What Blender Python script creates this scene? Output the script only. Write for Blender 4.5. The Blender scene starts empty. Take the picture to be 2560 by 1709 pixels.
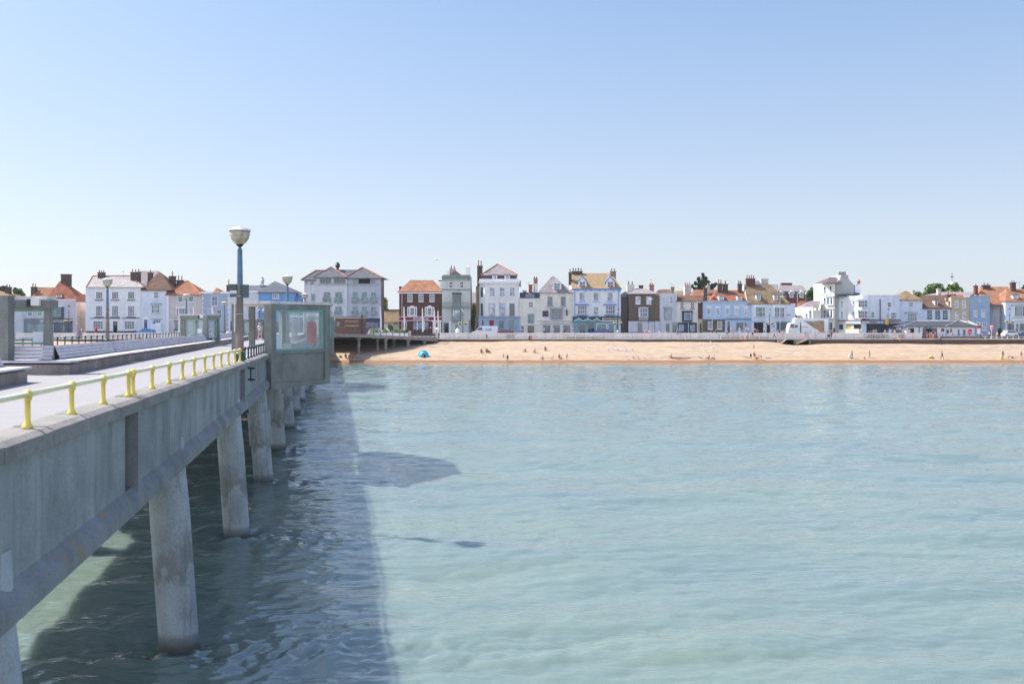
import bpy, bmesh, math, random
import numpy as np
from mathutils import Vector, Matrix
random.seed(7)
R = math.radians
F = 2489.0           # focal length in photo pixels (35 mm lens)
CX, HY = 1280.0, 802.0
H = 7.6              # eye above the sea
scene = bpy.context.scene
col = scene.collection

def W(px, py, Y):
    return Vector(((px-CX)/F*Y, Y, H-(py-HY)/F*Y))
def WX(px, Y): return (px-CX)/F*Y
def WZ(py, Y): return H-(py-HY)/F*Y

# ---------------------------------------------------------------- materials
MATS = {}
def ramp(nt, fac, stops):
    r = nt.nodes.new('ShaderNodeValToRGB')
    els = r.color_ramp.elements
    while len(els) < len(stops): els.new(0.5)
    for e, (p, c) in zip(els, stops):
        e.position = p; e.color = (c[0], c[1], c[2], 1)
    nt.links.new(fac, r.inputs[0]); return r.outputs[0]
def noise(nt, vec, scale, detail=3, rough=.55, sc=(1,1,1)):
    m = nt.nodes.new('ShaderNodeMapping'); m.inputs['Scale'].default_value = sc
    nt.links.new(vec, m.inputs['Vector'])
    n = nt.nodes.new('ShaderNodeTexNoise'); n.inputs['Scale'].default_value = scale
    n.inputs['Detail'].default_value = detail; n.inputs['Roughness'].default_value = rough
    nt.links.new(m.outputs[0], n.inputs['Vector']); return n.outputs['Fac']
def mixc(nt, fac, a, b, mode='MIX'):
    m = nt.nodes.new('ShaderNodeMix'); m.data_type = 'RGBA'; m.blend_type = mode
    for inp, v in ((m.inputs['Factor'], fac), (m.inputs['A'], a), (m.inputs['B'], b)):
        if isinstance(v, (float, int)): inp.default_value = v
        elif isinstance(v, tuple): inp.default_value = (v[0], v[1], v[2], 1)
        else: nt.links.new(v, inp)
    return m.outputs['Result']
def mat(name, c=(.5,.5,.5), rough=.75, var=.12, scale=1.2, bump=0, bscale=20, metal=0, kind=None, c2=None, spec=.4):
    if name in MATS: return MATS[name]
    m = bpy.data.materials.new(name); m.use_nodes = True
    nt = m.node_tree; b = nt.nodes['Principled BSDF']
    b.inputs['Roughness'].default_value = rough; b.inputs['Metallic'].default_value = metal
    b.inputs['Specular IOR Level'].default_value = spec
    geo = nt.nodes.new('ShaderNodeNewGeometry'); P = geo.outputs['Position']
    if c2 is None: c2 = tuple(max(0, x*(1-var*2)) for x in c)
    c1 = tuple(min(1, x*(1+var*.6)) for x in c)
    f = noise(nt, P, scale, 4)
    colr = ramp(nt, f, [(.3, c2), (.62, c1)])
    if kind == 'streak':      # weathered render: vertical runs
        s = noise(nt, P, 1.6, 4, .6, (1, 1, .12))
        colr = mixc(nt, ramp(nt, s, [(.42, (0,0,0)), (.75, (.5,.5,.5))]), colr, tuple(x*.62 for x in c))
    if kind == 'brick':
        s = noise(nt, P, 5, 3, .7, (1, 1, 2.2))
        colr = mixc(nt, ramp(nt, s, [(.4, (0,0,0)), (.62, (.8,.8,.8))]), colr, tuple(x*.55 for x in c2))
    if kind == 'tile':
        b.inputs['Specular IOR Level'].default_value = .12; b.inputs['Roughness'].default_value = .95
        s = noise(nt, P, 2.4, 5, .75, (1, .6, 1))
        colr = mixc(nt, ramp(nt, s, [(.42, (0,0,0)), (.68, (.75,.75,.75))]), colr, tuple(x*.5 for x in c))
        w = nt.nodes.new('ShaderNodeTexWave'); w.bands_direction = 'Z'; w.inputs['Scale'].default_value = 1.6
        w.inputs['Distortion'].default_value = .4
        nt.links.new(P, w.inputs['Vector'])
        bp = nt.nodes.new('ShaderNodeBump'); bp.inputs['Strength'].default_value = .5; bp.inputs['Distance'].default_value = .04
        nt.links.new(w.outputs['Fac'], bp.inputs['Height']); nt.links.new(bp.outputs[0], b.inputs['Normal'])
    elif bump:
        bp = nt.nodes.new('ShaderNodeBump'); bp.inputs['Strength'].default_value = bump; bp.inputs['Distance'].default_value = .02
        nt.links.new(noise(nt, P, bscale, 4, .6), bp.inputs['Height']); nt.links.new(bp.outputs[0], b.inputs['Normal'])
    nt.links.new(colr, b.inputs['Base Color'])
    MATS[name] = m; return m

def glass_mat(name, c, rough=.06):
    m = bpy.data.materials.new(name); m.use_nodes = True
    nt = m.node_tree; b = nt.nodes['Principled BSDF']
    geo = nt.nodes.new('ShaderNodeNewGeometry')
    f = noise(nt, geo.outputs['Position'], 1.1, 2)
    nt.links.new(ramp(nt, f, [(.35, tuple(x*.45 for x in c)), (.65, tuple(min(1,x*1.4) for x in c))]), b.inputs['Base Color'])
    b.inputs['Roughness'].default_value = rough; b.inputs['IOR'].default_value = 1.6
    b.inputs['Specular IOR Level'].default_value = .9
    MATS[name] = m; return m
def clear_glass(name, tint=(.93,.97,.97)):
    m = bpy.data.materials.new(name); m.use_nodes = True
    nt = m.node_tree; nt.nodes.remove(nt.nodes['Principled BSDF']); out = nt.nodes['Material Output']
    t = nt.nodes.new('ShaderNodeBsdfTransparent'); t.inputs[0].default_value = (*tint, 1)
    g = nt.nodes.new('ShaderNodeBsdfGlossy'); g.inputs['Roughness'].default_value = .05
    d = nt.nodes.new('ShaderNodeBsdfDiffuse'); d.inputs[0].default_value = (.85,.9,.95,1)  # pale diffuse veil stands for sky reflection and dirt on the panes
    geo = nt.nodes.new('ShaderNodeNewGeometry')
    mx0 = nt.nodes.new('ShaderNodeMixShader')
    nt.links.new(ramp(nt, noise(nt, geo.outputs['Position'], 1.5, 4, .7), [(.35,(.07,.07,.07)), (.75,(.18,.18,.18))]), mx0.inputs[0])
    nt.links.new(t.outputs[0], mx0.inputs[1]); nt.links.new(d.outputs[0], mx0.inputs[2])
    lw = nt.nodes.new('ShaderNodeLayerWeight'); lw.inputs[0].default_value = .5
    pw = nt.nodes.new('ShaderNodeMath'); pw.operation = 'POWER'; nt.links.new(lw.outputs['Facing'], pw.inputs[0]); pw.inputs[1].default_value = 4
    ma = nt.nodes.new('ShaderNodeMath'); ma.operation = 'MULTIPLY_ADD'; nt.links.new(pw.outputs[0], ma.inputs[0]); ma.inputs[1].default_value = .5; ma.inputs[2].default_value = .03
    mx = nt.nodes.new('ShaderNodeMixShader'); nt.links.new(ma.outputs[0], mx.inputs[0])
    nt.links.new(mx0.outputs[0], mx.inputs[1]); nt.links.new(g.outputs[0], mx.inputs[2])
    nt.links.new(mx.outputs[0], out.inputs[0]); MATS[name] = m; return m

# wall paints and stone
mat('white_paint', (.80,.80,.80), .7, .05, .5, kind='streak')
mat('white_brick', (.83,.84,.86), .75, .06, 3, kind='streak')
mat('cream_paint', (.80,.76,.67), .75, .06, .6, kind='streak')
mat('cream_wall', (.80,.77,.68), .75, .06, .6, kind='streak')
mat('pale_lilac', (.62,.58,.66), .75, .06, .6, kind='streak')
mat('pink_wall', (.80,.62,.54), .8, .08, .8, kind='streak')
mat('ice_blue', (.72,.77,.86), .75, .05, .6, kind='streak')
mat('taupe_wall', (.64,.58,.56), .8, .06, .6, kind='streak')
mat('grey_blue_wall', (.42,.49,.62), .75, .06, .6, kind='streak')
mat('pale_grey_wall', (.62,.66,.72), .75, .05, .6, kind='streak')
mat('sky_blue_wall', (.17,.36,.66), .7, .05, .6, kind='streak')
mat('light_blue_wall', (.47,.60,.78), .7, .05, .6, kind='streak')
mat('duck_blue_wall', (.34,.46,.60), .7, .06, .6, kind='streak')
mat('hotel_cream', (.66,.66,.70), .75, .05, .6, kind='streak')
mat('hotel_grey', (.50,.52,.60), .75, .05, .6, kind='streak')
mat('sage_wall', (.62,.64,.60), .75, .05, .6, kind='streak')
mat('sage_trim', (.24,.29,.26), .7, .08)
mat('tan_wall', (.56,.46,.33), .8, .06, .6, kind='streak')
mat('grey_render', (.42,.44,.43), .85, .08, .5, kind='streak')
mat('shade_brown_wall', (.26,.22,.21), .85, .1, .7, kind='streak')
mat('brown_brick', (.22,.17,.13), .85, .25, 2.5, kind='brick')
mat('dark_red_brick', (.17,.075,.055), .85, .2, 2.5, kind='brick')
mat('red_brick', (.28,.10,.07), .85, .2, 2.5, kind='brick')
mat('yellow_brick', (.42,.32,.21), .85, .2, 2.5, kind='brick')
mat('kiosk_brick', (.24,.13,.09), .85, .2, 2.0, kind='brick')
mat('chimney_brick', (.16,.11,.09), .9, .3, 3, kind='brick')
# roofs
mat('orange_tile', (.37,.18,.11), .85, .2, .9, kind='tile')
mat('red_tile', (.35,.14,.09), .85, .2, .9, kind='tile')
mat('brown_tile', (.19,.115,.085), .85, .2, .9, kind='tile')
mat('moss_tile', (.28,.20,.125), .85, .2, .9, kind='tile')
mat('lichen_tile', (.38,.26,.13), .85, .2, .5, kind='tile', c2=(.38,.27,.20))
mat('slate', (.15,.16,.185), .6, .15, 1.2, kind='tile')
mat('pale_slate', (.33,.29,.30), .7, .15, 1.2, kind='tile')
mat('mottled_slate', (.52,.48,.46), .8, .1, 2.5, c2=(.22,.20,.21), kind='tile')
mat('mauve_slate', (.17,.13,.145), .65, .12, 1.2, kind='tile')
mat('ridge_tile', (.55,.18,.11), .8, .1)
mat('terracotta', (.42,.16,.10), .8, .2, 3)
mat('dark_pot', (.09,.08,.09), .8, .2, 3)
mat('pale_stone', (.60,.56,.50), .85, .12, 1)
# trims
mat('trim_white', (.85,.85,.86), .5, .03)
mat('trim_grey', (.40,.42,.44), .6, .06)
mat('trim_dark', (.035,.04,.055), .5, .1)
mat('trim_navy', (.03,.05,.11), .45, .1)
mat('trim_blue', (.08,.26,.62), .45, .08)
mat('door_blue', (.02,.09,.35), .4, .08)
mat('shop_grey', (.10,.13,.17), .5, .1)
mat('shop_teal', (.20,.38,.42), .5, .1)
mat('awning_green', (.012,.09,.10), .7, .1)
mat('oxblood', (.26,.02,.045), .5, .08)
mat('oxblood_dark', (.12,.02,.03), .5, .08)
mat('sign_beige', (.60,.48,.36), .6, .06)
mat('counter_cream', (.80,.77,.62), .5, .05)
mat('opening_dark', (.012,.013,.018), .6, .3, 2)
mat('red_paint', (.55,.015,.03), .4, .08)
mat('yellow_fabric', (.75,.42,.04), .7, .1)
mat('pipe_black', (.03,.03,.035), .5, .1)
mat('lamp_black', (.02,.025,.03), .45, .1)
mat('iron_grey', (.10,.11,.12), .5, .1)
mat('galvanised', (.52,.55,.58), .45, .08, metal=.4)
glass_mat('glass_blue', (.06,.11,.165)); glass_mat('glass_pale', (.22,.30,.38)); glass_mat('glass_dark', (.03,.04,.06))
glass_mat('glass_teal', (.07,.17,.20)); glass_mat('glass_curtain', (.45,.50,.56), .3)
clear_glass('shelter_glass')
mat('pane_screen', (.55,.66,.70), .25, .1)

# ---------------------------------------------------------------- mesh builder
class MB:
    def __init__(s): s.v = []; s.f = []; s.mi = []; s.cur = 0
    def add(s, vs, fs):
        o = len(s.v); s.v += [tuple(v) for v in vs]
        s.f += [tuple(i+o for i in f) for f in fs]; s.mi += [s.cur]*len(fs); return s
    def box(s, x0, x1, y0, y1, z0, z1):
        if x0 > x1: x0, x1 = x1, x0
        if y0 > y1: y0, y1 = y1, y0
        if z0 > z1: z0, z1 = z1, z0
        return s.add([(x0,y0,z0),(x1,y0,z0),(x1,y1,z0),(x0,y1,z0),(x0,y0,z1),(x1,y0,z1),(x1,y1,z1),(x0,y1,z1)],
              [(0,3,2,1),(4,5,6,7),(0,1,5,4),(1,2,6,5),(2,3,7,6),(3,0,4,7)])
    def hexa(s, p):   # 8 points, bottom ring then top ring (ccw from above)
        return s.add(p, [(0,3,2,1),(4,5,6,7),(0,1,5,4),(1,2,6,5),(2,3,7,6),(3,0,4,7)])
    def prism(s, pts, y0, y1):  # polygon in x,z extruded along y
        n = len(pts)
        v = [(x, y0, z) for x, z in pts]+[(x, y1, z) for x, z in pts]
        f = [tuple(range(n)), tuple(range(2*n-1, n-1, -1))]
        f += [(i, (i+1) % n, n+(i+1) % n, n+i)[::-1] for i in range(n)]
        return s.add(v, f)
    def slab(s, pts, z0, z1):   # polygon in x,y (ccw) extruded along z
        n = len(pts)
        z0s = z0 if hasattr(z0, '__len__') else [z0]*n; z1s = z1 if hasattr(z1, '__len__') else [z1]*n
        v = [(p[0], p[1], a) for p, a in zip(pts, z0s)]+[(p[0], p[1], a) for p, a in zip(pts, z1s)]
        f = [tuple(range(n))[::-1], tuple(range(n, 2*n))]
        f += [(i, (i+1) % n, n+(i+1) % n, n+i) for i in range(n)]
        return s.add(v, f)
    def tube(s, pts, r, n=8, cap=True):
        pts = [Vector(p) for p in pts]; rs = r if hasattr(r, '__len__') else [r]*len(pts)
        v = []; f = []
        for i, p in enumerate(pts):
            d = (pts[min(i+1, len(pts)-1)]-pts[max(i-1, 0)])
            if d.length < 1e-9: d = Vector((0,0,1))
            d.normalize()
            a = Vector((0,0,1)) if abs(d.z) < .9 else Vector((1,0,0))
            u = d.cross(a).normalized(); w = d.cross(u)
            for k in range(n):
                t = 2*math.pi*k/n
                v.append(p+(u*math.cos(t)+w*math.sin(t))*rs[i])
        for i in range(len(pts)-1):
            for k in range(n):
                f.append((i*n+k, i*n+(k+1) % n, (i+1)*n+(k+1) % n, (i+1)*n+k)[::-1])
        if cap: f += [tuple(range(n)), tuple(range((len(pts)-1)*n, len(pts)*n))[::-1]]
        return s.add(v, f)
    def ball(s, c, rx, ry=None, rz=None, n=10, m=6):
        ry = ry or rx; rz = rz or rx; c = Vector(c)
        v = [c+Vector((0,0,rz))]
        for i in range(1, m):
            a = math.pi*i/m
            for k in range(n):
                t = 2*math.pi*k/n
                v.append(c+Vector((rx*math.sin(a)*math.cos(t), ry*math.sin(a)*math.sin(t), rz*math.cos(a))))
        v.append(c-Vector((0,0,rz))); f = []
        for k in range(n): f.append((0, 1+k, 1+(k+1) % n))
        for i in range(m-2):
            for k in range(n):
                a = 1+i*n; f.append((a+k, a+n+k, a+n+(k+1) % n, a+(k+1) % n))
        L = 1+(m-1)*n; a = 1+(m-2)*n
        for k in range(n): f.append((L, a+(k+1) % n, a+k))
        return s.add(v, f)
    def lathe(s, prof, c=(0,0,0), n=16):
        v = []; f = []
        for r, z in prof:
            for k in range(n):
                t = 2*math.pi*k/n; v.append((c[0]+r*math.cos(t), c[1]+r*math.sin(t), c[2]+z))
        for i in range(len(prof)-1):
            for k in range(n): f.append((i*n+k, i*n+(k+1) % n, (i+1)*n+(k+1) % n, (i+1)*n+k))
        f += [tuple(range(n))[::-1], tuple(range((len(prof)-1)*n, len(prof)*n))]
        return s.add(v, f)
    def build(s, name, m, parent=None, local=False, smooth=False, origin=None):
        me = bpy.data.meshes.new(name)
        if parent is not None and not local:
            off = world_loc(parent)
        elif parent is None and not local:
            if origin is None:
                a = np.array(s.v); off = Vector(((a[:,0].min()+a[:,0].max())/2, (a[:,1].min()+a[:,1].max())/2, a[:,2].min()))
            else: off = Vector(origin)
        else: off = Vector((0,0,0))
        me.from_pydata([(v[0]-off.x, v[1]-off.y, v[2]-off.z) for v in s.v], [], s.f)
        ms = m if isinstance(m, (list, tuple)) else [m]
        for x in ms: me.materials.append(MATS[x] if isinstance(x, str) else x)
        if len(ms) > 1: me.polygons.foreach_set('material_index', s.mi)
        if smooth: me.polygons.foreach_set('use_smooth', [True]*len(me.polygons))
        me.update()
        o = bpy.data.objects.new(name, me); col.objects.link(o)
        if parent is not None: o.parent = parent
        elif not local: o.location = off
        return o
def world_loc(o):
    v = Vector((0,0,0))
    while o is not None: v += o.location; o = o.parent
    return v
def tag(o, label=None, cat=None, group=None, kind=None):
    if label: o['label'] = label
    if cat: o['category'] = cat
    if group: o['group'] = group
    if kind: o['kind'] = kind
    return o
def thing(name, label, cat, loc=(0,0,0), rz=0, group=None):
    o = bpy.data.objects.new(name, None); col.objects.link(o)
    o.empty_display_size = .3
    o.location = loc; o.rotation_euler = (0,0,rz)
    return tag(o, label, cat, group)
def copy_tree(o, parent=None):
    c = o.copy(); col.objects.link(c); c.parent = parent
    for ch in list(o.children): copy_tree(ch, c)
    return c
def text_mesh(txt, name, x0, x1, zc, h, y, m, parent, depth=.03, bold=0, ang=None):
    cu = bpy.data.curves.new(name, 'FONT'); cu.body = txt; cu.align_x = 'CENTER'; cu.align_y = 'CENTER'
    cu.size = 1; cu.extrude = .02; cu.offset = bold; cu.space_character = 1.05; cu.resolution_u = 2
    t = bpy.data.objects.new('tmp', cu); col.objects.link(t)
    bpy.context.view_layer.update()
    me = bpy.data.meshes.new_from_object(t.evaluated_get(bpy.context.evaluated_depsgraph_get()))
    bpy.data.objects.remove(t); bpy.data.curves.remove(cu)
    a = np.empty(len(me.vertices)*3); me.vertices.foreach_get('co', a); a = a.reshape(-1,3)
    w = np.ptp(a[:,0]); hh = np.ptp(a[:,1])
    cx = (a[:,0].min()+a[:,0].max())/2; cy = (a[:,1].min()+a[:,1].max())/2
    pl = world_loc(parent)
    n = np.empty_like(a)
    n[:,0] = (a[:,0]-cx)*(x1-x0)/w + (x0+x1)/2 - pl.x
    n[:,2] = (a[:,1]-cy)*h/hh + zc - pl.z
    n[:,1] = y - (a[:,2]+.02)*depth/.04 - pl.y
    me.vertices.foreach_set('co', n.ravel()); me.materials.clear(); me.materials.append(MATS[m]); me.update()
    o = bpy.data.objects.new(name, me); col.objects.link(o); o.parent = parent
    return o
# ---------------------------------------------------------------- camera, light, sky
cam = bpy.data.cameras.new('camera'); co = bpy.data.objects.new('camera', cam); col.objects.link(co)
co.location = (0,0,H); co.rotation_euler = (R(90),0,0)
cam.sensor_width = 36; cam.lens = F/2560*36
cam.shift_y = -(854.5-HY)/2560; cam.clip_end = 20000; cam.clip_start = .1
cam.dof.use_dof = True; cam.dof.focus_distance = 190; cam.dof.aperture_fstop = 1.8
scene.camera = co
SUN_EL, SUN_DIR = 49.0, Vector((-.93, .36, 0)).normalized()   # horizontal direction towards the sun
sl = bpy.data.lights.new('sun', 'SUN'); so = bpy.data.objects.new('sun', sl); col.objects.link(so)
sl.energy = 5.0; sl.angle = R(.53); sl.color = (1, .95, .87)
d = Vector((SUN_DIR.x*math.cos(R(SUN_EL)), SUN_DIR.y*math.cos(R(SUN_EL)), math.sin(R(SUN_EL))))
so.rotation_euler = d.to_track_quat('Z', 'Y').to_euler(); so.location = (-60, 40, 80)
w = bpy.data.worlds.new('World'); scene.world = w; w.use_nodes = True
nt = w.node_tree; bg = nt.nodes['Background']
sk = nt.nodes.new('ShaderNodeTexSky'); sk.sky_type = 'NISHITA'; sk.sun_disc = False
sk.sun_elevation = R(SUN_EL); sk.sun_rotation = math.atan2(SUN_DIR.x, SUN_DIR.y)
sk.altitude = 0; sk.air_density = 1.0; sk.dust_density = .6; sk.ozone_density = 1.6
# thin summer haze: the sky dome pales towards the horizon
tc = nt.nodes.new('ShaderNodeTexCoord'); sx = nt.nodes.new('ShaderNodeSeparateXYZ'); nt.links.new(tc.outputs['Generated'], sx.inputs[0])
gr = ramp(nt, sx.outputs['Z'], [(0.0,(3.3,3.5,4.05)), (.09,(3.0,3.35,4.1)), (.22,(2.15,2.85,4.1)), (.36,(1.3,2.25,3.95)), (.44,(.85,1.75,3.7)), (.62,(.45,1.15,3.1)), (1.0,(.6,1.2,2.8))])
mx = mixc(nt, .72, sk.outputs[0], gr)
# whitish aureole of the hazy air round the sun
dp = nt.nodes.new('ShaderNodeVectorMath'); dp.operation = 'DOT_PRODUCT'; nt.links.new(tc.outputs['Generated'], dp.inputs[0]); dp.inputs[1].default_value = tuple(d)
mxx = nt.nodes.new('ShaderNodeMath'); mxx.operation = 'MAXIMUM'; nt.links.new(dp.outputs['Value'], mxx.inputs[0]); mxx.inputs[1].default_value = 0
pw = nt.nodes.new('ShaderNodeMath'); pw.operation = 'POWER'; nt.links.new(mxx.outputs[0], pw.inputs[0]); pw.inputs[1].default_value = 3.2
vs = nt.nodes.new('ShaderNodeVectorMath'); vs.operation = 'SCALE'; vs.inputs[0].default_value = (2.0,2.0,2.0); nt.links.new(pw.outputs[0], vs.inputs['Scale'])
va = nt.nodes.new('ShaderNodeVectorMath'); va.operation = 'ADD'; nt.links.new(mx, va.inputs[0]); nt.links.new(vs.outputs[0], va.inputs[1])
dq = nt.nodes.new('ShaderNodeVectorMath'); dq.operation = 'DOT_PRODUCT'; nt.links.new(tc.outputs['Generated'], dq.inputs[0]); dq.inputs[1].default_value = tuple(Vector((-.91,.10,.40)).normalized())  # second glow added out of view, low on the left, to whiten water reflections
mq = nt.nodes.new('ShaderNodeMath'); mq.operation = 'MAXIMUM'; nt.links.new(dq.outputs['Value'], mq.inputs[0]); mq.inputs[1].default_value = 0
pq = nt.nodes.new('ShaderNodeMath'); pq.operation = 'POWER'; nt.links.new(mq.outputs[0], pq.inputs[0]); pq.inputs[1].default_value = 7
vq = nt.nodes.new('ShaderNodeVectorMath'); vq.operation = 'SCALE'; vq.inputs[0].default_value = (3,3,3); nt.links.new(pq.outputs[0], vq.inputs['Scale'])
vr = nt.nodes.new('ShaderNodeVectorMath'); vr.operation = 'ADD'; nt.links.new(va.outputs[0], vr.inputs[0]); nt.links.new(vq.outputs[0], vr.inputs[1])
# brightening added to the unseen sky behind the viewer to lift the shaded facades
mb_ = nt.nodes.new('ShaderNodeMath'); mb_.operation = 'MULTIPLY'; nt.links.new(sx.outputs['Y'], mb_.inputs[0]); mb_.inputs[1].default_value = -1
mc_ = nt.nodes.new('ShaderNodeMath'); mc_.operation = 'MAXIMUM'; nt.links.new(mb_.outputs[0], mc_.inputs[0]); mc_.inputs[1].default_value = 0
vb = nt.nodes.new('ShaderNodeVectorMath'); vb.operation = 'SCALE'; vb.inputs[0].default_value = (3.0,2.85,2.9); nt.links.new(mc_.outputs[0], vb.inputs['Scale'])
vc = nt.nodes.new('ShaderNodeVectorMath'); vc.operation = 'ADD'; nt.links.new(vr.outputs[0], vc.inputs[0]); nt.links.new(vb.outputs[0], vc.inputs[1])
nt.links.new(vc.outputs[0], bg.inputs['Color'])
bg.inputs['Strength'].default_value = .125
scene.view_settings.view_transform = 'Standard'; scene.view_settings.look = 'None'
scene.view_settings.exposure = .67; scene.view_settings.gamma = 1
scene.view_settings.use_curve_mapping = False
scene.render.engine = 'CYCLES'
scene.cycles.max_bounces = 8; scene.cycles.transparent_max_bounces = 12
scene.cycles.use_denoising = True

# ---------------------------------------------------------------- sea
def grid_obj(name, Xs, Ys, Zs, m, smooth=True):
    r, c = Xs.shape
    co_ = np.stack([Xs, Ys, Zs], -1).reshape(-1,3)
    idx = np.arange(r*c).reshape(r, c)
    f = np.stack([idx[:-1,:-1], idx[:-1,1:], idx[1:,1:], idx[1:,:-1]], -1).reshape(-1,4)
    me = bpy.data.meshes.new(name)
    me.vertices.add(len(co_)); me.vertices.foreach_set('co', co_.ravel())
    me.loops.add(f.size); me.loops.foreach_set('vertex_index', f.ravel().astype(np.int32))
    me.polygons.add(len(f)); me.polygons.foreach_set('loop_start', (np.arange(len(f))*4).astype(np.int32))
    me.polygons.foreach_set('loop_total', np.full(len(f), 4, np.int32))
    if smooth: me.polygons.foreach_set('use_smooth', np.ones(len(f), bool))
    me.update(calc_edges=True); me.validate()
    me.materials.append(m)
    o = bpy.data.objects.new(name, me); col.objects.link(o); return o

def water_mat():
    m = bpy.data.materials.new('sea_water'); m.use_nodes = True
    nt = m.node_tree; b = nt.nodes['Principled BSDF']
    geo = nt.nodes.new('ShaderNodeNewGeometry'); P = geo.outputs['Position']
    c = ramp(nt, noise(nt, P, .08, 3, .5, (1,1.6,1)), [(.3, (.165,.225,.215)), (.7, (.195,.255,.205))])
    nt.links.new(c, b.inputs['Base Color'])
    b.inputs['Roughness'].default_value = .035; b.inputs['IOR'].default_value = 1.5
    b.inputs['Specular IOR Level'].default_value = 1.0
    b.inputs['Subsurface Weight'].default_value = 1; b.inputs['Subsurface Radius'].default_value = (1,1,1); b.inputs['Subsurface Scale'].default_value = 1.7; b.subsurface_method = 'RANDOM_WALK'
    n1 = noise(nt, P, 1.5, 3, .55, (.55,1.5,1)); n2 = noise(nt, P, 6.5, 2, .5, (.6,1.3,1)); n3 = noise(nt, P, .35, 2, .5, (.5,1.6,1))
    b1 = nt.nodes.new('ShaderNodeBump'); b1.inputs['Strength'].default_value = 1; b1.inputs['Distance'].default_value = .075
    nt.links.new(n1, b1.inputs['Height'])
    b2 = nt.nodes.new('ShaderNodeBump'); b2.inputs['Strength'].default_value = 1; b2.inputs['Distance'].default_value = .006
    nt.links.new(n2, b2.inputs['Height']); nt.links.new(b1.outputs[0], b2.inputs['Normal'])
    b3 = nt.nodes.new('ShaderNodeBump'); b3.inputs['Strength'].default_value = 1; b3.inputs['Distance'].default_value = .05
    nt.links.new(n3, b3.inputs['Height']); nt.links.new(b2.outputs[0], b3.inputs['Normal'])
    nt.links.new(b3.outputs[0], b.inputs['Normal'])
    MATS['sea_water'] = m; return m
ys = np.concatenate([np.linspace(-60, 8, 24)[:-1], np.geomspace(8, 192, 980)])
t = np.concatenate([[-4,-2.2,-1.5], np.linspace(-1.1, 1.1, 760), [1.5,2.2,4]])
YY = np.repeat(ys[:,None], len(t), 1)
XX = t[None,:]*(5+.54*np.maximum(ys, 0))[:,None]
XX[:,0] -= 500; XX[:,-1] += 500
rng = np.random.default_rng(3)
ZZ = np.zeros_like(XX)
sp = np.gradient(ys)[:,None]*np.ones_like(XX)
pile_y = [11.4, 23.3, 35.2, 47.1, 59, 71, 83]
chop = np.zeros_like(XX)
for py_ in pile_y:
    px_ = -3.7-.1627*py_
    chop += np.exp(-((YY-py_+.35)/(.9))**2)*np.exp(-np.maximum(XX-px_,0)/5.5)*np.exp(-np.maximum(px_-XX,0)/2.5)
for i in range(84):
    L = .26*(12/.26)**rng.random()
    th = rng.normal(0, .55)
    k = 2*math.pi/L; kx, ky = k*math.sin(th), k*math.cos(th)
    A = .0034*L**.74
    fade = np.clip(1.0-(sp*3.0/L-.6), 0, 1)
    ph = rng.random()*6.28
    warp = .6*np.sin(XX*.21+YY*.13+i)+.5*np.sin(YY*.31-XX*.17+2*i)
    amp = A*(1+ (3.0*chop if L < 1.6 else .3*chop))*(.7+.5*np.sin(XX*.07+YY*.045+i*.7))
    sn = np.sin(kx*XX+ky*YY+ph+warp)
    ZZ += amp*fade*(sn+.22*np.cos(2*(kx*XX+ky*YY+ph+warp)))
for i in range(10):
    L = .3+.5*rng.random(); th = rng.random()*6.28; k = 2*math.pi/L
    ZZ += .012*np.minimum(chop,1)*np.clip(1-(sp*3/L-.6),0,1)*np.sin(k*math.sin(th)*XX+k*math.cos(th)*YY+i+1.2*np.sin(XX*1.3+YY*.9+i))
ZZ *= np.clip((188-YY)/26, .12, 1)
sea = grid_obj('water', XX, YY, ZZ, water_mat()); tag(sea, kind='structure')
sb = MB(); sb.slab([(-1200,-300),(1200,-300),(1200,190),(-1200,190)], -3.2, -3.0)
mat('sea_floor', (.12,.15,.10), .9)
tag(sb.build('sea_bed', 'sea_floor'), kind='structure')

# ---------------------------------------------------------------- beach, promenade, road
def beach_mat():
    m = bpy.data.materials.new('shingle'); m.use_nodes = True
    nt = m.node_tree; b = nt.nodes['Principled BSDF']; b.inputs['Roughness'].default_value = .85
    geo = nt.nodes.new('ShaderNodeNewGeometry'); P = geo.outputs['Position']
    f = noise(nt, P, .9, 6, .75, (.5,1,1))
    c = ramp(nt, f, [(.30,(.22,.155,.10)), (.5,(.385,.285,.20)), (.7,(.49,.39,.295))])
    g = noise(nt, P, .16, 3, .5, (.35,1.6,1))
    c = mixc(nt, ramp(nt, g, [(.42,(0,0,0)), (.62,(.55,.55,.55))]), c, (.47,.325,.20))
    sep = nt.nodes.new('ShaderNodeSeparateXYZ'); nt.links.new(P, sep.inputs[0])
    add = nt.nodes.new('ShaderNodeMath'); add.operation = 'MULTIPLY_ADD'
    nt.links.new(noise(nt, P, .5, 4), add.inputs[0]); add.inputs[1].default_value = -.24; nt.links.new(sep.outputs['Z'], add.inputs[2])
    wet = ramp(nt, add.outputs[0], [(.16,(1,1,1)), (.27,(0,0,0))])
    c = mixc(nt, wet, c, (.27,.115,.04))
    nt.links.new(c, b.inputs['Base Color'])
    bp = nt.nodes.new('ShaderNodeBump'); bp.inputs['Strength'].default_value = .8; bp.inputs['Distance'].default_value = .12
    nt.links.new(noise(nt, P, 2.2, 6, .75), bp.inputs['Height']); nt.links.new(bp.outputs[0], b.inputs['Normal'])
    return m
bx = np.linspace(-230, 230, 300); bx[0] = -1200; bx[-1] = 1200
by = np.concatenate([[178], np.linspace(181.5, 213, 60)])
BX, BY = np.meshgrid(bx, by)
prof_y = [178, 183.6, 184.6, 186.2, 187.2, 192, 198, 203, 209, 213]
prof_z = [-1.2, 0.0, .30, .50, .95, 1.45, 1.98, 2.58, 3.14, 3.28]
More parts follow.
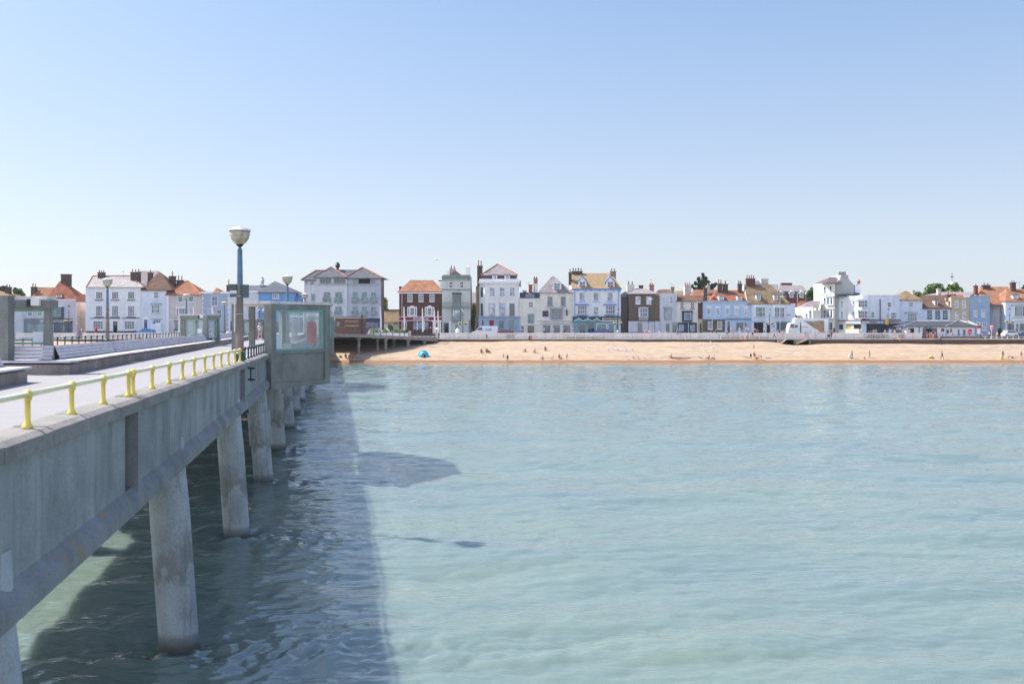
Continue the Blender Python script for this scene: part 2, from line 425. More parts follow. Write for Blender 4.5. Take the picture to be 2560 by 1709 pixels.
def beach_z(x, y):
    z = np.interp(y, prof_y, prof_z)
    z = z-.55*np.clip((x-57)/6, 0, 1)*np.clip((y-203)/8, 0, 1)
    z = z+(.05*np.sin(x*.23)+.035*np.sin(x*.71+1)+.02*np.sin(x*1.9))*np.clip((186-y)/2,0,1)*(y > 182)
    z = z-.45*np.exp(-((x-59.3)/4.2)**2)*np.clip((y-203)/5, 0, 1)
    return z+.10*np.sin(x*.11+y*.3)*np.clip((y-186)/6,0,1)+.05*np.sin(x*.37-y*.8)*np.clip((y-186)/6,0,1)
BZ = beach_z(BX, BY)
BZ[0] -= .5
rngb = np.random.default_rng(5)
BZ += rngb.normal(0, .022, BZ.shape)*np.clip((BY-184)/3, 0, 1)
beach = grid_obj('beach', BX, BY, BZ, beach_mat()); tag(beach, kind='structure')
mat('prom_concrete', (.56,.49,.41), .85, .08, .4, bump=.3)
mat('road_tar', (.16,.155,.16), .85, .1, .6)
mat('pavement_stone', (.38,.36,.35), .85, .08, .6)
mat('inland_ground', (.20,.19,.16), .9, .2, .1)
mat('kerb_shade', (.13,.09,.075), .9, .15, .8, kind='streak')  # shade under the kerb edge put into the dark face colour
PZ, RZ = 3.75, 4.10      # promenade and road levels
p = MB(); p.box(-1200, 1200, 212.0, 216.0, 3.0, PZ)
tag(p.build('promenade', 'prom_concrete'), kind='structure')
p = MB(); p.box(-1200, 1200, 211.55, 212.3, PZ-.12, PZ+.05); p.cur = 1; p.box(-1200, 1200, 211.7, 212.29, 1.8, PZ-.122)
tag(p.build('promenade_kerb', ['prom_concrete', 'kerb_shade']), kind='structure')
p = MB(); p.box(-1200, 1200, 216.0, 229.5, 3.0, RZ)
tag(p.build('road', 'road_tar'), kind='structure')
p = MB(); p.box(-1200, 1200, 229.5, 240, 3.0, RZ+.12)
tag(p.build('pavement', 'pavement_stone'), kind='structure')
p = MB(); p.box(-2500, 2500, 240, 3000, 2.0, RZ+.05)
tag(p.build('ground', 'inland_ground'), kind='structure')
# sea wall in bays: one wall of precast panels
mat('wall_panel', (.66,.63,.64), .8, .08, .5, kind='streak')
mat('wall_cope', (.72,.68,.62), .8, .06, .8)
def sea_wall(x0, x1, label, gaps=(), low=(), n=24):
    t = thing('sea_wall', label, 'wall', (WX((x0+x1)/2, 216), 216.1, PZ), group='low concrete walls along the promenade')
    edges = np.linspace(x0, x1, n+1)
    for i in range(n):
        a, b_ = edges[i], edges[i+1]
        mid = (a+b_)/2
        m = MB(); X0, X1 = WX(a, 216)+.03, WX(b_, 216)-.03
        m.box(X0, X1, 215.95, 216.25, PZ+.002, PZ+1.10)
        m.cur = 1
        m.box(X0-.02, X1+.02, 215.85, 216.35, PZ+1.10, PZ+1.24)
        if any(l0 < mid < l1 for l0, l1 in low):   # recessed seat bay
            m.box(X0, X1, 215.35, 215.95, PZ+.42, PZ+.50)
            m.cur = 0; m.box(X0, X0+.2, 215.4, 215.95, PZ+.002, PZ+.42)
        o = m.build('wall_panel', ['wall_panel', 'wall_cope'], t)
    return t
sea_wall(1099, 2305, 'long low concrete sea wall of precast panels right of the pier', low=((1330,1345),(1405,1500),(1802,1915)), n=50)
sea_wall(40, 190, 'low concrete sea wall left of the gap seen below the pub with a blue front', n=6)
sea_wall(206, 640, 'low concrete sea wall seen over the pier rail in front of white pub', n=16)

# summer haze between the sea and the town
hz = MB(); hz.box(-3200, 3200, -320, 3200, -5, 60)
hm = bpy.data.materials.new('haze'); hm.use_nodes = True; hn = hm.node_tree; hn.nodes.remove(hn.nodes['Principled BSDF'])
pv = hn.nodes.new('ShaderNodeVolumePrincipled'); pv.inputs['Density'].default_value = .0001; pv.inputs['Color'].default_value = (.86,.92,1,1); pv.inputs['Anisotropy'].default_value = .2
hn.links.new(pv.outputs[0], hn.nodes['Material Output'].inputs['Volume']); MATS['haze'] = hm
tag(hz.build('haze', 'haze'), kind='stuff')
# ---------------------------------------------------------------- pier frame
PO = Vector((-3.8, 0)); PD = Vector((-.1606, .9870)); PN = Vector((.9870, .1606))
def zdk(u): return 6.316-.00570*u
def PP(u, v, h=0):
    v = v-.012*max(0, u-40)
    p = PO+PD*u+PN*v
    return Vector((p.x, p.y, zdk(u)+h))
def vl(u): return float(np.interp(u, [38,54], [-7.2,-15.0]))
def u_at(Y, v=0): return (Y-.1606*v)/.987
def vof(xoff): return (xoff+3.8)*.987

def concrete(name, c, streak=.5, lichen=0, rough=.85, algae=0):
    m = bpy.data.materials.new(name); m.use_nodes = True
    nt = m.node_tree; b = nt.nodes['Principled BSDF']; b.inputs['Roughness'].default_value = rough
    b.inputs['Specular IOR Level'].default_value = .25
    geo = nt.nodes.new('ShaderNodeNewGeometry'); P = geo.outputs['Position']
    n1 = noise(nt, P, 1.1, 5, .6); n2 = noise(nt, P, 28, 3, .7)
    cc = ramp(nt, n1, [(.3, tuple(x*.72 for x in c)), (.65, tuple(min(1,x*1.12) for x in c))])
    cc = mixc(nt, .55, cc, mixc(nt, ramp(nt, n2, [(.35,(.45,.45,.45)), (.65,(1,1,1))]), (0,0,0), cc), 'MIX')
    if streak:
        s = noise(nt, P, 3.0, 4, .6, (1, .75, .05))
        cc = mixc(nt, ramp(nt, s, [(.56,(0,0,0)), (.60,(streak,)*3), (.63,(0,0,0))]), cc, (.06,.065,.07))
        s2 = noise(nt, P, .9, 4, .6, (1, 1, .15))
        cc = mixc(nt, ramp(nt, s2, [(.47,(0,0,0)), (.72,(.42,.42,.42))]), cc, tuple(min(1,x*1.4+.03) for x in c))
    if lichen:
        l = noise(nt, P, 2.6, 5, .6, (1,.6,1))
        cc = mixc(nt, ramp(nt, l, [(.60,(0,0,0)), (.66,(lichen,)*3)]), cc, (.42,.25,.07))
    if algae:
        sep = nt.nodes.new('ShaderNodeSeparateXYZ'); nt.links.new(P, sep.inputs[0])
        a = nt.nodes.new('ShaderNodeMath'); a.operation = 'MULTIPLY_ADD'
        nt.links.new(noise(nt, P, 1.3, 4, .7, (1,1,.6)), a.inputs[0]); a.inputs[1].default_value = 3.4
        nt.links.new(sep.outputs['Z'], a.inputs[2])
        cc = mixc(nt, ramp(nt, nt_div(nt, a.outputs[0], 6), [(.53,(0,0,0)), (.56,(.6,.6,.6)), (.62,(.5,.5,.5)), (.72,(0,0,0))]), cc, (.15,.15,.12))
        cc = mixc(nt, ramp(nt, nt_div(nt, sep.outputs['Z'], 1), [(.06,(.9,.9,.9)), (.30,(.45,.45,.45)), (.42,(0,0,0))]), cc, (.07,.07,.055))
    nt.links.new(cc, b.inputs['Base Color'])
    bp = nt.nodes.new('ShaderNodeBump'); bp.inputs['Strength'].default_value = .6; bp.inputs['Distance'].default_value = .012
    nt.links.new(n2, bp.inputs['Height']); nt.links.new(bp.outputs[0], b.inputs['Normal'])
    MATS[name] = m; return m
def nt_div(nt, x, k):
    d = nt.nodes.new('ShaderNodeMath'); d.operation = 'DIVIDE'; nt.links.new(x, d.inputs[0]); d.inputs[1].default_value = k
    return d.outputs[0]
concrete('beam_panel', (.32,.34,.34), .4, .0)
concrete('beam_flange', (.27,.28,.285), .2, .5)
concrete('coping_stone', (.32,.30,.285), 0, 0)
concrete('pile_concrete', (.42,.46,.475), .3, 0, algae=1)
concrete('shelter_concrete', (.28,.285,.26), .2, 0)
concrete('bench_base', (.36,.31,.28), .3, 0)
concrete('lamp_concrete', (.30,.235,.21), .3, 0)
concrete('recess_shade', (.06,.06,.065), .3, 0)  # shade inside the joint recess put into a near-black colour
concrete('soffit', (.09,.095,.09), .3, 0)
def deck_mat():
    m = bpy.data.materials.new('deck_planks'); m.use_nodes = True
    nt = m.node_tree; b = nt.nodes['Principled BSDF']; b.inputs['Roughness'].default_value = .8
    geo = nt.nodes.new('ShaderNodeNewGeometry'); P = geo.outputs['Position']
    mp = nt.nodes.new('ShaderNodeMapping'); mp.inputs['Rotation'].default_value = (0,0,-math.atan2(-PD.x, PD.y))
    nt.links.new(P, mp.inputs['Vector'])
    w = nt.nodes.new('ShaderNodeTexBrick'); w.inputs['Scale'].default_value = 1
    w.inputs['Brick Width'].default_value = 3.6; w.inputs['Row Height'].default_value = .20
    w.inputs['Mortar Size'].default_value = .016; w.inputs['Bias'].default_value = -.2; w.inputs['Color1'].default_value = (.29,.275,.285,1); w.inputs['Color2'].default_value = (.33,.315,.325,1)
    w.inputs['Mortar'].default_value = (.25,.23,.23,1)
    nt.links.new(mp.outputs[0], w.inputs['Vector'])
    n = noise(nt, P, 1.4, 5, .65)
    c = mixc(nt, ramp(nt, n, [(.35,(.3,.3,.3)), (.65,(0,0,0))]), w.outputs['Color'], (.24,.235,.245))
    nt.links.new(c, b.inputs['Base Color']); MATS['deck_planks'] = m
deck_mat()
def slat_mat():
    m = bpy.data.materials.new('bench_wood'); m.use_nodes = True
    nt = m.node_tree; b = nt.nodes['Principled BSDF']; b.inputs['Roughness'].default_value = .7
    geo = nt.nodes.new('ShaderNodeNewGeometry'); P = geo.outputs['Position']
    v = nt.nodes.new('ShaderNodeTexVoronoi'); v.inputs['Scale'].default_value = 1.6; v.feature = 'F1'
    mp = nt.nodes.new('ShaderNodeMapping'); mp.inputs['Scale'].default_value = (.5,.6,4); nt.links.new(P, mp.inputs['Vector']); nt.links.new(mp.outputs[0], v.inputs['Vector'])
    n = noise(nt, P, 2.2, 5, .7, (1,1,3))
    c = ramp(nt, n, [(.3,(.46,.43,.46)), (.7,(.68,.65,.68))])
    c = mixc(nt, .12, c, v.outputs['Color'], 'SOFT_LIGHT')
    nt.links.new(c, b.inputs['Base Color']); MATS['bench_wood'] = m
slat_mat()
mat('yellow_rail', (.86,.68,.14), .35, .05, 6); mat('pale_rail', (.90,.84,.55), .3, .05, 4)
mat('rail_navy', (.02,.045,.08), .4, .15, 6); mat('rail_teal', (.10,.20,.22), .4, .1, 6); mat('rail_bluegrey', (.17,.28,.34), .35, .1, 6)
mat('lamp_steel', (.14,.22,.33), .5, .12, 3); mat('base_green', (.015,.10,.075), .45, .1, 6)
mat('lamp_bowl', (.50,.46,.34), .25, .25, 5, c2=(.30,.24,.15)); mat('lamp_lid', (.62,.60,.66), .35, .2, 8)
mat('teal_frame', (.22,.50,.45), .4, .06, 3); mat('pale_green_frame', (.30,.52,.42), .45, .06, 3)
mat('roof_felt', (.72,.68,.62), .85, .12, 3)
mat('box_grey', (.09,.13,.14), .5, .1); mat('box_white', (.78,.74,.70), .5, .05)
mat('paper', (.86,.88,.94), .7, .02); mat('gap_shade', (.02,.02,.03), .9, .1)  # near-black colour stands for shade in the bench gaps
mat('sign_brown', (.24,.19,.17), .6, .1)

pier = thing('pier', 'long concrete pier on round raked piles running ashore at the left', 'pier', PP(0,-7,0))
UMAX = 214.0
# deck
m = MB()
us = np.linspace(-8, UMAX, 90)
for a, b_ in zip(us[:-1], us[1:]):
    q = [PP(a,-.50), PP(b_,-.50), PP(b_,vl(b_)), PP(a,vl(a))]
    m.hexa([p-Vector((0,0,.35)) for p in q][::-1]+q[::-1])
m.build('deck', 'deck_planks', pier)
# coping stones, one every 1.9 m
j = 0
for u0 in np.arange(-7.5, 48.2, 1.86):
    m = MB(); a, b_ = u0+.012, u0+1.86-.012
    g = Vector((0,0,.006*math.sin(j*2.3)))
    def ring(u): return [PP(u,-.50,-.23)+g, PP(u,-.50,.012)+g, PP(u,-.10,.006)+g, PP(u,0,-.045)+g, PP(u,0,-.23)+g, PP(u,-.30,-.23)+g]
    r0, r1 = ring(a), ring(b_)
    m.add(r0+r1, [tuple(range(6))[::-1], tuple(range(6,12))]+[(k,(k+1)%6,6+(k+1)%6,6+k) for k in range(6)])
    m.build('coping_stone', 'coping_stone', pier); j += 1
for (ua, ub) in ((60.8, 112), (126, UMAX)):
    m = MB()
    q = [PP(ua,0,-.34), PP(ub,0,-.34), PP(ub,-.5,-.34), PP(ua,-.5,-.34)]
    m.hexa(q+[p+Vector((0,0,.36)) for p in q]); m.build('coping_stone', 'coping_stone', pier)
for (ua, ub) in ((-8,38),(38.02,54),(54.02,UMAX)):
    m = MB(); q = [PP(ua,vl(ua)+.02,-.34), PP(ub,vl(ub)+.02,-.34), PP(ub,vl(ub)-.5,-.34), PP(ua,vl(ua)-.5,-.34)]
    m.hexa([q[3],q[2],q[1],q[0]]+[p+Vector((0,0,.36)) for p in (q[3],q[2],q[1],q[0])]); m.build('coping_stone', 'coping_stone', pier)
# edge beams by span
joints = [.2, 18.4, 36.9, 55.2, 73.5, 91.8, 110, 128, 146, 164, 182]
def hbot(u): return -np.interp(u, [0, 10, 18, 36, 48, 60], [2.10, 2.10, 2.02, 1.76, 1.66, 1.66])
def loft(m, rows):
    n = len(rows[0]); v = [p for r in rows for p in r]; f = []
    for i in range(len(rows)-1):
        for k in range(n): f.append((i*n+k, i*n+(k+1)%n, (i+1)*n+(k+1)%n, (i+1)*n+k))
    f += [tuple(range(n))[::-1], tuple(range((len(rows)-1)*n, len(rows)*n))]
    m.add(v, f)
for ja, jb in zip([-8]+joints, joints+[UMAX]):
    if jb <= ja: continue
    a, b_ = ja+.16, jb-.75
    m = MB()
    loft(m, [[PP(u,-.13,-.235), PP(u,-.13,hbot(u)+.42), PP(u,-.45,hbot(u)+.42), PP(u,-.45,-.235)] for u in np.linspace(a, b_, 5)])
    m.build('side_panel', 'beam_panel', pier)
    m = MB()
    loft(m, [[PP(u,-.13,hbot(u)+.42), PP(u,.03,hbot(u)+.24), PP(u,.03,hbot(u)+.02), PP(u,-.06,hbot(u)-.05), PP(u,-.6,hbot(u)-.05), PP(u,-.6,hbot(u)+.42)] for u in np.linspace(ja+.002, jb-.002, 7)])
    m.build('bottom_flange', 'beam_flange', pier)
    m = MB()  # rib at the joint and back of the recess
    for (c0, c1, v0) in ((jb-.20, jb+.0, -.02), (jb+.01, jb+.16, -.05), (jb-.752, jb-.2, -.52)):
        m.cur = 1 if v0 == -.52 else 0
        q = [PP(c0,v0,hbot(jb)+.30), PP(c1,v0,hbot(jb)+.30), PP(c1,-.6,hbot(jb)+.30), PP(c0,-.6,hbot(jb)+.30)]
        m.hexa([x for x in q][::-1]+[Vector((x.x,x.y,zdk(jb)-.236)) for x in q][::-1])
    m.build('joint_rib', ['beam_flange', 'recess_shade'], pier)
m = MB()
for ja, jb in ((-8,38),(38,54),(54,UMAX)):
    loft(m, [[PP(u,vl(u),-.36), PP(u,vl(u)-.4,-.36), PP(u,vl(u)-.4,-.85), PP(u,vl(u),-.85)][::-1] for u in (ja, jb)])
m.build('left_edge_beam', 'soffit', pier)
# bents: cross head and piles
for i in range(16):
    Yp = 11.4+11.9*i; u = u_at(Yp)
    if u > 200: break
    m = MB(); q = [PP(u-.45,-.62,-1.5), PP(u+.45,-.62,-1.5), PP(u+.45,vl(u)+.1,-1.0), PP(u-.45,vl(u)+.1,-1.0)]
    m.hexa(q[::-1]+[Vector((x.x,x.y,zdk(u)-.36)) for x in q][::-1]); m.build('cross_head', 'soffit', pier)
    for (vt, vb) in ((-.52, -.12), (vl(u)+.2, vl(u)-.1)):
        top = PP(u, vt, -1.3); bot = PP(u, vb, 0); bot.z = -3
        bw = PP(u, vb, 0); k = (bw.z)/(bw.z+0)
        m = MB(); jacket = i in (3, 4, 6, 7)
        r = .45
        pts = [top.lerp(Vector((bot.x,bot.y,-1)), t) for t in np.linspace(0, 1, 8)]
        m.tube(pts, [r*.94]*2+[r]*6, 22)
        if jacket and vt > -5:
            p0, p1 = top.lerp(Vector((bot.x,bot.y,-1)), .25), top.lerp(Vector((bot.x,bot.y,-1)), .52)
            m.tube([p0, p1], .52, 22)
        m.build('pile', 'pile_concrete', pier, smooth=False)
        pier.children[-1].data.polygons.foreach_set('use_smooth', [len(p.vertices) == 4 for p in pier.children[-1].data.polygons])
# landing apron that flares to the promenade
mat('apron_edge', (.33,.29,.26), .85, .12, .8, kind='streak')
ed = [(800,176,5.36),(836,183,5.28),(870,187,5.18),(903,190,5.08),(950,194,4.85),(1000,198,4.60),(1040,202,4.35),(1070,205.5,4.12),(1088,209,3.95),(1097,212.4,3.82)]
outer = [Vector((WX(px,Y),Y,z)) for px,Y,z in ed]
inner = [Vector((WX(px,Y),212.6,max(3.79,z-.9+.0*i))) for i,(px,Y,z) in enumerate(ed)]
m = MB()
for a in range(len(ed)-1):
    q = [outer[a], outer[a+1], inner[a+1]+Vector((0,.1,0)), inner[a]+Vector((0,.1,0))]
    m.hexa([p-Vector((0,0,.28)) for p in q]+q)
    e = [outer[a], outer[a+1]]; k = [p+Vector((-.2,.45,0)) for p in (outer[a+1], outer[a])]
    q = e+k
    m.hexa([p-Vector((0,0,.62)) for p in q]+[p-Vector((0,0,.282)) for p in q])
m.build('landing_apron', 'apron_edge', pier)
m = MB(); q = [PP(196,-15,-.5), PP(196,3,-.5), Vector((WX(1097,214)-3,217.5,3.9)), Vector((-54,217.5,3.9))]
m.hexa([p-Vector((0,0,.3)) for p in q]+q); m.build('landing_slab', 'apron_edge', pier)
for px, Y, w_ in ((897,190.6,.42),(944,196.5,.40),(964,195.8,.42),(985,200.5,.36),(1020,200.3,.42),(1060,205,.42)):
    zt = np.interp(px, [e[0] for e in ed], [e[2] for e in ed])-.60; X = WX(px, Y)
    m = MB(); zb = float(beach_z(X, Y))-.3
    m.lathe([(w_*.72,zb),(w_*.72,zb+.3+.25),(w_*.95,zb+.56),(w_*.95,zb+.78),(w_*.62,zb+.8),(w_*.62,zt-.7),(w_*1.35,zt-.05),(w_*1.35,zt)], (X,Y,0), 12)
    m.build('apron_column', 'shelter_concrete', pier)

# ---------------------------------------------------------------- pier railings
def post_mb(m, p, hgt, r, ball, n=12):
    m.lathe([(r*2.1,0),(r*2.0,.02),(r*1.25,.05),(r,.09),(r*.95,hgt*.72),(r*1.35,hgt-ball*2.2),(ball*.9,hgt-ball*1.7)], p, n)
    m.ball(p+Vector((0,0,hgt-ball)), ball, ball, ball, n, 8)
def railing(name_label, pts, hgt, r, ball, rr, pm, rm, group=None, cat='railing', n=12, railfrac=.5):
    t = thing('railing', name_label, cat, pts[0], group=group)
    for p in pts:
        m = MB(); post_mb(m, p, hgt, r, ball, n); m.build('post', pm, t, smooth=True)
    m = MB()
    for a, b_ in zip(pts[:-1], pts[1:]): m.tube([a+Vector((0,0,hgt-ball)), b_+Vector((0,0,hgt-ball))], rr, n)
    m.build('rail', rm, t, smooth=True)
    return t
VR = -.25
Y1 = [5.05,6.95,8.8,10.66,12.52,14.5,16.36,18.23]
Y2 = [18.60,20.4,22.3,24.1,25.9,27.8,29.6,31.35,33.2,35.1,36.66]
railing('nearest yellow railing with pale green handrail on the pier edge', [PP(u_at(y,VR),VR,.012) for y in Y1], .485, .035, .063, .037, 'yellow_rail', 'pale_rail', 'yellow pier railings', n=20)
railing('yellow railing section that ends beside the near tall lamp post', [PP(u_at(y,VR),VR,.012) for y in Y2], .485, .035, .063, .037, 'yellow_rail', 'pale_rail', 'yellow pier railings', n=20)
railing('short navy railing between near lamp post and the glazed shelter', [PP(u_at(y,VR),VR,.012) for y in np.linspace(38.4,47.6,8)], .50, .034, .062, .028, 'rail_navy', 'rail_bluegrey', n=14)
railing('navy railing on the far right pier edge beyond the glazed shelter', [PP(u,VR,.012) for u in np.arange(62,112,1.86)], .50, .034, .062, .028, 'rail_navy', 'rail_bluegrey', n=6)
railing('long dark railing on the far left side of the pier', [PP(u,-15.25,.0) for u in np.arange(46,212,1.86)], .64, .045, .08, .03, 'rail_navy', 'rail_bluegrey', n=6)

# ---------------------------------------------------------------- pier lamps
def pier_lamp(p, label, signs=False, n=20):
    t = thing('pier_lamp', label, 'lamp post', p, group='tall lamp posts along the pier')
    z = p.z; X, Y = p.x, p.y; c = (X,Y,z)
    m = MB(); m.lathe([(.19,0),(.19,.30),(.16,.33)], c, 4 if 0 else 8); m.build('base', 'base_green', t)
    m = MB(); m.lathe([(.155,.3),(.115,2.82)], c, 10); m.build('lower_column', 'lamp_concrete', t)
    for zz in (1.75, 2.42):
        m = MB(); m.lathe([(.142,zz-.012),(.142,zz+.012)], c, 10); m.build('band', 'galvanised', t)
    m = MB(); m.lathe([(.115,2.82),(.095,4.16),(.055,4.18),(.055,4.30)], c, 6); m.build('upper_column', 'lamp_steel', t)
    m = MB(); m.lathe([(.05,4.24),(.13,4.30),(.14,4.34)], c, 14); m.build('collar', 'lamp_black', t)
    m = MB(); m.lathe([(.13,4.33),(.20,4.38),(.30,4.50),(.365,4.68),(.375,4.84)], c, n); m.build('bowl', 'lamp_bowl', t, smooth=True)
    m = MB(); m.lathe([(.41,4.83),(.415,4.86),(.36,4.90),(.22,4.965),(.06,4.985),(.04,5.01),(.005,5.02)], c, n); m.build('lid', 'lamp_lid', t)
    if signs:
        m = MB(); m.box(X-.36,X-.10,Y-.10,Y+.05,z+2.62,z+2.86); m.box(X-.36,X-.12,Y-.06,Y+.05,z+2.38,z+2.50); m.build('sign_box', 'box_grey', t)
        m = MB(); m.box(X+.12,X+.32,Y-.14,Y+.08,z+2.36,z+2.84); m.build('speaker_box', 'box_grey', t)
        m = MB(); m.tube([(X-.17,Y-.08,z+1.1),(X-.16,Y-.08,z+2.4)], .02, 6); m.build('cable_duct', 'box_white', t)
    return t
VL = vof(-4.09)
pier_lamp(PP(u_at(36.95,VL),VL,0), 'nearest and tallest lamp post rising beside the yellow railing end', True)
VL2 = vof(-4.2)
pier_lamp(PP(u_at(71.5),VL2+.1,0), 'lamp post behind the large glazed shelter roof')
pier_lamp(PP(u_at(110),VL2+.1,0), 'small lamp post low in front of the grey hotel wall', n=12)
for Y, lb in ((75.5,'far lamp post in front of the white three storey pub'),(112,'far lamp post in front of the beige orange roofed house'),
              (146,'far lamp post in front of the grey blue house with quoins'),(181,'far lamp post in front of pale wall, right of nearest post'),(212,'most distant lamp post, in front of the bright blue house')):
    v = vof(-18.35)+.012*max(0,u_at(Y)-40)
    pier_lamp(PP(u_at(Y,v),v,0), lb, n=12)
m = MB(); p = PP(37.4, .02, -.25)
for dz in (0, -.42):
    m.tube([p+Vector((0,0,dz)), p+Vector((.17,.02,dz)), p+Vector((.27,.02,dz-.02))], [.035,.04,.01], 8)
m.tube([p+Vector((.1,0,.03)), p+Vector((.1,0,-.5))], .025, 8)
tag(m.build('pipe_bracket', 'lamp_black'), 'dark green pipe bracket hooked on pier edge below near lamp post', 'bracket')

# ---------------------------------------------------------------- central benches
def bench_v(Y): return -(2.8+.034*Y)*.987
def bench(Ya, Yb, label, back=0):
    ua, ub = u_at(Ya, bench_v(Ya)), u_at(Yb, bench_v(Yb))
    t = thing('bench', label, 'bench', PP((ua+ub)/2, bench_v((Ya+Yb)/2)-.4, 0), group='slatted benches down the middle of the pier')
    n = max(2, int((ub-ua)/1.9)); us = np.linspace(ua, ub, n+1)
    def B(u, dv, h): 
        v = bench_v(u*.987)+.012*max(0,u-40)
        return PP(u, v+dv, h)
    def strip(m, sec, gap=.0, jit=0, st=0):
        uu = us if not st else np.concatenate([[us[0]+st], us[us > us[0]+st+.3]])
        for i, (a, b_) in enumerate(zip(uu[:-1], uu[1:])):
            z = Vector((0,0,jit*math.sin(i*1.9+ua)))
            r0 = [B(a+gap,dv,h)+z for dv,h in sec]; r1 = [B(b_-gap,dv,h)+z for dv,h in sec]; k = len(sec)
            m.add(r0+r1, [tuple(range(k))[::-1], tuple(range(k,2*k))]+[(q,(q+1)%k,k+(q+1)%k,k+q) for q in range(k)])
    for s_ in (1, -1):
        def S(sec): return [(dv if s_ > 0 else -1.75-dv, h) for dv, h in (sec if s_ > 0 else sec[::-1])]
        m = MB(); strip(m, S([(-.10,0),(-.10,.27),(-1.0+.13,.27),(-.87,0)][::-1]), .006); m.build('base', 'bench_base', t)
        m = MB(); strip(m, S([(-.14,.27),(-.14,.315),(-.6,.315),(-.6,.27)][::-1]), .05); m.build('seat_support', 'gap_shade', t)
        m = MB(); strip(m, S([(.0,.315),(.0,.36),(-.62,.36),(-.62,.315)][::-1]), .01, .004); m.build('seat', 'bench_wood', t)
        for k in range(4):
            h0 = .385+k*.093; h1 = h0+.082; v0 = -.60-(h0-.36)*.42; v1 = -.60-(h1-.36)*.42
            m = MB(); strip(m, S([(v0,h0),(v1,h1),(v1-.035,h1),(v0-.035,h0)][::-1]), .006, .002, back)
            m.build('back_slat', 'bench_wood', t)
        m = MB(); strip(m, S([(-.66,.36),(-.81,.72),(-.86,.72),(-.86,.36)][::-1]), .05, 0, back); m.build('back_frame', 'gap_shade', t)
    return t
bench(11.5, 23.2, 'nearest slatted bench cut off by the left picture edge')
bench(26.9, 36.1, 'slatted bench just right of the near glass screen', 1.5)
bench(36.3, 58.0, 'long slatted bench behind the left lamp post base')
bench(58.2, 66.0, 'short slatted bench in front of the second glass shelter')
bench(70.2, 84.0, 'far slatted bench right of the second glass shelter')
bench(84.2, 98.5, 'far slatted bench beyond the near lamp post')
bench(102.5, 134, 'most distant slatted bench behind the walking person')
# cross benches and glass screens in the notches
def cross_bench(Ys, label):
    X1 = -3.8-.1606*u_at(Ys)-0; xf = -(6.6+.034*Ys)-.1627*Ys
    x1 = xf; x0 = xf-2.9; z = zdk(u_at(Ys))
    t = thing('cross_bench', label, 'bench', ((x0+x1)/2, Ys, z), group='cross benches under the glass screens')
    MB().box(x0, x1-.02, Ys-.02, Ys+.5, z-.02, z+.27).build('base', 'bench_base', t)
    MB().box(x0+.05, x1-.1, Ys+.03, Ys+.5, z+.27, z+.315).build('seat_support', 'gap_shade', t)
    MB().box(x0, x1+.02, Ys-.10, Ys+.5, z+.315, z+.36).build('seat', 'bench_wood', t)
    for k in range(4):
        h0 = z+.385+k*.098; y0 = Ys+.46+k*.035
        MB().box(x0+.02, x1-.72+.0, y0, y0+.03, h0, h0+.085).build('back_slat', 'bench_wood', t)
    return t
cross_bench(26.75, 'cross bench facing the sea below the near glass screen')
cross_bench(69.8, 'cross bench in the notch by the second glass shelter')
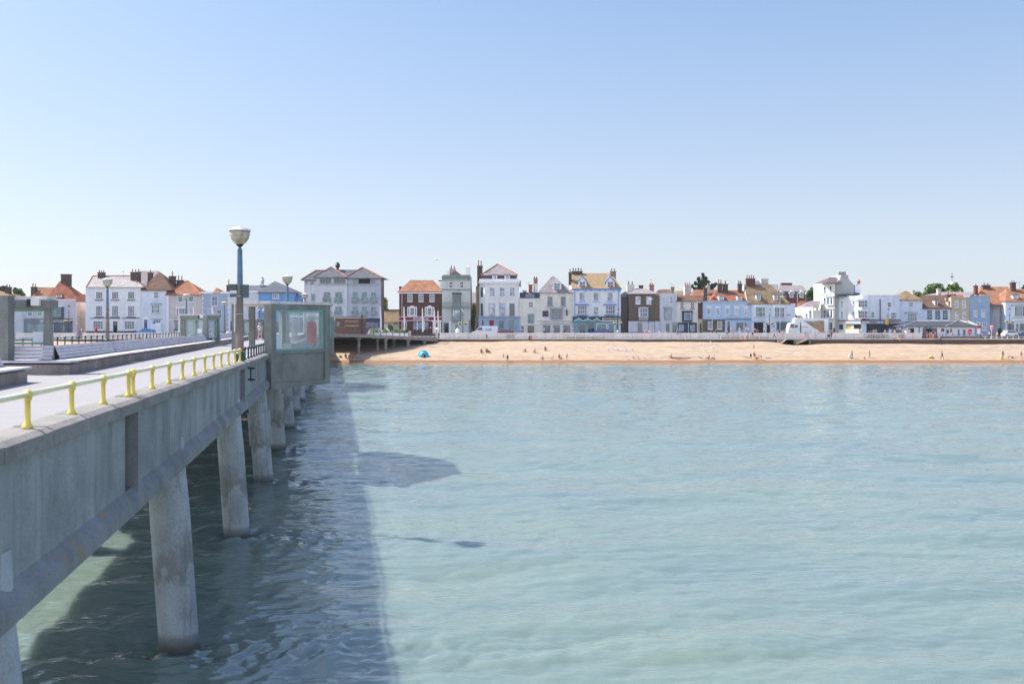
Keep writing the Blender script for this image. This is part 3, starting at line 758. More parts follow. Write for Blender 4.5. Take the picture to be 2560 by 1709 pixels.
def screen(Ys, xr_px, xl_w, depth, label, cols=True, htop=1.78, roofh=2.12):
    z = zdk(u_at(Ys)); x1 = WX(xr_px, Ys); x0 = x1-xl_w
    t = thing('glass_shelter', label, 'shelter', ((x0+x1)/2, Ys, z), group='glass shelters down the middle of the pier')
    cw = .14 if depth < 1 else .24
    for (xa, ya) in ((x1, Ys), (x0, Ys)) + (((x1, Ys+depth), (x0, Ys+depth)) if depth > 1 else ()):
        dx = -cw if xa == x1 else cw
        m = MB(); m.hexa([Vector(p) for p in ((min(xa,xa+dx)-.03,ya-.05,z),(max(xa,xa+dx)+.05,ya-.05,z),(max(xa,xa+dx)+.05,ya+cw+.1,z),(min(xa,xa+dx)-.03,ya+cw+.1,z),
            (min(xa,xa+dx),ya,z+htop),(max(xa,xa+dx),ya,z+htop),(max(xa,xa+dx),ya+cw+.05,z+htop),(min(xa,xa+dx),ya+cw+.05,z+htop))]); m.build('column', 'shelter_concrete', t)
    MB().box(x0-.04, x1+.04, Ys-.06, Ys+depth+.34, z+htop, z+roofh-.10).build('top_beam', 'shelter_concrete', t)
    MB().box(x0-.10, x1-.05, Ys-.02, Ys+depth+.42, z+roofh-.10, z+roofh).build('roof_slab', 'roof_felt', t)
    def pane(a, b_, y, h0, h1, axis):
        f = MB(); wv = .07
        def bx(p0, p1, q0, q1):
            if axis == 'x': f.box(p0, p1, y-.04, y+.04, z+q0, z+q1)
            else: f.box(y-.04, y+.04, p0, p1, z+q0, z+q1)
        bx(a, b_, h1-wv, h1); bx(a, b_, h0, h0+wv); bx(a, a+wv, h0+wv, h1-wv); bx(b_-wv, b_, h0+wv, h1-wv)
        fo = f.build('window_frame', 'pale_green_frame', t)
        g = MB()
        if axis == 'x': g.box(a+wv, b_-wv, y-.01, y+.01, z+h0+wv, z+h1-wv)
        else: g.box(y-.01, y+.01, a+wv, b_-wv, z+h0+wv, z+h1-wv)
        g.build('pane', 'shelter_glass', fo)
    yy = Ys+.15+(.10 if depth < 1 else 0)
    pane(x0+cw, x1-cw, yy, .78, htop-.003, 'x')
    if depth > 1:
        pane(Ys+.36, Ys+depth-.01, x1-.13, .5, htop-.003, 'y'); pane(Ys+.36, Ys+depth-.01, x0+.13, .5, htop-.003, 'y')
        pane(x0+cw, x1-cw, Ys+depth+.15, .5, htop-.003, 'x')
    nb = MB(); nb.box(x1-cw-.42, x1-cw-.12, yy-.03, yy-.015, z+.84, z+1.14); nb.build('notice', 'paper', t)
    nb = MB(); nb.box(x1-.55, x1-.43, Ys-.16, Ys-.06, z+1.84, z+2.04); nb.build('loudspeaker', 'lamp_black', t)
    nb = MB(); nb.box(x1-.425, x1-.20, Ys-.18, Ys-.06, z+1.86, z+2.06); nb.build('light_fitting', 'box_white', t)
    return t
screen(27.5, 123, 1.42, .12, 'near glass screen shelter with concrete frame at left picture edge')
screen(66.3, 517, 1.72, 2.6, 'second glass shelter, left of near lamp post, before grey blue house')
screen(99.0, 643, 1.6, 2.8, 'small distant glass shelter right of near lamp post, before blue house')
# stub of the shelter whose side shows at the picture edge
m = MB(); z = zdk(27)
m.box(WX(-8,26.9), WX(20,26.9), 26.9, 27.25, z+.3, z+2.12); tag(m.build('concrete_pillar', 'shelter_concrete'), 'thick concrete pillar at far left edge before the glass screen', 'pillar')

# ---------------------------------------------------------------- glazed bay shelters hung off the right side
def bay(u0, label, s=1.0, detail=True):
    pts = [(u0,.10),(u0+4.1,2.84),(u0+8.3,2.84),(u0+12.3,.10)]
    base = PP(u0+6, 1, 0)
    t = thing('glazed_bay_shelter', label, 'shelter', base, group='glazed bay shelters on the right side of the pier')
    w = [PP(u, v, 0) for u, v in pts]
    z0 = base.z
    def seg(a, b_, ta, tb, i0, i1, h0, h1):  # part of wall a->b from fraction ta..tb, inset i0..i1
        d = (b_-a); d.z = 0; L = d.length; d = d/L; nrm = Vector((-d.y, d.x, 0))  # points inward (pier is left of a->b)
        q = [a+d*ta+nrm*i0, a+d*tb+nrm*i0, a+d*tb+nrm*i1, a+d*ta+nrm*i1]
        return [Vector((p.x,p.y,z0+h0)) for p in q]+[Vector((p.x,p.y,z0+h1)) for p in q]
    for k in range(3):
        a, b_ = w[k], w[k+1]; L = Vector((b_.x-a.x, b_.y-a.y)).length
        e0, e1 = (0, L-.0) 
        c0, c1 = .40, L-.40
        MB().hexa(seg(a,b_,.0,c0,0,.42,-1.72,2.42)).build('column', 'shelter_concrete', t)
        MB().hexa(seg(a,b_,c1,L-.004,0,.40,-1.72,2.42)).build('column', 'shelter_concrete', t)
        m = MB(); m.hexa(seg(a,b_,c0,c1,.10,.30,-1.45,-.02)); m.build('panel', 'shelter_concrete', t)
        m = MB(); m.hexa(seg(a,b_,c0,c1,.0,.36,-1.72,-1.45)); m.build('sill_beam', 'shelter_concrete', t)
        m = MB(); m.hexa(seg(a,b_,c0,c1,.02,.30,-.02,.14)); m.build('sill_beam', 'shelter_concrete', t)
        m = MB(); m.hexa(seg(a,b_,c0,c1,.02,.36,2.16,2.42)); m.build('lintel', 'shelter_concrete', t)
        f = MB(); wv = .09
        f.hexa(seg(a,b_,c0,c1,.10,.20,2.16-wv,2.158)); f.hexa(seg(a,b_,c0,c1,.10,.20,.142,.14+wv))
        f.hexa(seg(a,b_,c0,c0+wv,.10,.20,.14+wv,2.16-wv)); f.hexa(seg(a,b_,c1-wv,c1,.10,.20,.14+wv,2.16-wv))
        fo = f.build('window_frame', 'teal_frame', t)
        MB().hexa(seg(a,b_,c0+wv,c1-wv,.14,.155,.14+wv,2.16-wv)).build('pane', 'shelter_glass', fo)
        if k == 0:
            MB().hexa(seg(a,b_,c0+.12,c0+.62,.16,.17,.24,.95)).build('notice', 'paper', fo)
    # floor and roof
    poly = [PP(u0+.2,-.3), w[0], w[1], w[2], w[3], PP(u0+12.1,-.3)]
    def ps(pl, dz0, dz1): 
        m = MB(); n = len(pl); m.add([Vector((p.x,p.y,z0+dz0)) for p in pl]+[Vector((p.x,p.y,z0+dz1)) for p in pl],
            [tuple(range(n))[::-1], tuple(range(n,2*n))]+[(i,(i+1)%n,n+(i+1)%n,n+i) for i in range(n)]); return m
    fl = [PP(u0+1.2,.0), PP(u0+4.4,2.7), PP(u0+8.0,2.7), PP(u0+11.2,.0)]
    ps(fl, -.12, -.005).build('floor', 'deck_planks', t)
    rf = [PP(u0+.9,-2.0), PP(u0+.1,.05), PP(u0+4.05,3.0), PP(u0+8.4,3.0), PP(u0+12.3,.05), PP(u0+11.4,-2.0)]
    ps(rf, 2.424, 2.56).build('roof_slab', 'roof_felt', t)
    for (u, v) in ((u0+1.3,-1.7),(u0+11,-1.7)):
        m = MB(); p = PP(u,v,0); m.box(p.x-.15,p.x+.15,p.y-.15,p.y+.15,p.z,z0+2.42); m.build('rear_post', 'shelter_concrete', t)
    m = MB(); a = PP(u0+2.6,.9); b_ = PP(u0+5,2.3)
    q = [PP(u0+3.0,.9,.0), PP(u0+5.0,2.2,.0), PP(u0+8.0,2.2,.0), PP(u0+8.0,1.7,0), PP(u0+5.0,1.7,.0), PP(u0+3.3,.5,.0)]
    n = 6; m.add([p for p in q]+[p+Vector((0,0,.42)) for p in q], [tuple(range(n))[::-1], tuple(range(n,2*n))]+[(i,(i+1)%n,n+(i+1)%n,n+i) for i in range(n)])
    m.build('corner_seat', 'bench_wood', t)
    return t
bay(48.7, 'large near concrete shelter with teal framed glass jutting over the water')
bay(112.5, 'smaller distant concrete shelter just right of the large one')
# red lifebuoy housing inside the near bay
p = PP(53.6, 1.9, 0)
t = thing('lifebuoy_housing', 'red domed lifebuoy housing seen through the shelter glass', 'lifebuoy housing', p)
m = MB(); z = p.z
m.slab([(p.x-.24,p.y-.12),(p.x+.24,p.y-.12),(p.x+.24,p.y+.12),(p.x-.24,p.y+.12)], z+.22, z+1.35); m.prism([(p.x+.24*math.cos(a), z+1.35+.24*math.sin(a)) for a in np.linspace(0,math.pi,9)], p.y-.12, p.y+.12)
mat('buoy_red', (.80,.03,.05), .4, .04); m.build('cover', 'buoy_red', t)
m = MB()
for dx in (-.09,0,.09): m.box(p.x+dx-.012,p.x+dx+.012,p.y-.14,p.y-.121,z+.3,z+1.45)
m.build('ridge', 'oxblood', t)
MB().box(p.x-.06,p.x+.06,p.y-.08,p.y+.08,z-.01,z+.22).build('stand', 'red_paint', t)
# ---------------------------------------------------------------- building kit (sizes read off in photo pixels, built in metres at each facade's distance)
GZ = RZ+.10
GLS = ['glass_blue','glass_pale','glass_blue','glass_curtain','glass_teal']
_n = [0]
class House:
    def __init__(s, name, label, x0, x1, Y=232, D=9, cat='house', group=None):
        _n[0] += 1
        s.Y = Y+(_n[0] % 3)*.12; s.D = D; s.x0, s.x1 = x0, x1
        s.t = thing(name, label, cat, (WX((x0+x1)/2, s.Y), s.Y, GZ), group=group)
    def X(s, px, dy=0): return WX(px, s.Y)
    def Z(s, py): return WZ(py, s.Y)
    def wall(s, x0, x1, ytop, m, ybot=None, dy=0, D=None, name='wall', taper=None):
        mb = MB(); z0 = GZ-.3 if ybot is None else s.Z(ybot)
        mb.box(s.X(x0), s.X(x1), s.Y+dy, s.Y+(D or s.D), z0, s.Z(ytop)); return mb.build(name, m, s.t)
    def band(s, x0, x1, y0, y1, m, out=.12, name='cornice', dy=0):
        return MB().box(s.X(x0), s.X(x1), s.Y+dy-out, s.Y+dy+.02, s.Z(y1), s.Z(y0)).build(name, m, s.t)
    def win(s, xc, y0, y1, w, cols=2, rows=2, fm='trim_white', gm=None, sill=True, dy=0, name='window', fw=.10, par=None, bar=.05):
        _n[0] += 1; gm = gm or GLS[(_n[0]*7) % 5]
        X0, X1, Z1, Z0 = s.X(xc-w/2), s.X(xc+w/2), s.Z(y0), s.Z(y1); y = s.Y+dy; f = MB()
        f.box(X0, X1, y-.07, y, Z1-fw, Z1); f.box(X0, X1, y-.07, y, Z0, Z0+fw)
        f.box(X0, X0+fw, y-.07, y, Z0+fw, Z1-fw); f.box(X1-fw, X1, y-.07, y, Z0+fw, Z1-fw)
        for i in range(1, cols):
            x = X0+(X1-X0)*i/cols; f.box(x-bar/2, x+bar/2, y-.055, y-.012, Z0+fw, Z1-fw)
        for i in range(1, rows):
            z = Z0+(Z1-Z0)*i/rows; b = bar*1.5 if rows == 2 else bar; f.box(X0+fw, X1-fw, y-.06, y-.014, z-b/2, z+b/2)
        f.cur = 1
        if sill: f.box(X0-.08, X1+.08, y-.16, y+.01, Z0-.10, Z0-.003)
        if sill and sill is not True: sm = sill
        else: sm = fm
        o = f.build(name, [fm, sm], par or s.t)
        MB().box(X0+fw*.9, X1-fw*.9, y-.03, y-.005, Z0+fw*.9, Z1-fw*.9).build('pane', gm, o) if par is None else None
        return o
    def wins(s, xs, y0, y1, w, *a, **k):
        for x in xs: s.win(x, y0, y1, w, *a, **k)
    def door(s, x0, x1, y0, y1=834, m='door_blue', fm='trim_white'):
        f = MB(); z0 = GZ if y1 is None else s.Z(y1); z0 = max(z0, GZ-.02)
        X0, X1 = s.X(x0), s.X(x1); z1 = s.Z(y0)
        f.box(X0, X1, s.Y-.05, s.Y+.01, z0, z1); f.cur = 1
        f.box(X0-.12, X0, s.Y-.10, s.Y, z0, z1+.14); f.box(X1, X1+.12, s.Y-.10, s.Y, z0, z1+.14); f.box(X0, X1, s.Y-.10, s.Y, z1, z1+.14)
        o = f.build('door', [m, fm], s.t)
        MB().box(X0+.14*(X1-X0), X1-.14*(X1-X0), s.Y-.065, s.Y-.048, z0+.62*(z1-z0), z1-.15).build('pane', 'glass_dark', o)
        return o
    def shop(s, x0, x1, y0, y1, n, fm, gm='glass_dark', dy=0):
        return s.win((x0+x1)/2, y0, y1, x1-x0, n, 1, fm, gm, False, dy, 'shop_window', .13)
    def bay(s, x0, x1, y0, y1, m='trim_white', top=None, out=.7, cols=2, rows=2, gm=None, apron=0, roofm=None, side=.26):
        X0, X1, Z1, Z0 = s.X(x0), s.X(x1), s.Z(y0), s.Z(y1); y = s.Y; q = (X1-X0)*.13
        b = MB(); zb = Z0-apron*s.Y/F
        b.slab([(X0,y+.01),(X0+q,y-out),(X1-q,y-out),(X1,y+.01)], zb, Z1)
        o = b.build('bay_window', m, s.t)
        fw = .09; xs = X0+q; xe = X1-q; d1 = side*(xe-xs)
        gm = gm or GLS[(_n[0]*3) % 5]; _n[0] += 1
        if side: segs = [(xs+.04, xs+d1-.05, 1), (xs+d1+.05, xe-d1-.05, cols), (xe-d1+.05, xe-.04, 1)]
        else: segs = [(xs+.06, xe-.06, cols)]
        g = MB()
        for a, c, n in segs:
            g.cur = 0; g.box(a, c, y-out-.02, y-out+.001, Z0+.12, Z1-.12); g.cur = 1
            for i in range(1, n): xx = a+(c-a)*i/n; g.box(xx-.03, xx+.03, y-out-.045, y-out-.019, Z0+.12, Z1-.12)
            for i in range(1, rows): zz = Z0+(Z1-Z0)*i/rows; g.box(a, c, y-out-.043, y-out-.021, zz-.04, zz+.04)
        for sgn, (xa, xb) in ((1, (X0, X0+q)), (-1, (X1-q, X1))):
            pass
        g.build('pane', [gm, m], o)
        if top: MB().slab([(X0-.15,y+.012),(X0+q-.15,y-out-.18),(X1-q+.15,y-out-.18),(X1+.15,y+.012)], Z1+.002, Z1+.28).build('cornice', top, s.t)
        return o
    def hip(s, x0, x1, ye, rx0, rx1, yr, m, D=None, oh=.35, dy=0, yb=0, ridge=None, name='roof', gm=None, fr=.5):
        """roof: eaves x0..x1 at ye; ridge rx0..rx1 at yr, ridge line fr of the depth back"""
        D = (D or s.D); ya = s.Y+dy-oh; ybk = s.Y+D+oh; ym = s.Y+dy+(D-dy)*fr
        k = ym/s.Y
        A = lambda px, py, y: Vector((WX(px, y), y, WZ(py, y)))
        X0, X1, Z = s.X(x0), s.X(x1), s.Z(ye)
        r0, r1 = A(rx0, yr, ym), A(rx1, yr, ym)
        v = [(X0,ya,Z),(X1,ya,Z),(X1,ybk,Z),(X0,ybk,Z), r0, r1]
        v += [(X0,ya,Z-.14),(X1,ya,Z-.14),(X1,ybk,Z-.14),(X0,ybk,Z-.14)]
        b = MB(); f0 = [(0,1,5,4),(2,3,4,5)]; ends = [(1,2,5),(3,0,4)]
        b.add(v, f0+[(6,9,8,7),(6,7,1,0),(7,8,2,1),(8,9,3,2),(9,6,0,3)])
        b.cur = 1; b.add(v[:6], ends)
        o = b.build(name, [m, gm or m], s.t)
        if ridge:
            g = MB()
            for p, q in ((v[0], r0), (v[1], r1), (r0, r1)):
                g.tube([Vector(p)+Vector((0,0,.05)), Vector(q)+Vector((0,0,.06))], .13, 5)
            g.build('ridge', ridge, o)
        return o
    def gable(s, x0, x1, ye, ax, ay, m, fm, D=None, dy=0, oh=.25, name='roof', ridge=None):
        """gable end towards the sea, ridge running back"""
        D = D or s.D; y0 = s.Y+dy; P = [(s.X(x0), s.Z(ye)), (s.X(x1), s.Z(ye)), (s.X(ax), s.Z(ay))]
        MB().prism(P, y0+.03, y0+D).build('gable_wall', fm, s.t)
        b = MB(); th = .16
        for (a, c) in ((P[0], P[2]), (P[2], P[1])):
            b.prism([(a[0],a[1]),(c[0],c[1]),(c[0],c[1]+th),(a[0],a[1]+th)][::-1], y0-oh, y0+D)
        return b.build(name, m, s.t)
    def chim(s, x0, x1, yt, yb, m='chimney_brick', pots=2, pm='terracotta', ph=7, dy=3.5, w=.9, cap=None):
        y = s.Y+dy; X0, X1, Z1, Z0 = WX(x0, y), WX(x1, y), WZ(yt, y), WZ(yb, y)-.8
        b = MB(); b.box(X0, X1, y, y+w, Z0, Z1-.22); b.box(X0-.09, X1+.09, y-.09, y+w+.09, Z1-.22, Z1)
        o = b.build('chimney', m, s.t)
        for i in range(pots):
            x = X0+(X1-X0)*(i+.5)/pots if pots > 1 else (X0+X1)/2; h = ph*y/F*(1 if i % 2 == 0 else .88)
            MB().lathe([(.17,0),(.13,.1),(.12,h*.9),(.155,h)], (x, y+w/2, Z1), 8).build('chimney_pot', pm, o)
        return o
    def dormer(s, xc, w, y0, y1, m='trim_white', rm='slate', dy=1.6, peak=0, cols=2, rows=2, gm=None, trim=None):
        y = s.Y+dy; X0, X1, Z1, Z0 = WX(xc-w/2, y), WX(xc+w/2, y), WZ(y0, y), WZ(y1, y)
        o = MB().box(X0, X1, y, y+2.6, Z0-.1, Z1).build('dormer', m, s.t)
        b = MB()
        if peak:
            zp = WZ(y0-peak, y); xm = (X0+X1)/2; e = .28
            MB().prism([(X0,Z1),(X1,Z1),(xm,zp)], y+.02, y+2.6).build('dormer_gable', m, o)
            for (a, c) in (((X0-e, Z1-e*.8), (xm, zp)), ((xm, zp), (X1+e, Z1-e*.8))):
                b.prism([a, c, (c[0], c[1]+.2), (a[0], a[1]+.2)][::-1], y-.2, y+2.6)
            b.build('dormer_roof', trim or rm, o)
        else: b.box(X0-.12, X1+.12, y-.14, y+2.7, Z1+.003, Z1+.14).build('dormer_roof', rm, o)
        ww = (X1-X0)*.62; xm = (X0+X1)/2; g = MB(); h = Z1-Z0
        a0, a1, c0, c1 = xm-ww/2, xm+ww/2, Z0+h*.12, Z1-h*.08 + (h*.1 if peak else 0)
        g.box(a0, a1, y-.03, y-.002, c0, c1); g.cur = 1
        for i in range(1, cols): x = a0+ww*i/cols; g.box(x-.03, x+.03, y-.05, y-.028, c0, c1)
        for i in range(1, rows): z = c0+(c1-c0)*i/rows; g.box(a0, a1, y-.048, y-.03, z-.03, z+.03)
        g.build('window', [gm or 'glass_blue', 'trim_white'], o)
        return o
    def text(s, txt, x0, x1, yc, h, m, out=.2, bold=.01, name='lettering'):
        return text_mesh(txt, name, s.X(x0), s.X(x1), s.Z(yc), h*s.Y/F, s.Y-out, m, s.t, bold=bold)
    def pipe(s, x, y0, y1, m='trim_white', r=.06):
        return MB().tube([(s.X(x), s.Y-.1, s.Z(y0)), (s.X(x), s.Y-.1, max(s.Z(y1), GZ))], r, 6).build('drain_pipe', m, s.t)
    def box(s, name, x0, x1, y0, y1, m, out=.1, dy=0, D=.12):
        return MB().box(s.X(x0), s.X(x1), s.Y+dy-out, s.Y+dy-out+D, s.Z(y1), s.Z(y0)).build(name, m, s.t)
    def slant(s, xa, da, xb, db, ytop, m, depth=6):
        """wall turned towards the sun: from px xa (set back da) to px xb (set back db)"""
        a = Vector((WX(xa, s.Y+da), s.Y+da, 0)); b = Vector((WX(xb, s.Y+db), s.Y+db, 0))
        MB().slab([(a.x,a.y),(b.x,b.y),(b.x,b.y+depth),(a.x,a.y+depth)], GZ-.3, s.Z(ytop)).build('wall', m, s.t)
        d = b-a; n = Vector((d.y,-d.x,0)).normalized()
        def put(x0, x1, y0, y1, name, mm, o0=0, o1=.06):
            t0, t1 = (x0-xa)/(xb-xa), (x1-xa)/(xb-xa)
            q = [a+d*t0+n*o1, a+d*t1+n*o1, a+d*t1+n*o0, a+d*t0+n*o0]
            return MB().slab([(p.x,p.y) for p in q], s.Z(y1), s.Z(y0)).build(name, mm, s.t)
        def w(xc, y0, y1, ww, gm='glass_blue', fm='trim_white'):
            put(xc-ww/2-.7, xc+ww/2+.7, y0-.8, y1+.8, 'window', fm, 0, .05); ym = (y0+y1)/2
            put(xc-ww/2, xc+ww/2, y0, ym-.3, 'pane', gm, .051, .065); put(xc-ww/2, xc+ww/2, ym+.3, y1, 'pane', 'glass_pale', .051, .065)
        return put, w
    def aerial(s, x, y0, y1, dy=3.6):
        y = s.Y+dy; X = WX(x, y); z0, z1 = WZ(y1, y)-.5, WZ(y0, y)
        b = MB(); b.tube([(X,y,z0),(X,y,z1)], .03, 5); b.tube([(X-.6,y,z1-.1),(X+.35,y,z1-.1)], .025, 5)
        for k in range(4): b.tube([(X-.5+.22*k,y-.2,z1-.1),(X-.5+.22*k,y+.2,z1-.1)], .015, 4)
        return b.build('aerial', 'iron_grey', s.t)

# ===== left of the pier view
h = House('house', 'small tan roofed house at the far left edge behind the glass screen', -70, 30)
h.wall(-70, 30, 744, 'cream_paint'); h.hip(-74, 34, 743, -40, 2, 727, 'moss_tile'); h.chim(12, 25, 717, 740, pots=2); h.wins([-30,-5,15], 765, 782, 9)
h.shop(-20, 26, 802, 832, 3, 'shop_grey')
h = House('pub', 'lilac fronted pub with steep red brown roof and big central chimney', 60, 189, D=5.3, cat='pub')
h.wall(34, 189, 749, 'pale_lilac'); h.wall(189.2, 193, 755, 'pink_wall', D=5.2)
h.wall(60, 191.5, 757, 'pink_wall', dy=.3, D=5.3, name='side_wall')
h.hip(112, 196, 750, 150, 158, 702, 'red_tile', dy=.4, D=7.4, name='roof'); h.hip(60, 140, 748, 92, 134, 718, 'orange_tile', dy=3.5, D=10)
h.chim(152, 172, 685, 712, pots=0, dy=3.4, w=1.6); h.chim(77, 89, 717, 738, pots=2, dy=5, ph=9); h.dormer(147, 15, 737, 749, 'trim_white', 'red_tile', dy=.6)
h.band(34, 190, 748, 750, 'trim_white', .12)
h.bay(129, 160, 767, 795, 'shop_grey', 'trim_white', .7, 1, 1, 'glass_teal', side=.22)
h.wall(60, 181, 796, 'shop_grey', dy=-.18, D=.2, name='shopfront')
h.text('WELLINGTON', 101, 161, 802.5, 6, 'trim_white', .28)
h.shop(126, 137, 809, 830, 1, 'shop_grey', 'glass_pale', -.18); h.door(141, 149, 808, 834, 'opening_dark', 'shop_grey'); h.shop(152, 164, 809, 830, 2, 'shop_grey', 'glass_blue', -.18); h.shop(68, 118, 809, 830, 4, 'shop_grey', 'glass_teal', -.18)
h.wins([75,100], 770, 790, 13, 1, 2)
h = House('pub', 'white painted brick three storey pub with mottled slate roof and nine small paned windows', 214, 352, cat='pub')
h.wall(214, 352, 717, 'white_brick'); h.hip(217, 362, 717.5, 232, 326, 690, 'mottled_slate', ridge='terracotta')
h.chim(244, 260, 681, 692, pots=3, ph=6); h.chim(326, 349, 680, 705, pots=3, ph=8, dy=2.5); h.aerial(308, 678, 692)
h.wins([248,288,328], 729, 748, 17, 3, 4, 'trim_white', 'glass_dark'); h.wins([248,288,328], 764, 791, 17, 3, 5, 'trim_white', 'glass_blue')
for xc in (248,288,328): h.band(xc-10, xc+10, 749, 751, 'trim_dark', .22, 'sill'); h.band(xc-11, xc+11, 791.5, 793.5, 'trim_dark', .25, 'sill')
h.band(225, 300, 794.5, 796, 'trim_dark', .14); h.band(305, 350, 794.5, 796, 'trim_dark', .14)
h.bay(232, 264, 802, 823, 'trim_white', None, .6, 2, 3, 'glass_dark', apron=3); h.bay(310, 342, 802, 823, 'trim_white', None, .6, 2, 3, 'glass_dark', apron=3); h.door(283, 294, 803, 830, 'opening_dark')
h.band(214, 352, 827.5, 834, 'trim_navy', .05, 'plinth')
h = House('house', 'pale ice blue house with arched blue door and steep brown hipped roof', 353, 416)
h.wall(352.5, 416, 725, 'ice_blue'); h.hip(353, 433, 725, 396, 402, 681, 'brown_tile', fr=.62)
h.win(390.5, 729, 746, 13, 4, 2, gm='glass_blue'); h.bay(378, 404, 761, 783, 'trim_white', 'trim_grey', .6, 4, 2, 'glass_blue'); h.band(378, 406, 796, 798, 'trim_grey', .2)
h.win(393, 798, 808, 19, 3, 1); h.wall(380, 405, 808, 'trim_white', dy=-.5, D=.5, name='bay_base')
h.door(360.5, 368.5, 798, 824, 'door_blue'); m_ = MB(); Xc = h.X(364.5); zc = h.Z(799)
m_.prism([(Xc+.72*math.cos(a), zc+.72*math.sin(a)) for a in np.linspace(0, math.pi, 12)], h.Y-.09, h.Y); m_.build('door_arch', 'trim_white', h.t)
h.chim(422, 437, 690, 722, pots=1, ph=12, dy=4, m='chimney_brick'); h.chim(441, 457, 700, 716, pots=2, ph=12, dy=5)
h = House('house', 'tall pale roofed house rising behind the white pub', 330, 410, Y=242, D=8)
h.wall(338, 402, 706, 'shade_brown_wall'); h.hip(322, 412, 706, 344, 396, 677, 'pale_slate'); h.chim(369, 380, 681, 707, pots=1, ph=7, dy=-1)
h = House('house', 'beige taupe house under a bright orange hipped roof', 416, 503)
h.wall(416, 503, 736, 'taupe_wall'); h.wall(416, 422, 737, 'trim_white', dy=-.1, D=.15, name='pilaster'); h.hip(415, 504, 736.5, 466, 472, 703, 'orange_tile', ridge='ridge_tile')
h.wins([451,478], 740, 755, 12, 1, 1, gm='glass_teal'); h.bay(439, 475, 770, 791, 'trim_white', 'trim_white', .6, 3, 1, 'glass_teal'); h.win(445, 804, 828, 20, 2, 1, gm='glass_teal'); h.band(436, 460, 801, 803, 'trim_dark', .3); h.band(422, 503, 799.5, 801, 'trim_white', .08)
h = House('house', 'grey blue house with white corner quoins and white parapet', 503, 575)
h.wall(503.2, 575, 731, 'grey_blue_wall'); h.band(503, 576, 729, 734, 'trim_white', .3, 'parapet')
q_ = MB()
for k in range(15):
    yy = 737+k*6; w_ = 6 if k % 2 else 4; q_.box(h.X(503), h.X(503+w_), h.Y-.07, h.Y+.01, h.Z(yy+4.2), h.Z(yy)); q_.box(h.X(575-w_), h.X(575), h.Y-.07, h.Y+.01, h.Z(yy+4.2), h.Z(yy))
q_.build('quoins', 'trim_white', h.t)
h.win(537, 740, 765, 15, 2, 2, gm='glass_blue'); h.wins([525], 771, 786, 10, 2, 1, gm='glass_pale'); h.win(548.5, 773, 795, 12, 2, 2, gm='glass_dark'); h.win(538, 807, 823, 11, 1, 2, gm='glass_dark'); h.win(520, 807, 823, 11, 1, 2)
h.chim(566, 575, 712, 732, pots=1, ph=13); h.hip(533, 552, 731, 540, 544, 720, 'red_tile', D=5, name='small_roof')
h = House('house', 'plain pale grey building with slate roof between quoined house and blue house', 575, 646)
h.wall(575.2, 646, 728, 'pale_grey_wall'); h.band(575, 647, 727, 731, 'trim_white', .3, 'parapet'); h.hip(600, 668, 728, 614, 668, 713, 'slate', dy=1)
h.door(576, 589, 802, 834, 'door_blue'); h.wins([617], 752, 772, 10, 1, 2); h.shop(600, 640, 802, 830, 3, 'trim_white', 'glass_teal'); h.box('roof_vent', 639, 648, 709, 714, 'galvanised', dy=4, D=.8)
b_ = MB(); y_ = h.Y+5; b_.lathe([(.25,0),(.25,.4),(.45,.7),(.5,1.0),(.25,1.6),(.3,1.9)], (WX(656,y_), y_, WZ(713,y_)), 10); b_.build('roof_cowl', 'galvanised', h.t)
h = House('house', 'bright blue rendered house with grey slate hipped roof', 646, 736)
h.wall(646.3, 736, 730, 'sky_blue_wall'); h.hip(643, 738, 730.5, 686, 689, 703, 'slate'); h.win(689.5, 734, 746, 16, 3, 2, gm='glass_blue'); h.wins([665,715], 760, 778, 12)
h.wall(736.2, 745, 736, 'sky_blue_wall', dy=2, D=6, name='side_wall'); h.hip(730, 749, 738, 733, 742, 728, 'slate', dy=2, D=6, name='small_roof'); h.wall(650, 730, 806, 'shop_grey', dy=-.1, D=.15, name='shopfront')
# hotel with two hipped pavilions
h = House('hotel', 'large grey and cream hotel with red ridged slate roofs and balconied windows', 755, 952, D=6, cat='hotel')
h.wall(755, 790, 697, 'hotel_cream', dy=2.5, name='left_wing'); h.wall(791, 868, 694, 'hotel_cream'); h.wall(868, 952, 695, 'hotel_grey', dy=.25)
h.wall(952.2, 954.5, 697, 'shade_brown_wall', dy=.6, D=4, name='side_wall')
h.hip(748, 800, 698.5, 790, 812, 676, 'slate', dy=2.2, D=8, ridge='ridge_tile'); h.hip(785, 869, 693, 828, 830, 668, 'slate', D=7, ridge='ridge_tile', oh=.9); h.hip(864, 960, 695, 905, 907, 669, 'slate', D=7, ridge='ridge_tile', oh=.9, dy=.2)
h.hip(830, 905, 694, 845, 895, 674, 'slate', dy=3, D=9, name='rear_roof')
h.band(789, 869, 709.5, 712.5, 'trim_grey', .25); h.band(867, 954, 710.5, 713, 'trim_grey', .25, dy=.25)
h.shop(799, 828, 695.5, 709, 4, 'trim_grey', 'glass_dark'); h.shop(834, 864, 695.5, 709, 4, 'trim_grey', 'glass_dark'); h.shop(883, 895, 695.5, 709, 1, 'trim_grey', 'glass_teal', .25); h.box('opening', 896, 925, 697, 709, 'opening_dark', .03, .25, .04); h.shop(926, 938, 695.5, 709, 1, 'trim_grey', 'glass_teal', .25)
h.wins([775], 700, 711, 9, 1, 1, 'trim_grey', 'glass_teal', False, 2.5); h.wins([761], 700, 711, 5, 1, 1, 'trim_grey', 'glass_teal', False, 2.5); h.win(777, 733, 752, 9, 1, 1, 'trim_grey', 'glass_teal', False, 2.5)
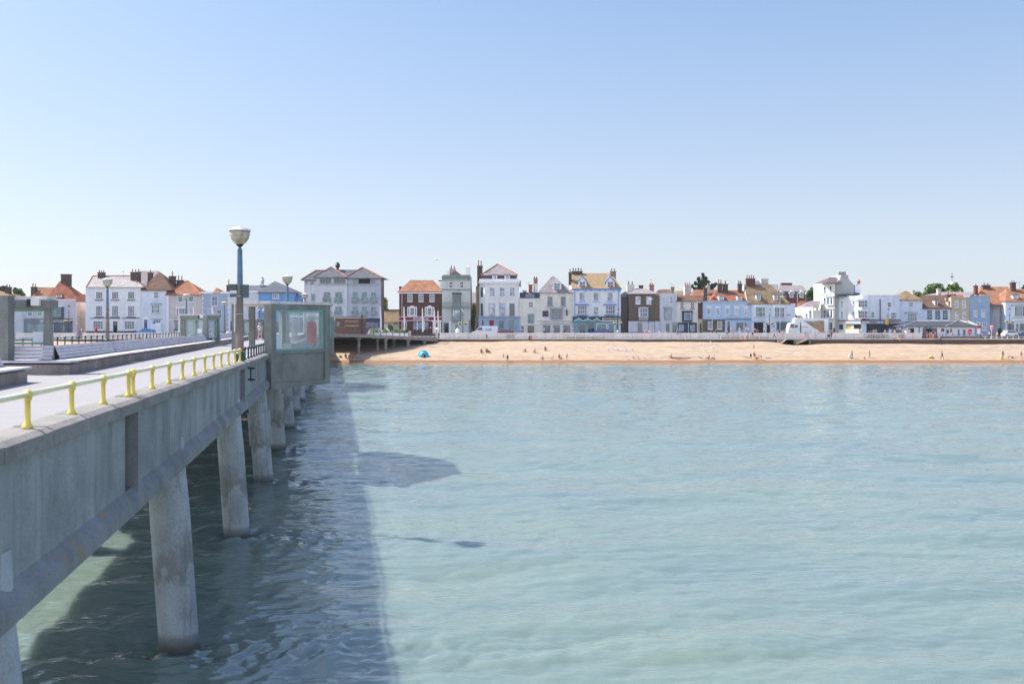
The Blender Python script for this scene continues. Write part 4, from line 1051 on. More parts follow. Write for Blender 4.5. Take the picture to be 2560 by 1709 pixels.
for xs_, w_, d_ in (((817.5,846.5),17,0), ((887.5,910.5,933.5),13.5,.25)):
    h.wins(xs_, 730, 757, w_, 2, 1, 'trim_grey', 'glass_teal', True, d_); h.wins([x for x in xs_], 766, 787, w_, 2, 1, 'trim_grey', 'glass_teal', True, d_)
    for x in xs_:
        for ya, yb in ((744,757),(778,787)): h.box('balcony', x-w_/2-1.5, x+w_/2+1.5, ya, yb, 'glass_teal', .42, d_, .03)
h.box('shopfront', 800, 950, 795, 804, 'trim_navy', .12, .25, .14); h.shop(903, 949, 804, 831, 4, 'trim_navy', 'glass_blue', .2); h.shop(795, 866, 800, 831, 5, 'trim_grey', 'glass_dark')
b_ = MB(); y_ = h.Y+6; b_.lathe([(.3,0),(.3,.6),(.55,.9),(.6,1.3),(.35,1.7),(.4,1.9)], (WX(844,y_), y_, WZ(676,y_)), 10); b_.build('roof_cowl', 'pipe_black', h.t)
b_ = MB(); b_.box(WX(856,y_), WX(864,y_), y_, y_+1, WZ(683,y_), WZ(674,y_)); b_.build('roof_plant', 'pipe_black', h.t)
h = House('house', 'low cottage with straw coloured roof between the hotel and brick restaurant', 953, 999, Y=240, D=8)
h.wall(956, 999, 804, 'white_paint'); h.hip(955, 1004, 805, 957, 1004, 777, 'moss_tile', fr=.6); h.wins([986,992], 807, 813, 6, 2, 1); h.band(955, 1000, 773, 777, 'trim_dark', .1, 'ridge_cap', dy=4.5)
# Bohemian
h = House('restaurant', 'dark red brick restaurant with crimson fascia and white framed windows', 998, 1105, cat='restaurant')
h.wall(998, 1104, 731, 'dark_red_brick'); h.hip(994, 1107, 729, 1026, 1082, 700, 'orange_tile'); h.band(995, 1106, 729.5, 733.5, 'trim_white', .35, 'gutter')
h.wins([1025,1052.5,1080], 735, 754, 12, 3, 4, gm='glass_blue')
for xc in (1030.5, 1074):
    h.win(xc, 767, 789, 24, 1, 1, 'trim_white', 'glass_dark', True); b_ = MB()
    for a, c, n in ((-10,-7,1),(-4.6,4.6,3),(7,10,1)):
        for i in range(n):
            for r in range(5): 
                wA = (c-a)/n; b_.box(h.X(xc+a+wA*i+.25), h.X(xc+a+wA*(i+1)-.25), h.Y-.12, h.Y-.075, h.Z(770+r*3.5+3), h.Z(770+r*3.5))
    b_.build('window_panes', 'glass_dark', h.t); b_ = MB(); b_.box(h.X(xc-11.3), h.X(xc+11.3), h.Y-.10, h.Y-.072, h.Z(788.2), h.Z(768)); b_.build('window_board', 'trim_white', h.t)
    b_ = MB(); b_.prism([(h.X(xc)+.55*math.cos(a)*1.0, h.Z(767.2)+.36*math.sin(a)) for a in np.linspace(0, math.pi, 9)], h.Y-.1, h.Y-.01); b_.build('window_arch', 'trim_white', h.t)
h.band(998, 1105, 791, 792.5, 'trim_white', .3); h.band(999, 1105, 792.6, 800.3, 'oxblood', .2, 'fascia'); h.band(998, 1105, 800.4, 802, 'trim_white', .25)
h.text('BOHEMIAN', 1034, 1071, 796.7, 5.0, 'trim_white', .24, .02)
h.shop(1032, 1072, 804, 825, 3, 'oxblood', 'glass_pale')
for x in (1043.5, 1060.5): h.box('column', x-1.3, x+1.3, 804, 825, 'trim_white', .2)
h.win(1011, 804, 822, 12, 1, 1, 'trim_white', 'oxblood_dark', False); h.door(1087, 1099, 808, 834, 'red_paint'); h.box('column', 1082, 1085, 804, 834, 'trim_white', .35, 0, .3); h.box('column', 1100, 1103, 804, 834, 'trim_white', .35, 0, .3); h.band(1080.5, 1104, 801.9, 804.5, 'trim_white', .6, 'porch')
h.pipe(1005, 733, 834); h.chim(998, 1003, 716, 724, pots=0, dy=2); h.box('menu_board', 1075, 1078, 817, 820, 'paper', .1)
# Guildford House
h = House('house', 'tall narrow cream house with sage green parapet and bands', 1104, 1176)
h.wall(1105, 1176, 692, 'sage_wall'); h.wall(1106, 1176, 687, 'sage_trim', 694, D=1.2, name='parapet'); h.band(1103, 1179, 692, 694.5, 'sage_trim', .45); h.band(1105, 1176, 694.5, 701, 'sage_trim', .1, 'frieze')
h.text('GUILDFORD HOUSE', 1112.5, 1168, 698.0, 2.8, 'trim_white', .16, .015)
h.wins([1127.5,1154.5], 703, 720.5, 10, 2, 2, gm='glass_dark'); h.band(1105, 1176, 722.5, 725.5, 'sage_trim', .1); h.bay(1131, 1153, 735, 759, 'sage_trim', 'trim_dark', .7, 2, 2, 'glass_dark', apron=9, side=0); h.band(1105, 1176, 767, 769, 'sage_trim', .9, 'balcony')
b_ = MB()
for px in np.arange(1106, 1176, 1.6):
    if not 1130 < px < 1154: b_.box(h.X(px)-.012, h.X(px)+.012, h.Y-.88, h.Y-.86, h.Z(767), h.Z(757))
b_.box(h.X(1106), h.X(1131), h.Y-.9, h.Y-.85, h.Z(757), h.Z(756.3)); b_.box(h.X(1153), h.X(1176), h.Y-.9, h.Y-.85, h.Z(757), h.Z(756.3)); b_.build('balcony_rail', 'iron_grey', h.t)
h.bay(1129, 1153, 774, 800, 'sage_trim', None, .7, 1, 1, 'glass_curtain', apron=4); h.door(1111, 1121, 808, 834, 'opening_dark', 'sage_trim'); h.win(1142, 810, 827, 11, 1, 1, gm='glass_pale'); h.band(1123, 1127, 802, 834, 'trim_white', .12, 'pilaster'); h.band(1172, 1176, 800, 834, 'sage_trim', .1, 'pilaster')
h.gable(1125, 1152, 687.5, 1138, 677, 'ridge_tile', 'pale_slate', D=7, dy=1.4); h.chim(1124, 1139, 672, 688, 'grey_render', 2, 'oxblood', 8, dy=3); h.chim(1165, 1175, 668, 690, 'trim_white', 1, 'trim_white', 8, dy=2); h.chim(1117, 1122, 678, 688, 'trim_white', 0, dy=2)
h.wall(1098, 1104.7, 706, 'cream_wall', dy=1.5, D=8, name='side_wall'); h.band(1095, 1105, 700, 703, 'trim_dark', .2, 'side_eaves', dy=1.5)
h = House('house', 'pinkish roofed house glimpsed in the gap beside the tall corner building', 1176, 1198, Y=246, D=7)
h.wall(1172, 1205, 757, 'shade_brown_wall'); h.hip(1170, 1210, 757, 1170, 1210, 731, 'pale_slate'); h.win(1180, 739, 744, 6, 1, 1, sill=False, dy=-.0)
# tall corner building
h = House('hotel', 'tall white corner hotel with pyramid slate roof, red ridges and blue grey ground floor', 1190, 1300, D=12, cat='hotel')
h.wall(1212.5, 1297, 705, 'white_paint'); b_ = MB()
X0 = h.X(1198); b_.slab([(X0, h.Y+1.6), (h.X(1212.5)-.003, h.Y), (h.X(1212.5)-.003, h.Y+8), (X0, h.Y+8)], GZ-.3, h.Z(705)); b_.build('corner_wall', 'white_paint', h.t)
h.wall(1189, 1197.8, 714, 'yellow_brick', dy=2.2, D=9, name='side_wall'); h.band(1196, 1300, 704, 707.5, 'trim_white', .45); h.wall(1198, 1296, 697, 'white_paint', 705.2, dy=.1, D=6, name='parapet')
h.wall(1203, 1292, 686, 'mauve_slate', 699, dy=1.2, D=7, name='mansard')
h.hip(1202, 1294, 686.5, 1243, 1245, 661, 'pale_slate', dy=1.3, D=9, ridge='ridge_tile'); h.dormer(1237, 12, 687, 699, dy=.8, gm='glass_teal'); h.dormer(1268, 13, 687, 699, dy=.8, gm='glass_teal')
h.chim(1193, 1206, 664, 712, pots=2, ph=14, dy=2.5, w=1.2); h.wins([1230.5,1255.5,1280.5], 718, 742, 14, 2, 2, gm='glass_pale'); h.wins([1230,1255.5], 758, 791, 15, 2, 1, 'trim_grey', gm='glass_curtain'); h.win(1280, 758, 791, 14, 2, 1, 'trim_grey', 'glass_dark')
for (y0,y1) in ((718,742),(758,791),(799,822)):
    b_ = MB(); a = Vector((h.X(1198), h.Y+1.6, 0)); c = Vector((h.X(1212.5), h.Y, 0)); d_ = (c-a).normalized(); n_ = Vector((d_.y, -d_.x, 0))
    q = [a+d_*.5+n_*.04, a+d_*1.35+n_*.04, a+d_*1.35, a+d_*.5]; b_.slab([(p.x,p.y) for p in q], h.Z(y1), h.Z(y0)); b_.build('window', 'glass_blue', h.t)
h.wall(1196.5, 1299, 791, 'duck_blue_wall', dy=-.25, D=.3, name='ground_floor'); h.band(1195, 1300, 790, 792.5, 'trim_grey', .6)
h.shop(1222, 1236, 799, 823, 1, 'trim_grey', 'oxblood', -.25); h.shop(1246, 1261, 799, 823, 1, 'trim_grey', 'glass_teal', -.25); h.shop(1204, 1210, 799, 823, 1, 'trim_grey', 'glass_dark', -.25); h.shop(1270, 1286, 799, 834, 2, 'trim_grey', 'glass_teal', -.25)
h.box('corner_sign', 1298, 1302, 702, 717, 'trim_navy', .3)
# Clarendon
h = House('pub', 'low cream pub with black name board along its parapet', 1298, 1350, cat='pub')
h.wall(1297.3, 1350, 744, 'cream_paint'); h.wall(1299, 1349.5, 731, 'trim_navy', 745, dy=-.1, D=.5, name='name_board'); h.text('The\nClarendon', 1313, 1336, 736.0, 6.8, 'trim_white', .16, .03); h.text('HOTEL & BAR', 1313, 1336, 742.3, 2.0, 'trim_white', .16, .01)
h.win(1327, 754, 769, 12, 2, 2); h.shop(1319, 1335, 784, 810, 2, 'trim_grey', 'glass_teal'); h.door(1302, 1310, 814, 834, 'trim_grey'); h.box('porch_recess', 1319, 1335, 814, 834, 'glass_dark', .04); h.band(1298, 1350, 809, 811, 'trim_white', .2)
h.chim(1322, 1331, 711, 732, 'terracotta', 0, dy=3); h.chim(1334, 1344, 696, 732, 'yellow_brick', 2, 'dark_pot', 5, dy=4); h.chim(1336.5, 1344, 709, 732, 'trim_white', 1, 'red_paint', 6, dy=2.4); h.chim(1307, 1316, 726, 733, 'grey_render', 0, dy=2)
h.aerial(1322, 706, 732)
h = House('pub', 'cream gabled pub with white dormer and black menu board', 1350, 1432, cat='pub')
h.wall(1350.2, 1431.6, 731, 'cream_paint'); h.hip(1344, 1434, 731.5, 1380, 1384, 690, 'pale_slate', gm='moss_tile', fr=.45); h.dormer(1392.5, 22, 709, 729, 'trim_white', 'trim_white', dy=.5, peak=11, cols=2, rows=3, gm='glass_teal')
h.wins([1375,1408], 741, 765, 13, 2, 2, 'trim_grey', gm='glass_blue'); h.bay(1375, 1407, 772, 798, 'trim_grey', 'trim_grey', .7, 4, 4, 'glass_blue'); h.box('menu_board', 1356, 1371, 777, 783.5, 'trim_navy', .1); h.box('menu_board', 1356, 1371, 784.3, 791, 'trim_navy', .1)
h.band(1343, 1432, 799, 801, 'trim_white', .4); h.box('hanging_sign', 1415, 1418.5, 774, 789, 'trim_dark', .7)
for x0, x1 in ((1357,1376),(1382,1400),(1407,1426)): h.shop(x0, x1, 812, 834, 2, 'trim_grey', 'glass_blue')
for k_ in (1351,1365,1378,1391,1404,1417,1429): h.box('bracket', k_, k_+1.2, 732, 735, 'trim_white', .3)
h.band(1350, 1432, 808, 809.2, 'trim_grey', .1)
# blue trimmed
h = House('restaurant', 'white restaurant with bright blue trim, ochre lichen roof and zigzag shopfront', 1432, 1553, D=10, cat='restaurant')
h.wall(1432, 1552, 722, 'white_paint'); h.hip(1430, 1555, 722.5, 1424, 1529, 683, 'lichen_tile', D=9, gm='cream_wall', fr=.55)
h.band(1430, 1554, 721.3, 724.2, 'trim_blue', .4, 'eaves_board')
for k_ in (1444,1464,1479,1500,1514,1534,1549): h.box('bracket', k_-.8, k_+.8, 724, 728, 'trim_blue', .35)
h.chim(1430, 1456, 678, 694, pots=4, pm='dark_pot', ph=9, dy=4.5); h.chim(1422, 1429, 681, 704, pots=1, pm='dark_pot', ph=8, dy=2); h.chim(1526, 1540, 678, 693, 'yellow_brick', 2, 'terracotta', 8, dy=4)
h.dormer(1456, 21, 705, 719, dy=.5, peak=14, trim='trim_blue', gm='glass_blue'); h.dormer(1526, 21, 705, 719, dy=.5, peak=14, trim='trim_blue', gm='glass_dark')
h.wins([1455,1490,1525], 730, 753, 14.5, 1, 1, 'trim_white', 'glass_pale', 'trim_blue'); h.win(1490, 765.5, 788, 14, 1, 2, 'trim_white', 'glass_pale', 'trim_blue')
for xc in (1455, 1525): h.bay(xc-15, xc+15, 763, 786, 'trim_white', 'trim_blue', .7, 2, 2, 'glass_blue'); h.band(xc-13, xc+13, 787.5, 789.5, 'trim_blue', .6, 'bay_sill')
for x in (1436.5, 1546.5): h.pipe(x, 724, 791, 'trim_blue')
h.wall(1432, 1552, 791, 'awning_green', 804, dy=-.35, D=.4, name='fascia'); h.wall(1433, 1552, 804, 'shop_teal', dy=-.12, D=.2, name='shopfront')
b_ = MB(); zz = [(1434,803.5),(1447,796),(1458,803.5),(1469,796),(1480,803.5),(1491.5,796),(1502,803.5),(1552,803.5)]
for a, c in zip(zz[:-1], zz[1:]):
    b_.prism([(h.X(a[0]),h.Z(a[1])),(h.X(c[0]),h.Z(c[1])),(h.X(c[0]),h.Z(c[1])+.17),(h.X(a[0]),h.Z(a[1])+.17)][::-1], h.Y-.46, h.Y-.36)
b_.build('zigzag_trim', 'trim_white', h.t)
b_ = MB()
for a in (0,2,4): b_.prism([(h.X(zz[a][0]),h.Z(zz[a][1])),(h.X(zz[a+2][0]),h.Z(zz[a+2][1])),(h.X(zz[a+1][0]),h.Z(zz[a+1][1]))], h.Y-.39, h.Y-.352)
b_.build('zigzag_panel', 'shop_teal', h.t)
h.box('name_board', 1505, 1551, 794.8, 802.3, 'sign_beige', .45); h.text('THE BEACH PARLOUR', 1507.5, 1548.5, 798.6, 3.6, 'oxblood_dark', .48, .025)
h.shop(1437, 1446, 810, 834, 1, 'shop_teal', 'glass_teal', -.12); h.shop(1448, 1464, 810, 834, 2, 'shop_teal', 'glass_dark', -.12); h.shop(1468, 1487, 806, 834, 2, 'shop_teal', 'glass_dark', -.12); h.shop(1491, 1517, 808, 834, 2, 'trim_white', 'glass_teal', -.12); h.shop(1519, 1536, 808, 834, 1, 'trim_white', 'glass_teal', -.12); h.box('pillar', 1536.5, 1540, 812, 834, 'pane_screen', .2); h.box('pillar', 1546, 1551.5, 812, 834, 'pane_screen', .2)
# brown brick
h = House('house', 'brown brick house with oriel window over a white rendered ground floor', 1553, 1649)
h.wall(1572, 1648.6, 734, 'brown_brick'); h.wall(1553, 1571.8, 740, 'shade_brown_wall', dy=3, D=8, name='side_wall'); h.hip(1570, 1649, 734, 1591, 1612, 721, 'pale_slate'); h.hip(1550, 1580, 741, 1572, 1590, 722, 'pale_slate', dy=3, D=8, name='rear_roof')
h.wins([1595,1622], 741, 760, 12, 2, 2, gm='glass_curtain'); h.bay(1596, 1621, 770, 793, 'trim_white', 'trim_grey', .7, 3, 2, 'glass_blue', side=0); h.box('oriel_base', 1596.5, 1620, 794, 800, 'trim_grey', .6, 0, .6)
h.wall(1571, 1649, 802, 'hotel_cream', dy=-.08, D=.1, name='ground_floor'); h.band(1570, 1649.5, 800, 802, 'trim_dark', .2); h.win(1600, 807, 828, 12, 2, 3, 'trim_grey', 'glass_teal', True, -.08); h.door(1621, 1636, 804, 834, 'shop_grey', 'shop_grey'); h.band(1571, 1620, 830, 835, 'trim_navy', .1, 'plinth')
h.chim(1568, 1586, 711, 730, 'cream_wall', 2, 'dark_pot', 9, dy=4, w=1.6); h.chim(1598, 1608, 713, 723, pots=0, dy=5); h.chim(1624, 1635, 712, 732, 'yellow_brick', 2, 'red_paint', 5, dy=3); h.aerial(1628, 698, 712, 3.4)
h = House('house', 'narrow plain pale lilac white house with grey oriel window', 1649, 1693)
h.wall(1648.8, 1692.6, 733, 'hotel_cream'); h.hip(1645, 1684, 733, 1648, 1680, 723.5, 'brown_tile', dy=1); h.chim(1678, 1686, 717, 733, 'yellow_brick', 0, dy=2); h.aerial(1680, 708, 718, 2.4); h.win(1660.5, 741, 759, 7.5, 2, 2, gm='glass_pale'); h.win(1678.5, 741, 759, 7.5, 2, 2, gm='glass_blue')
h.bay(1660, 1679, 770, 789, 'trim_grey', 'trim_grey', .7, 3, 3, 'glass_pale', apron=8); h.win(1669, 808, 829, 10, 2, 4, 'trim_grey', 'glass_dark'); h.box('doorway', 1681, 1692, 806, 834, 'sage_trim', .05); h.box('porch_panel', 1679.5, 1693, 805, 812, 'grey_render', .12)
h = House('shop', 'cream shop with dark bay window and navy shopfront', 1693, 1745, cat='shop')
h.wall(1692.8, 1744.8, 752, 'cream_paint'); h.hip(1691, 1758, 752.5, 1696, 1754, 738, 'brown_tile'); h.wins([1705,1731], 755.5, 772, 10, 2, 2, 'trim_white', 'glass_dark', 'trim_dark'); h.bay(1705, 1731, 780, 801, 'trim_navy', 'trim_navy', .8, 3, 3, 'glass_pale', apron=3)
h.wall(1694, 1742, 806, 'trim_navy', dy=-.15, D=.2, name='shopfront'); h.shop(1695, 1711, 810, 830, 1, 'trim_navy', 'glass_pale', -.15); h.shop(1723, 1739, 810, 830, 1, 'trim_navy', 'glass_pale', -.15); h.door(1713.5, 1720.5, 810, 834, 'glass_dark', 'trim_navy')
h.wall(1745, 1756.8, 752, 'dark_red_brick', 797, dy=.2, name='brick_strip'); h.wall(1745, 1756.8, 797, 'tan_wall', dy=.15, D=.4, name='passage_wall'); h.box('passage', 1750.5, 1753.5, 808, 834, 'opening_dark', .0, 0, .02)
h = House('house', 'beige roofed house glimpsed behind the cream shop', 1690, 1712, Y=246, D=6); h.wall(1688, 1716, 738, 'cream_wall'); h.hip(1686, 1718, 738, 1690, 1714, 727, 'moss_tile')
# pale blue terrace
h = House('terrace', 'long light blue terrace with red tiled roof and two white dormers', 1757, 1878, cat='terraced houses')
h.wall(1757, 1878.8, 754, 'light_blue_wall'); h.band(1757, 1879.5, 752.5, 755, 'light_blue_wall', .2, 'parapet'); h.hip(1777, 1872, 754, 1792, 1856, 725, 'red_tile', dy=.3)
h.hip(1722, 1800, 752, 1738, 1794, 724, 'orange_tile', dy=4, D=12, name='rear_roof'); h.wall(1726, 1790, 753, 'brown_brick', 758, dy=4.3, D=10, name='rear_wall')
h.dormer(1803, 13, 739, 753, dy=.4, rows=3, cols=3); h.dormer(1849, 12.5, 740, 753.5, dy=.4, rows=3, cols=3); h.dormer(1753, 7, 741, 752, dy=4.2)
h.wins([1772,1795,1818,1841,1865], 770, 788, 9.5, 3, 4)
for x in (1772,1795,1818,1841,1865): h.band(x-7, x+7, 765, 767, 'trim_white', .15, 'hood'); h.band(x-5.6, x+5.6, 767, 769.8, 'trim_white', .06, 'hood_panel')
h.wall(1757, 1812, 798, 'brown_brick', dy=-.06, D=.1, name='brick_base'); h.win(1775.5, 803, 823, 12, 3, 5, dy=-.06, gm='glass_blue'); h.win(1799, 803, 823, 12, 3, 5, dy=-.06, gm='glass_blue'); h.band(1757, 1812, 830.5, 834, 'trim_white', .12, 'plinth')
h.band(1812, 1877, 797, 798.5, 'trim_dark', .25); h.door(1818, 1825, 803, 834, 'shop_grey'); h.shop(1839, 1859, 805, 826, 2, 'light_blue_wall', 'glass_dark'); h.door(1861, 1867.5, 805, 834, 'pane_screen', 'light_blue_wall')
h.chim(1760, 1768, 719, 753, 'chimney_brick', 1, 'terracotta', 5, dy=1.5); h.chim(1766.5, 1775, 714, 727, 'pale_stone', 1, 'pale_stone', 6, dy=6); h.chim(1795, 1806, 708.5, 727, pots=2, ph=10); h.chim(1808.5, 1820, 709.5, 727, pots=1, pm='dark_pot', ph=8); h.chim(1845.5, 1855, 709, 727, pots=2, pm='dark_pot', ph=8)
h = House('house', 'pale rendered chimney block house behind the orange roof', 1712, 1737, Y=240, D=6); h.wall(1712, 1730, 745, 'cream_wall'); h.chim(1712, 1728, 712, 738, 'pale_stone', 3, 'red_paint', 6, dy=1, w=2)
h = House('shop', 'pale blue corner shop with sweeping mossy roof and two bay windows', 1879, 1988, cat='shop')
h.wall(1879, 1988, 760, 'ice_blue'); h.hip(1868, 1976, 759, 1860, 1926, 711, 'moss_tile', gm='cream_wall', fr=.5); h.band(1878, 1989, 758.5, 761, 'trim_white', .2, 'gutter')
h.dormer(1896, 11, 737, 750, dy=.5, gm='glass_teal'); h.dormer(1940, 11, 737.5, 750.5, dy=.5, gm='glass_teal'); h.bay(1884, 1915, 767, 793, 'trim_white', 'trim_white', .6, 1, 2, 'glass_teal', side=.24); h.bay(1931, 1963, 768, 794, 'trim_white', 'trim_white', .6, 2, 2, 'glass_blue', side=.24)
h.band(1881, 1913, 802, 804.5, 'light_blue_wall', .4, 'fascia'); h.band(1939, 1975, 803, 806, 'shop_teal', .4, 'fascia'); h.box('shop_opening', 1885, 1908, 806, 833, 'opening_dark', .05); h.shop(1941, 1968, 806, 826, 3, 'shop_teal', 'glass_dark'); h.text('THE ROYAL', 1966, 1976, 787, 2.2, 'trim_dark', .06, .02); h.box('doorway', 1917, 1925, 812, 834, 'opening_dark', .05); h.box('plaque', 1932, 1937, 814.5, 816.5, 'trim_navy', .1)
h.chim(1866, 1888, 696, 713, 'dark_red_brick', 4, 'terracotta', 9, dy=4)
h = House('house', 'white rendered house with wide chimney rising behind the mossy roof', 1900, 1945, Y=243, D=7); h.wall(1888, 1944, 712, 'white_paint'); h.hip(1886, 1925, 712, 1888, 1905, 702, 'slate'); h.chim(1903, 1921, 697, 714, 'pale_stone', 4, 'pale_stone', 3, dy=1, w=1.6); h.wall(1925, 1944, 711, 'pale_grey_wall', 760, dy=-.4, D=3, name='side_wall')
h = House('house', 'red brick building with slate mansard and three white arched dormers', 1945, 2015, Y=246, D=9)
h.wall(1942, 2013, 743, 'red_brick'); h.wall(1944, 2012, 727, 'slate', 743.5, dy=-.15, D=8, name='mansard'); h.hip(1944, 2016, 728, 1950, 2006, 713, 'pale_slate', name='roof', fr=.3); h.chim(1955, 1980, 707, 716, 'red_brick', 0, dy=3, w=1.4)
for xc in (1953, 1978.5, 2004): h.dormer(xc, 10, 732, 743, dy=-.5, peak=4, rm='trim_white')
h.pipe(1993, 727, 775, 'trim_white', .1)
h = House('house', 'small orange tiled house behind the lorry', 1990, 2022, Y=238, D=7); h.wall(1989, 2018, 796, 'cream_wall'); h.hip(1986, 2022, 796, 2000, 2020, 752, 'orange_tile', gm='red_tile'); h.chim(2016, 2023, 742, 760, pots=0, dy=3)
h = House('house', 'low cream building with small windows behind the white lorry', 2001, 2053, D=6); put, sw = h.slant(2001, 3, 2033, 0, 767, 'cream_wall'); h.wall(2033.2, 2052.6, 775, 'cream_wall', dy=.2); sw(2016, 784, 793, 3); sw(2026, 776, 795, 4); h.hip(2014, 2056, 767, 2026, 2052, 752, 'pale_slate', dy=3, D=7)
# cream tower facing the sun
h = House('house', 'tall cream four storey house with grey gable flank and dark pots', 2053, 2137, Y=234, D=9)
put, sw = h.slant(2053, 3.2, 2087, 0, 707, 'cream_wall'); b_ = MB(); h_ = [(2087,834),(2137,834),(2137,712),(2124,698),(2122,687),(2104,687),(2102,698),(2087,707)]
b_.prism([(h.X(a), max(h.Z(c), GZ-.3)) for a, c in h_], h.Y+.5, h.Y+8); b_.build('gable_flank', 'grey_render', h.t)
h.hip(2064, 2103, 706.5, 2074, 2101, 693, 'mauve_slate', fr=.4); b_ = MB()
for k_ in range(5): b_.lathe([(.16,0),(.13,.1),(.13,.75),(.16,.8)], (h.X(2105.5+k_*3.6), h.Y+2, h.Z(687)), 8)
b_.build('chimney_pots', 'dark_pot', h.t)
sw(2062, 716, 731, 4, 'glass_dark'); sw(2077, 715.5, 730, 4, 'glass_dark'); put(2053, 2087, 735.5, 736.5, 'string_course', 'trim_grey', 0, .06)
for (a, c) in ((744,760),(775,793)):
    sw(2062, a, c, 4); put(2068, 2085, a-2.5, c+2, 'bay_window', 'trim_white', 0, .35)
    for x in (2070.6, 2074.2, 2080): put(x-1.2, x+(1.2 if x < 2079 else 2.6), a, c, 'pane', 'glass_blue', .351, .37)
    put(2067, 2086, a-3.6, a-2.4, 'cornice', 'trim_grey', 0, .5)
put(2068, 2084, 804, 826, 'window_frame', 'trim_white', 0, .2); put(2070, 2075, 806, 824, 'window', 'glass_blue', .201, .22); put(2077, 2082, 806, 824, 'window', 'glass_blue', .201, .22)
# white amusement arcade
h = House('arcade', 'long white amusement arcade with bay windows over dark glazed shopfront', 2088, 2250, Y=230.5, D=9, cat='arcade')
h.wall(2154, 2249.6, 737.5, 'ice_blue'); b_ = MB()  # bluish shade of the white front put into its wall colour
# front swings back to face the sun on its left half
b_.slab([(WX(2088,h.Y+5), h.Y+5), (h.X(2153.8), h.Y), (h.X(2153.8), h.Y+8), (WX(2088,h.Y+5), h.Y+8)], GZ-.3, h.Z(739)); b_.build('corner_wall', 'white_paint', h.t)
d0 = Vector((WX(2088,h.Y+5), h.Y+5, 0)); d1 = Vector((h.X(2153.8), h.Y, 0)); dd = (d1-d0); LL = dd.length; dd = dd/LL; nn = Vector((dd.y, -dd.x, 0))
def cw(t0, t1, y0, y1, name, m_, o0=.0, o1=.06, bars=None):
    q = [d0+dd*t0*LL+nn*o1, d0+dd*t1*LL+nn*o1, d0+dd*t1*LL+nn*o0, d0+dd*t0*LL+nn*o0]
    return MB().slab([(p.x,p.y) for p in q], h.Z(y1), h.Z(y0)).build(name, m_, h.t)
for (t0, t1) in ((.10,.155),(.24,.295),(.66,.73)):
    for (y0, y1) in ((753,767),(779,795)):
        cw(t0, t1, y0-1, y1+1, 'window_frame', 'trim_white', 0, .05); cw(t0+.008, t1-.008, y0, (y0+y1)/2-.5, 'window', 'glass_blue', .051, .07); cw(t0+.008, t1-.008, (y0+y1)/2+.5, y1, 'window', 'glass_pale', .051, .07)
cw(.0, 1, 748, 749.5, 'string_course', 'trim_white', 0, .1); cw(0, 1, 800, 802, 'string_course', 'trim_dark', 0, .25); cw(.14,.32,802.5,808,'fascia','sign_beige',0,.3); cw(.16,.30,811,824,'shop_window','glass_dark',0,.05); cw(.15,.31,824.5,836,'counter','counter_cream',0,.25); cw(.36,.42,808,834,'door','trim_white',0,.06)
cw(.44,.98,811,822,'shop_window','opening_dark',0,.05); cw(.44,.60,812,821,'shop_window','yellow_fabric',.051,.055); cw(.60,.72,812,821,'poster','pane_screen',.056,.07); cw(.44,.94,822,835,'counter','counter_cream',0,.5); cw(.44,1,802.5,809,'fascia','pale_grey_wall',0,.35)
for (y0, y1) in ((751,768),(777,795)):
    h.bay(2138, 2168, y0, y1, 'trim_white', 'trim_white', 1.0, 2, 2, 'glass_blue', side=.3)
h.band(2154, 2250, 737, 739, 'trim_white', .15, 'parapet'); h.win(2223, 755, 768, 10, 1, 2, gm='glass_dark'); h.win(2182, 779, 794, 10, 1, 2, gm='glass_blue'); h.bay(2223, 2241, 780, 796, 'trim_white', None, .4, 1, 2, 'glass_blue', side=.2); h.pipe(2200, 748, 800, 'pipe_black', .1)
h.band(2154, 2251, 799, 801.5, 'trim_dark', .5); h.band(2154, 2198, 801.6, 808, 'pale_grey_wall', .35, 'fascia'); h.band(2200, 2249, 801.6, 808, 'pale_grey_wall', .35, 'fascia'); h.shop(2166, 2249, 809, 835, 7, 'trim_dark', 'glass_dark', -.05)
h.text('FAMILY', 2173, 2193, 805, 3.4, 'oxblood', .40, .03); h.text('AMUSEMENTS', 2206, 2245, 805, 3.6, 'oxblood', .40, .03); h.text('AMUSEMENTS', 2131, 2168, 797.6, 3.4, 'oxblood', 1.2, .03); h.box('name_board', 2130, 2169, 794.6, 796, 'trim_white', 1.15)
h.hip(2098, 2162, 739, 2116, 2146, 728.5, 'slate', dy=3, D=9); h.chim(2137.5, 2151, 712, 733, 'trim_white', 0, dy=5, w=1.2); b_ = MB(); y_ = h.Y+5.6; b_.ball((WX(2147,y_), y_, WZ(705,y_)), .42, .42, .55); b_.tube([(WX(2143,y_),y_,WZ(712,y_)),(WX(2147,y_),y_,WZ(706,y_))], .14, 8); b_.build('chimney_cowl', 'terracotta', h.t)
h = House('house', 'white house with pale brown hipped roof and canopied bay window', 2250, 2306)
h.wall(2250, 2305.6, 749, 'ice_blue'); h.hip(2238, 2308, 749.5, 2262, 2266, 727, 'moss_tile'); h.win(2278, 755, 768, 12, 1, 2, gm='glass_pale'); h.bay(2263, 2293, 783, 803, 'trim_white', 'trim_grey', .6, 2, 2, 'glass_teal'); h.chim(2282, 2288, 726, 738, 'pale_stone', 1, 'terracotta', 2, dy=5); h.wall(2250, 2306, 804, 'duck_blue_wall', dy=-.1, D=.2, name='shopfront'); h.shop(2256, 2300, 810, 834, 4, 'shop_grey')
h = House('house', 'white house with chocolate tiled roof, small dormers and three dark framed windows', 2306, 2378)
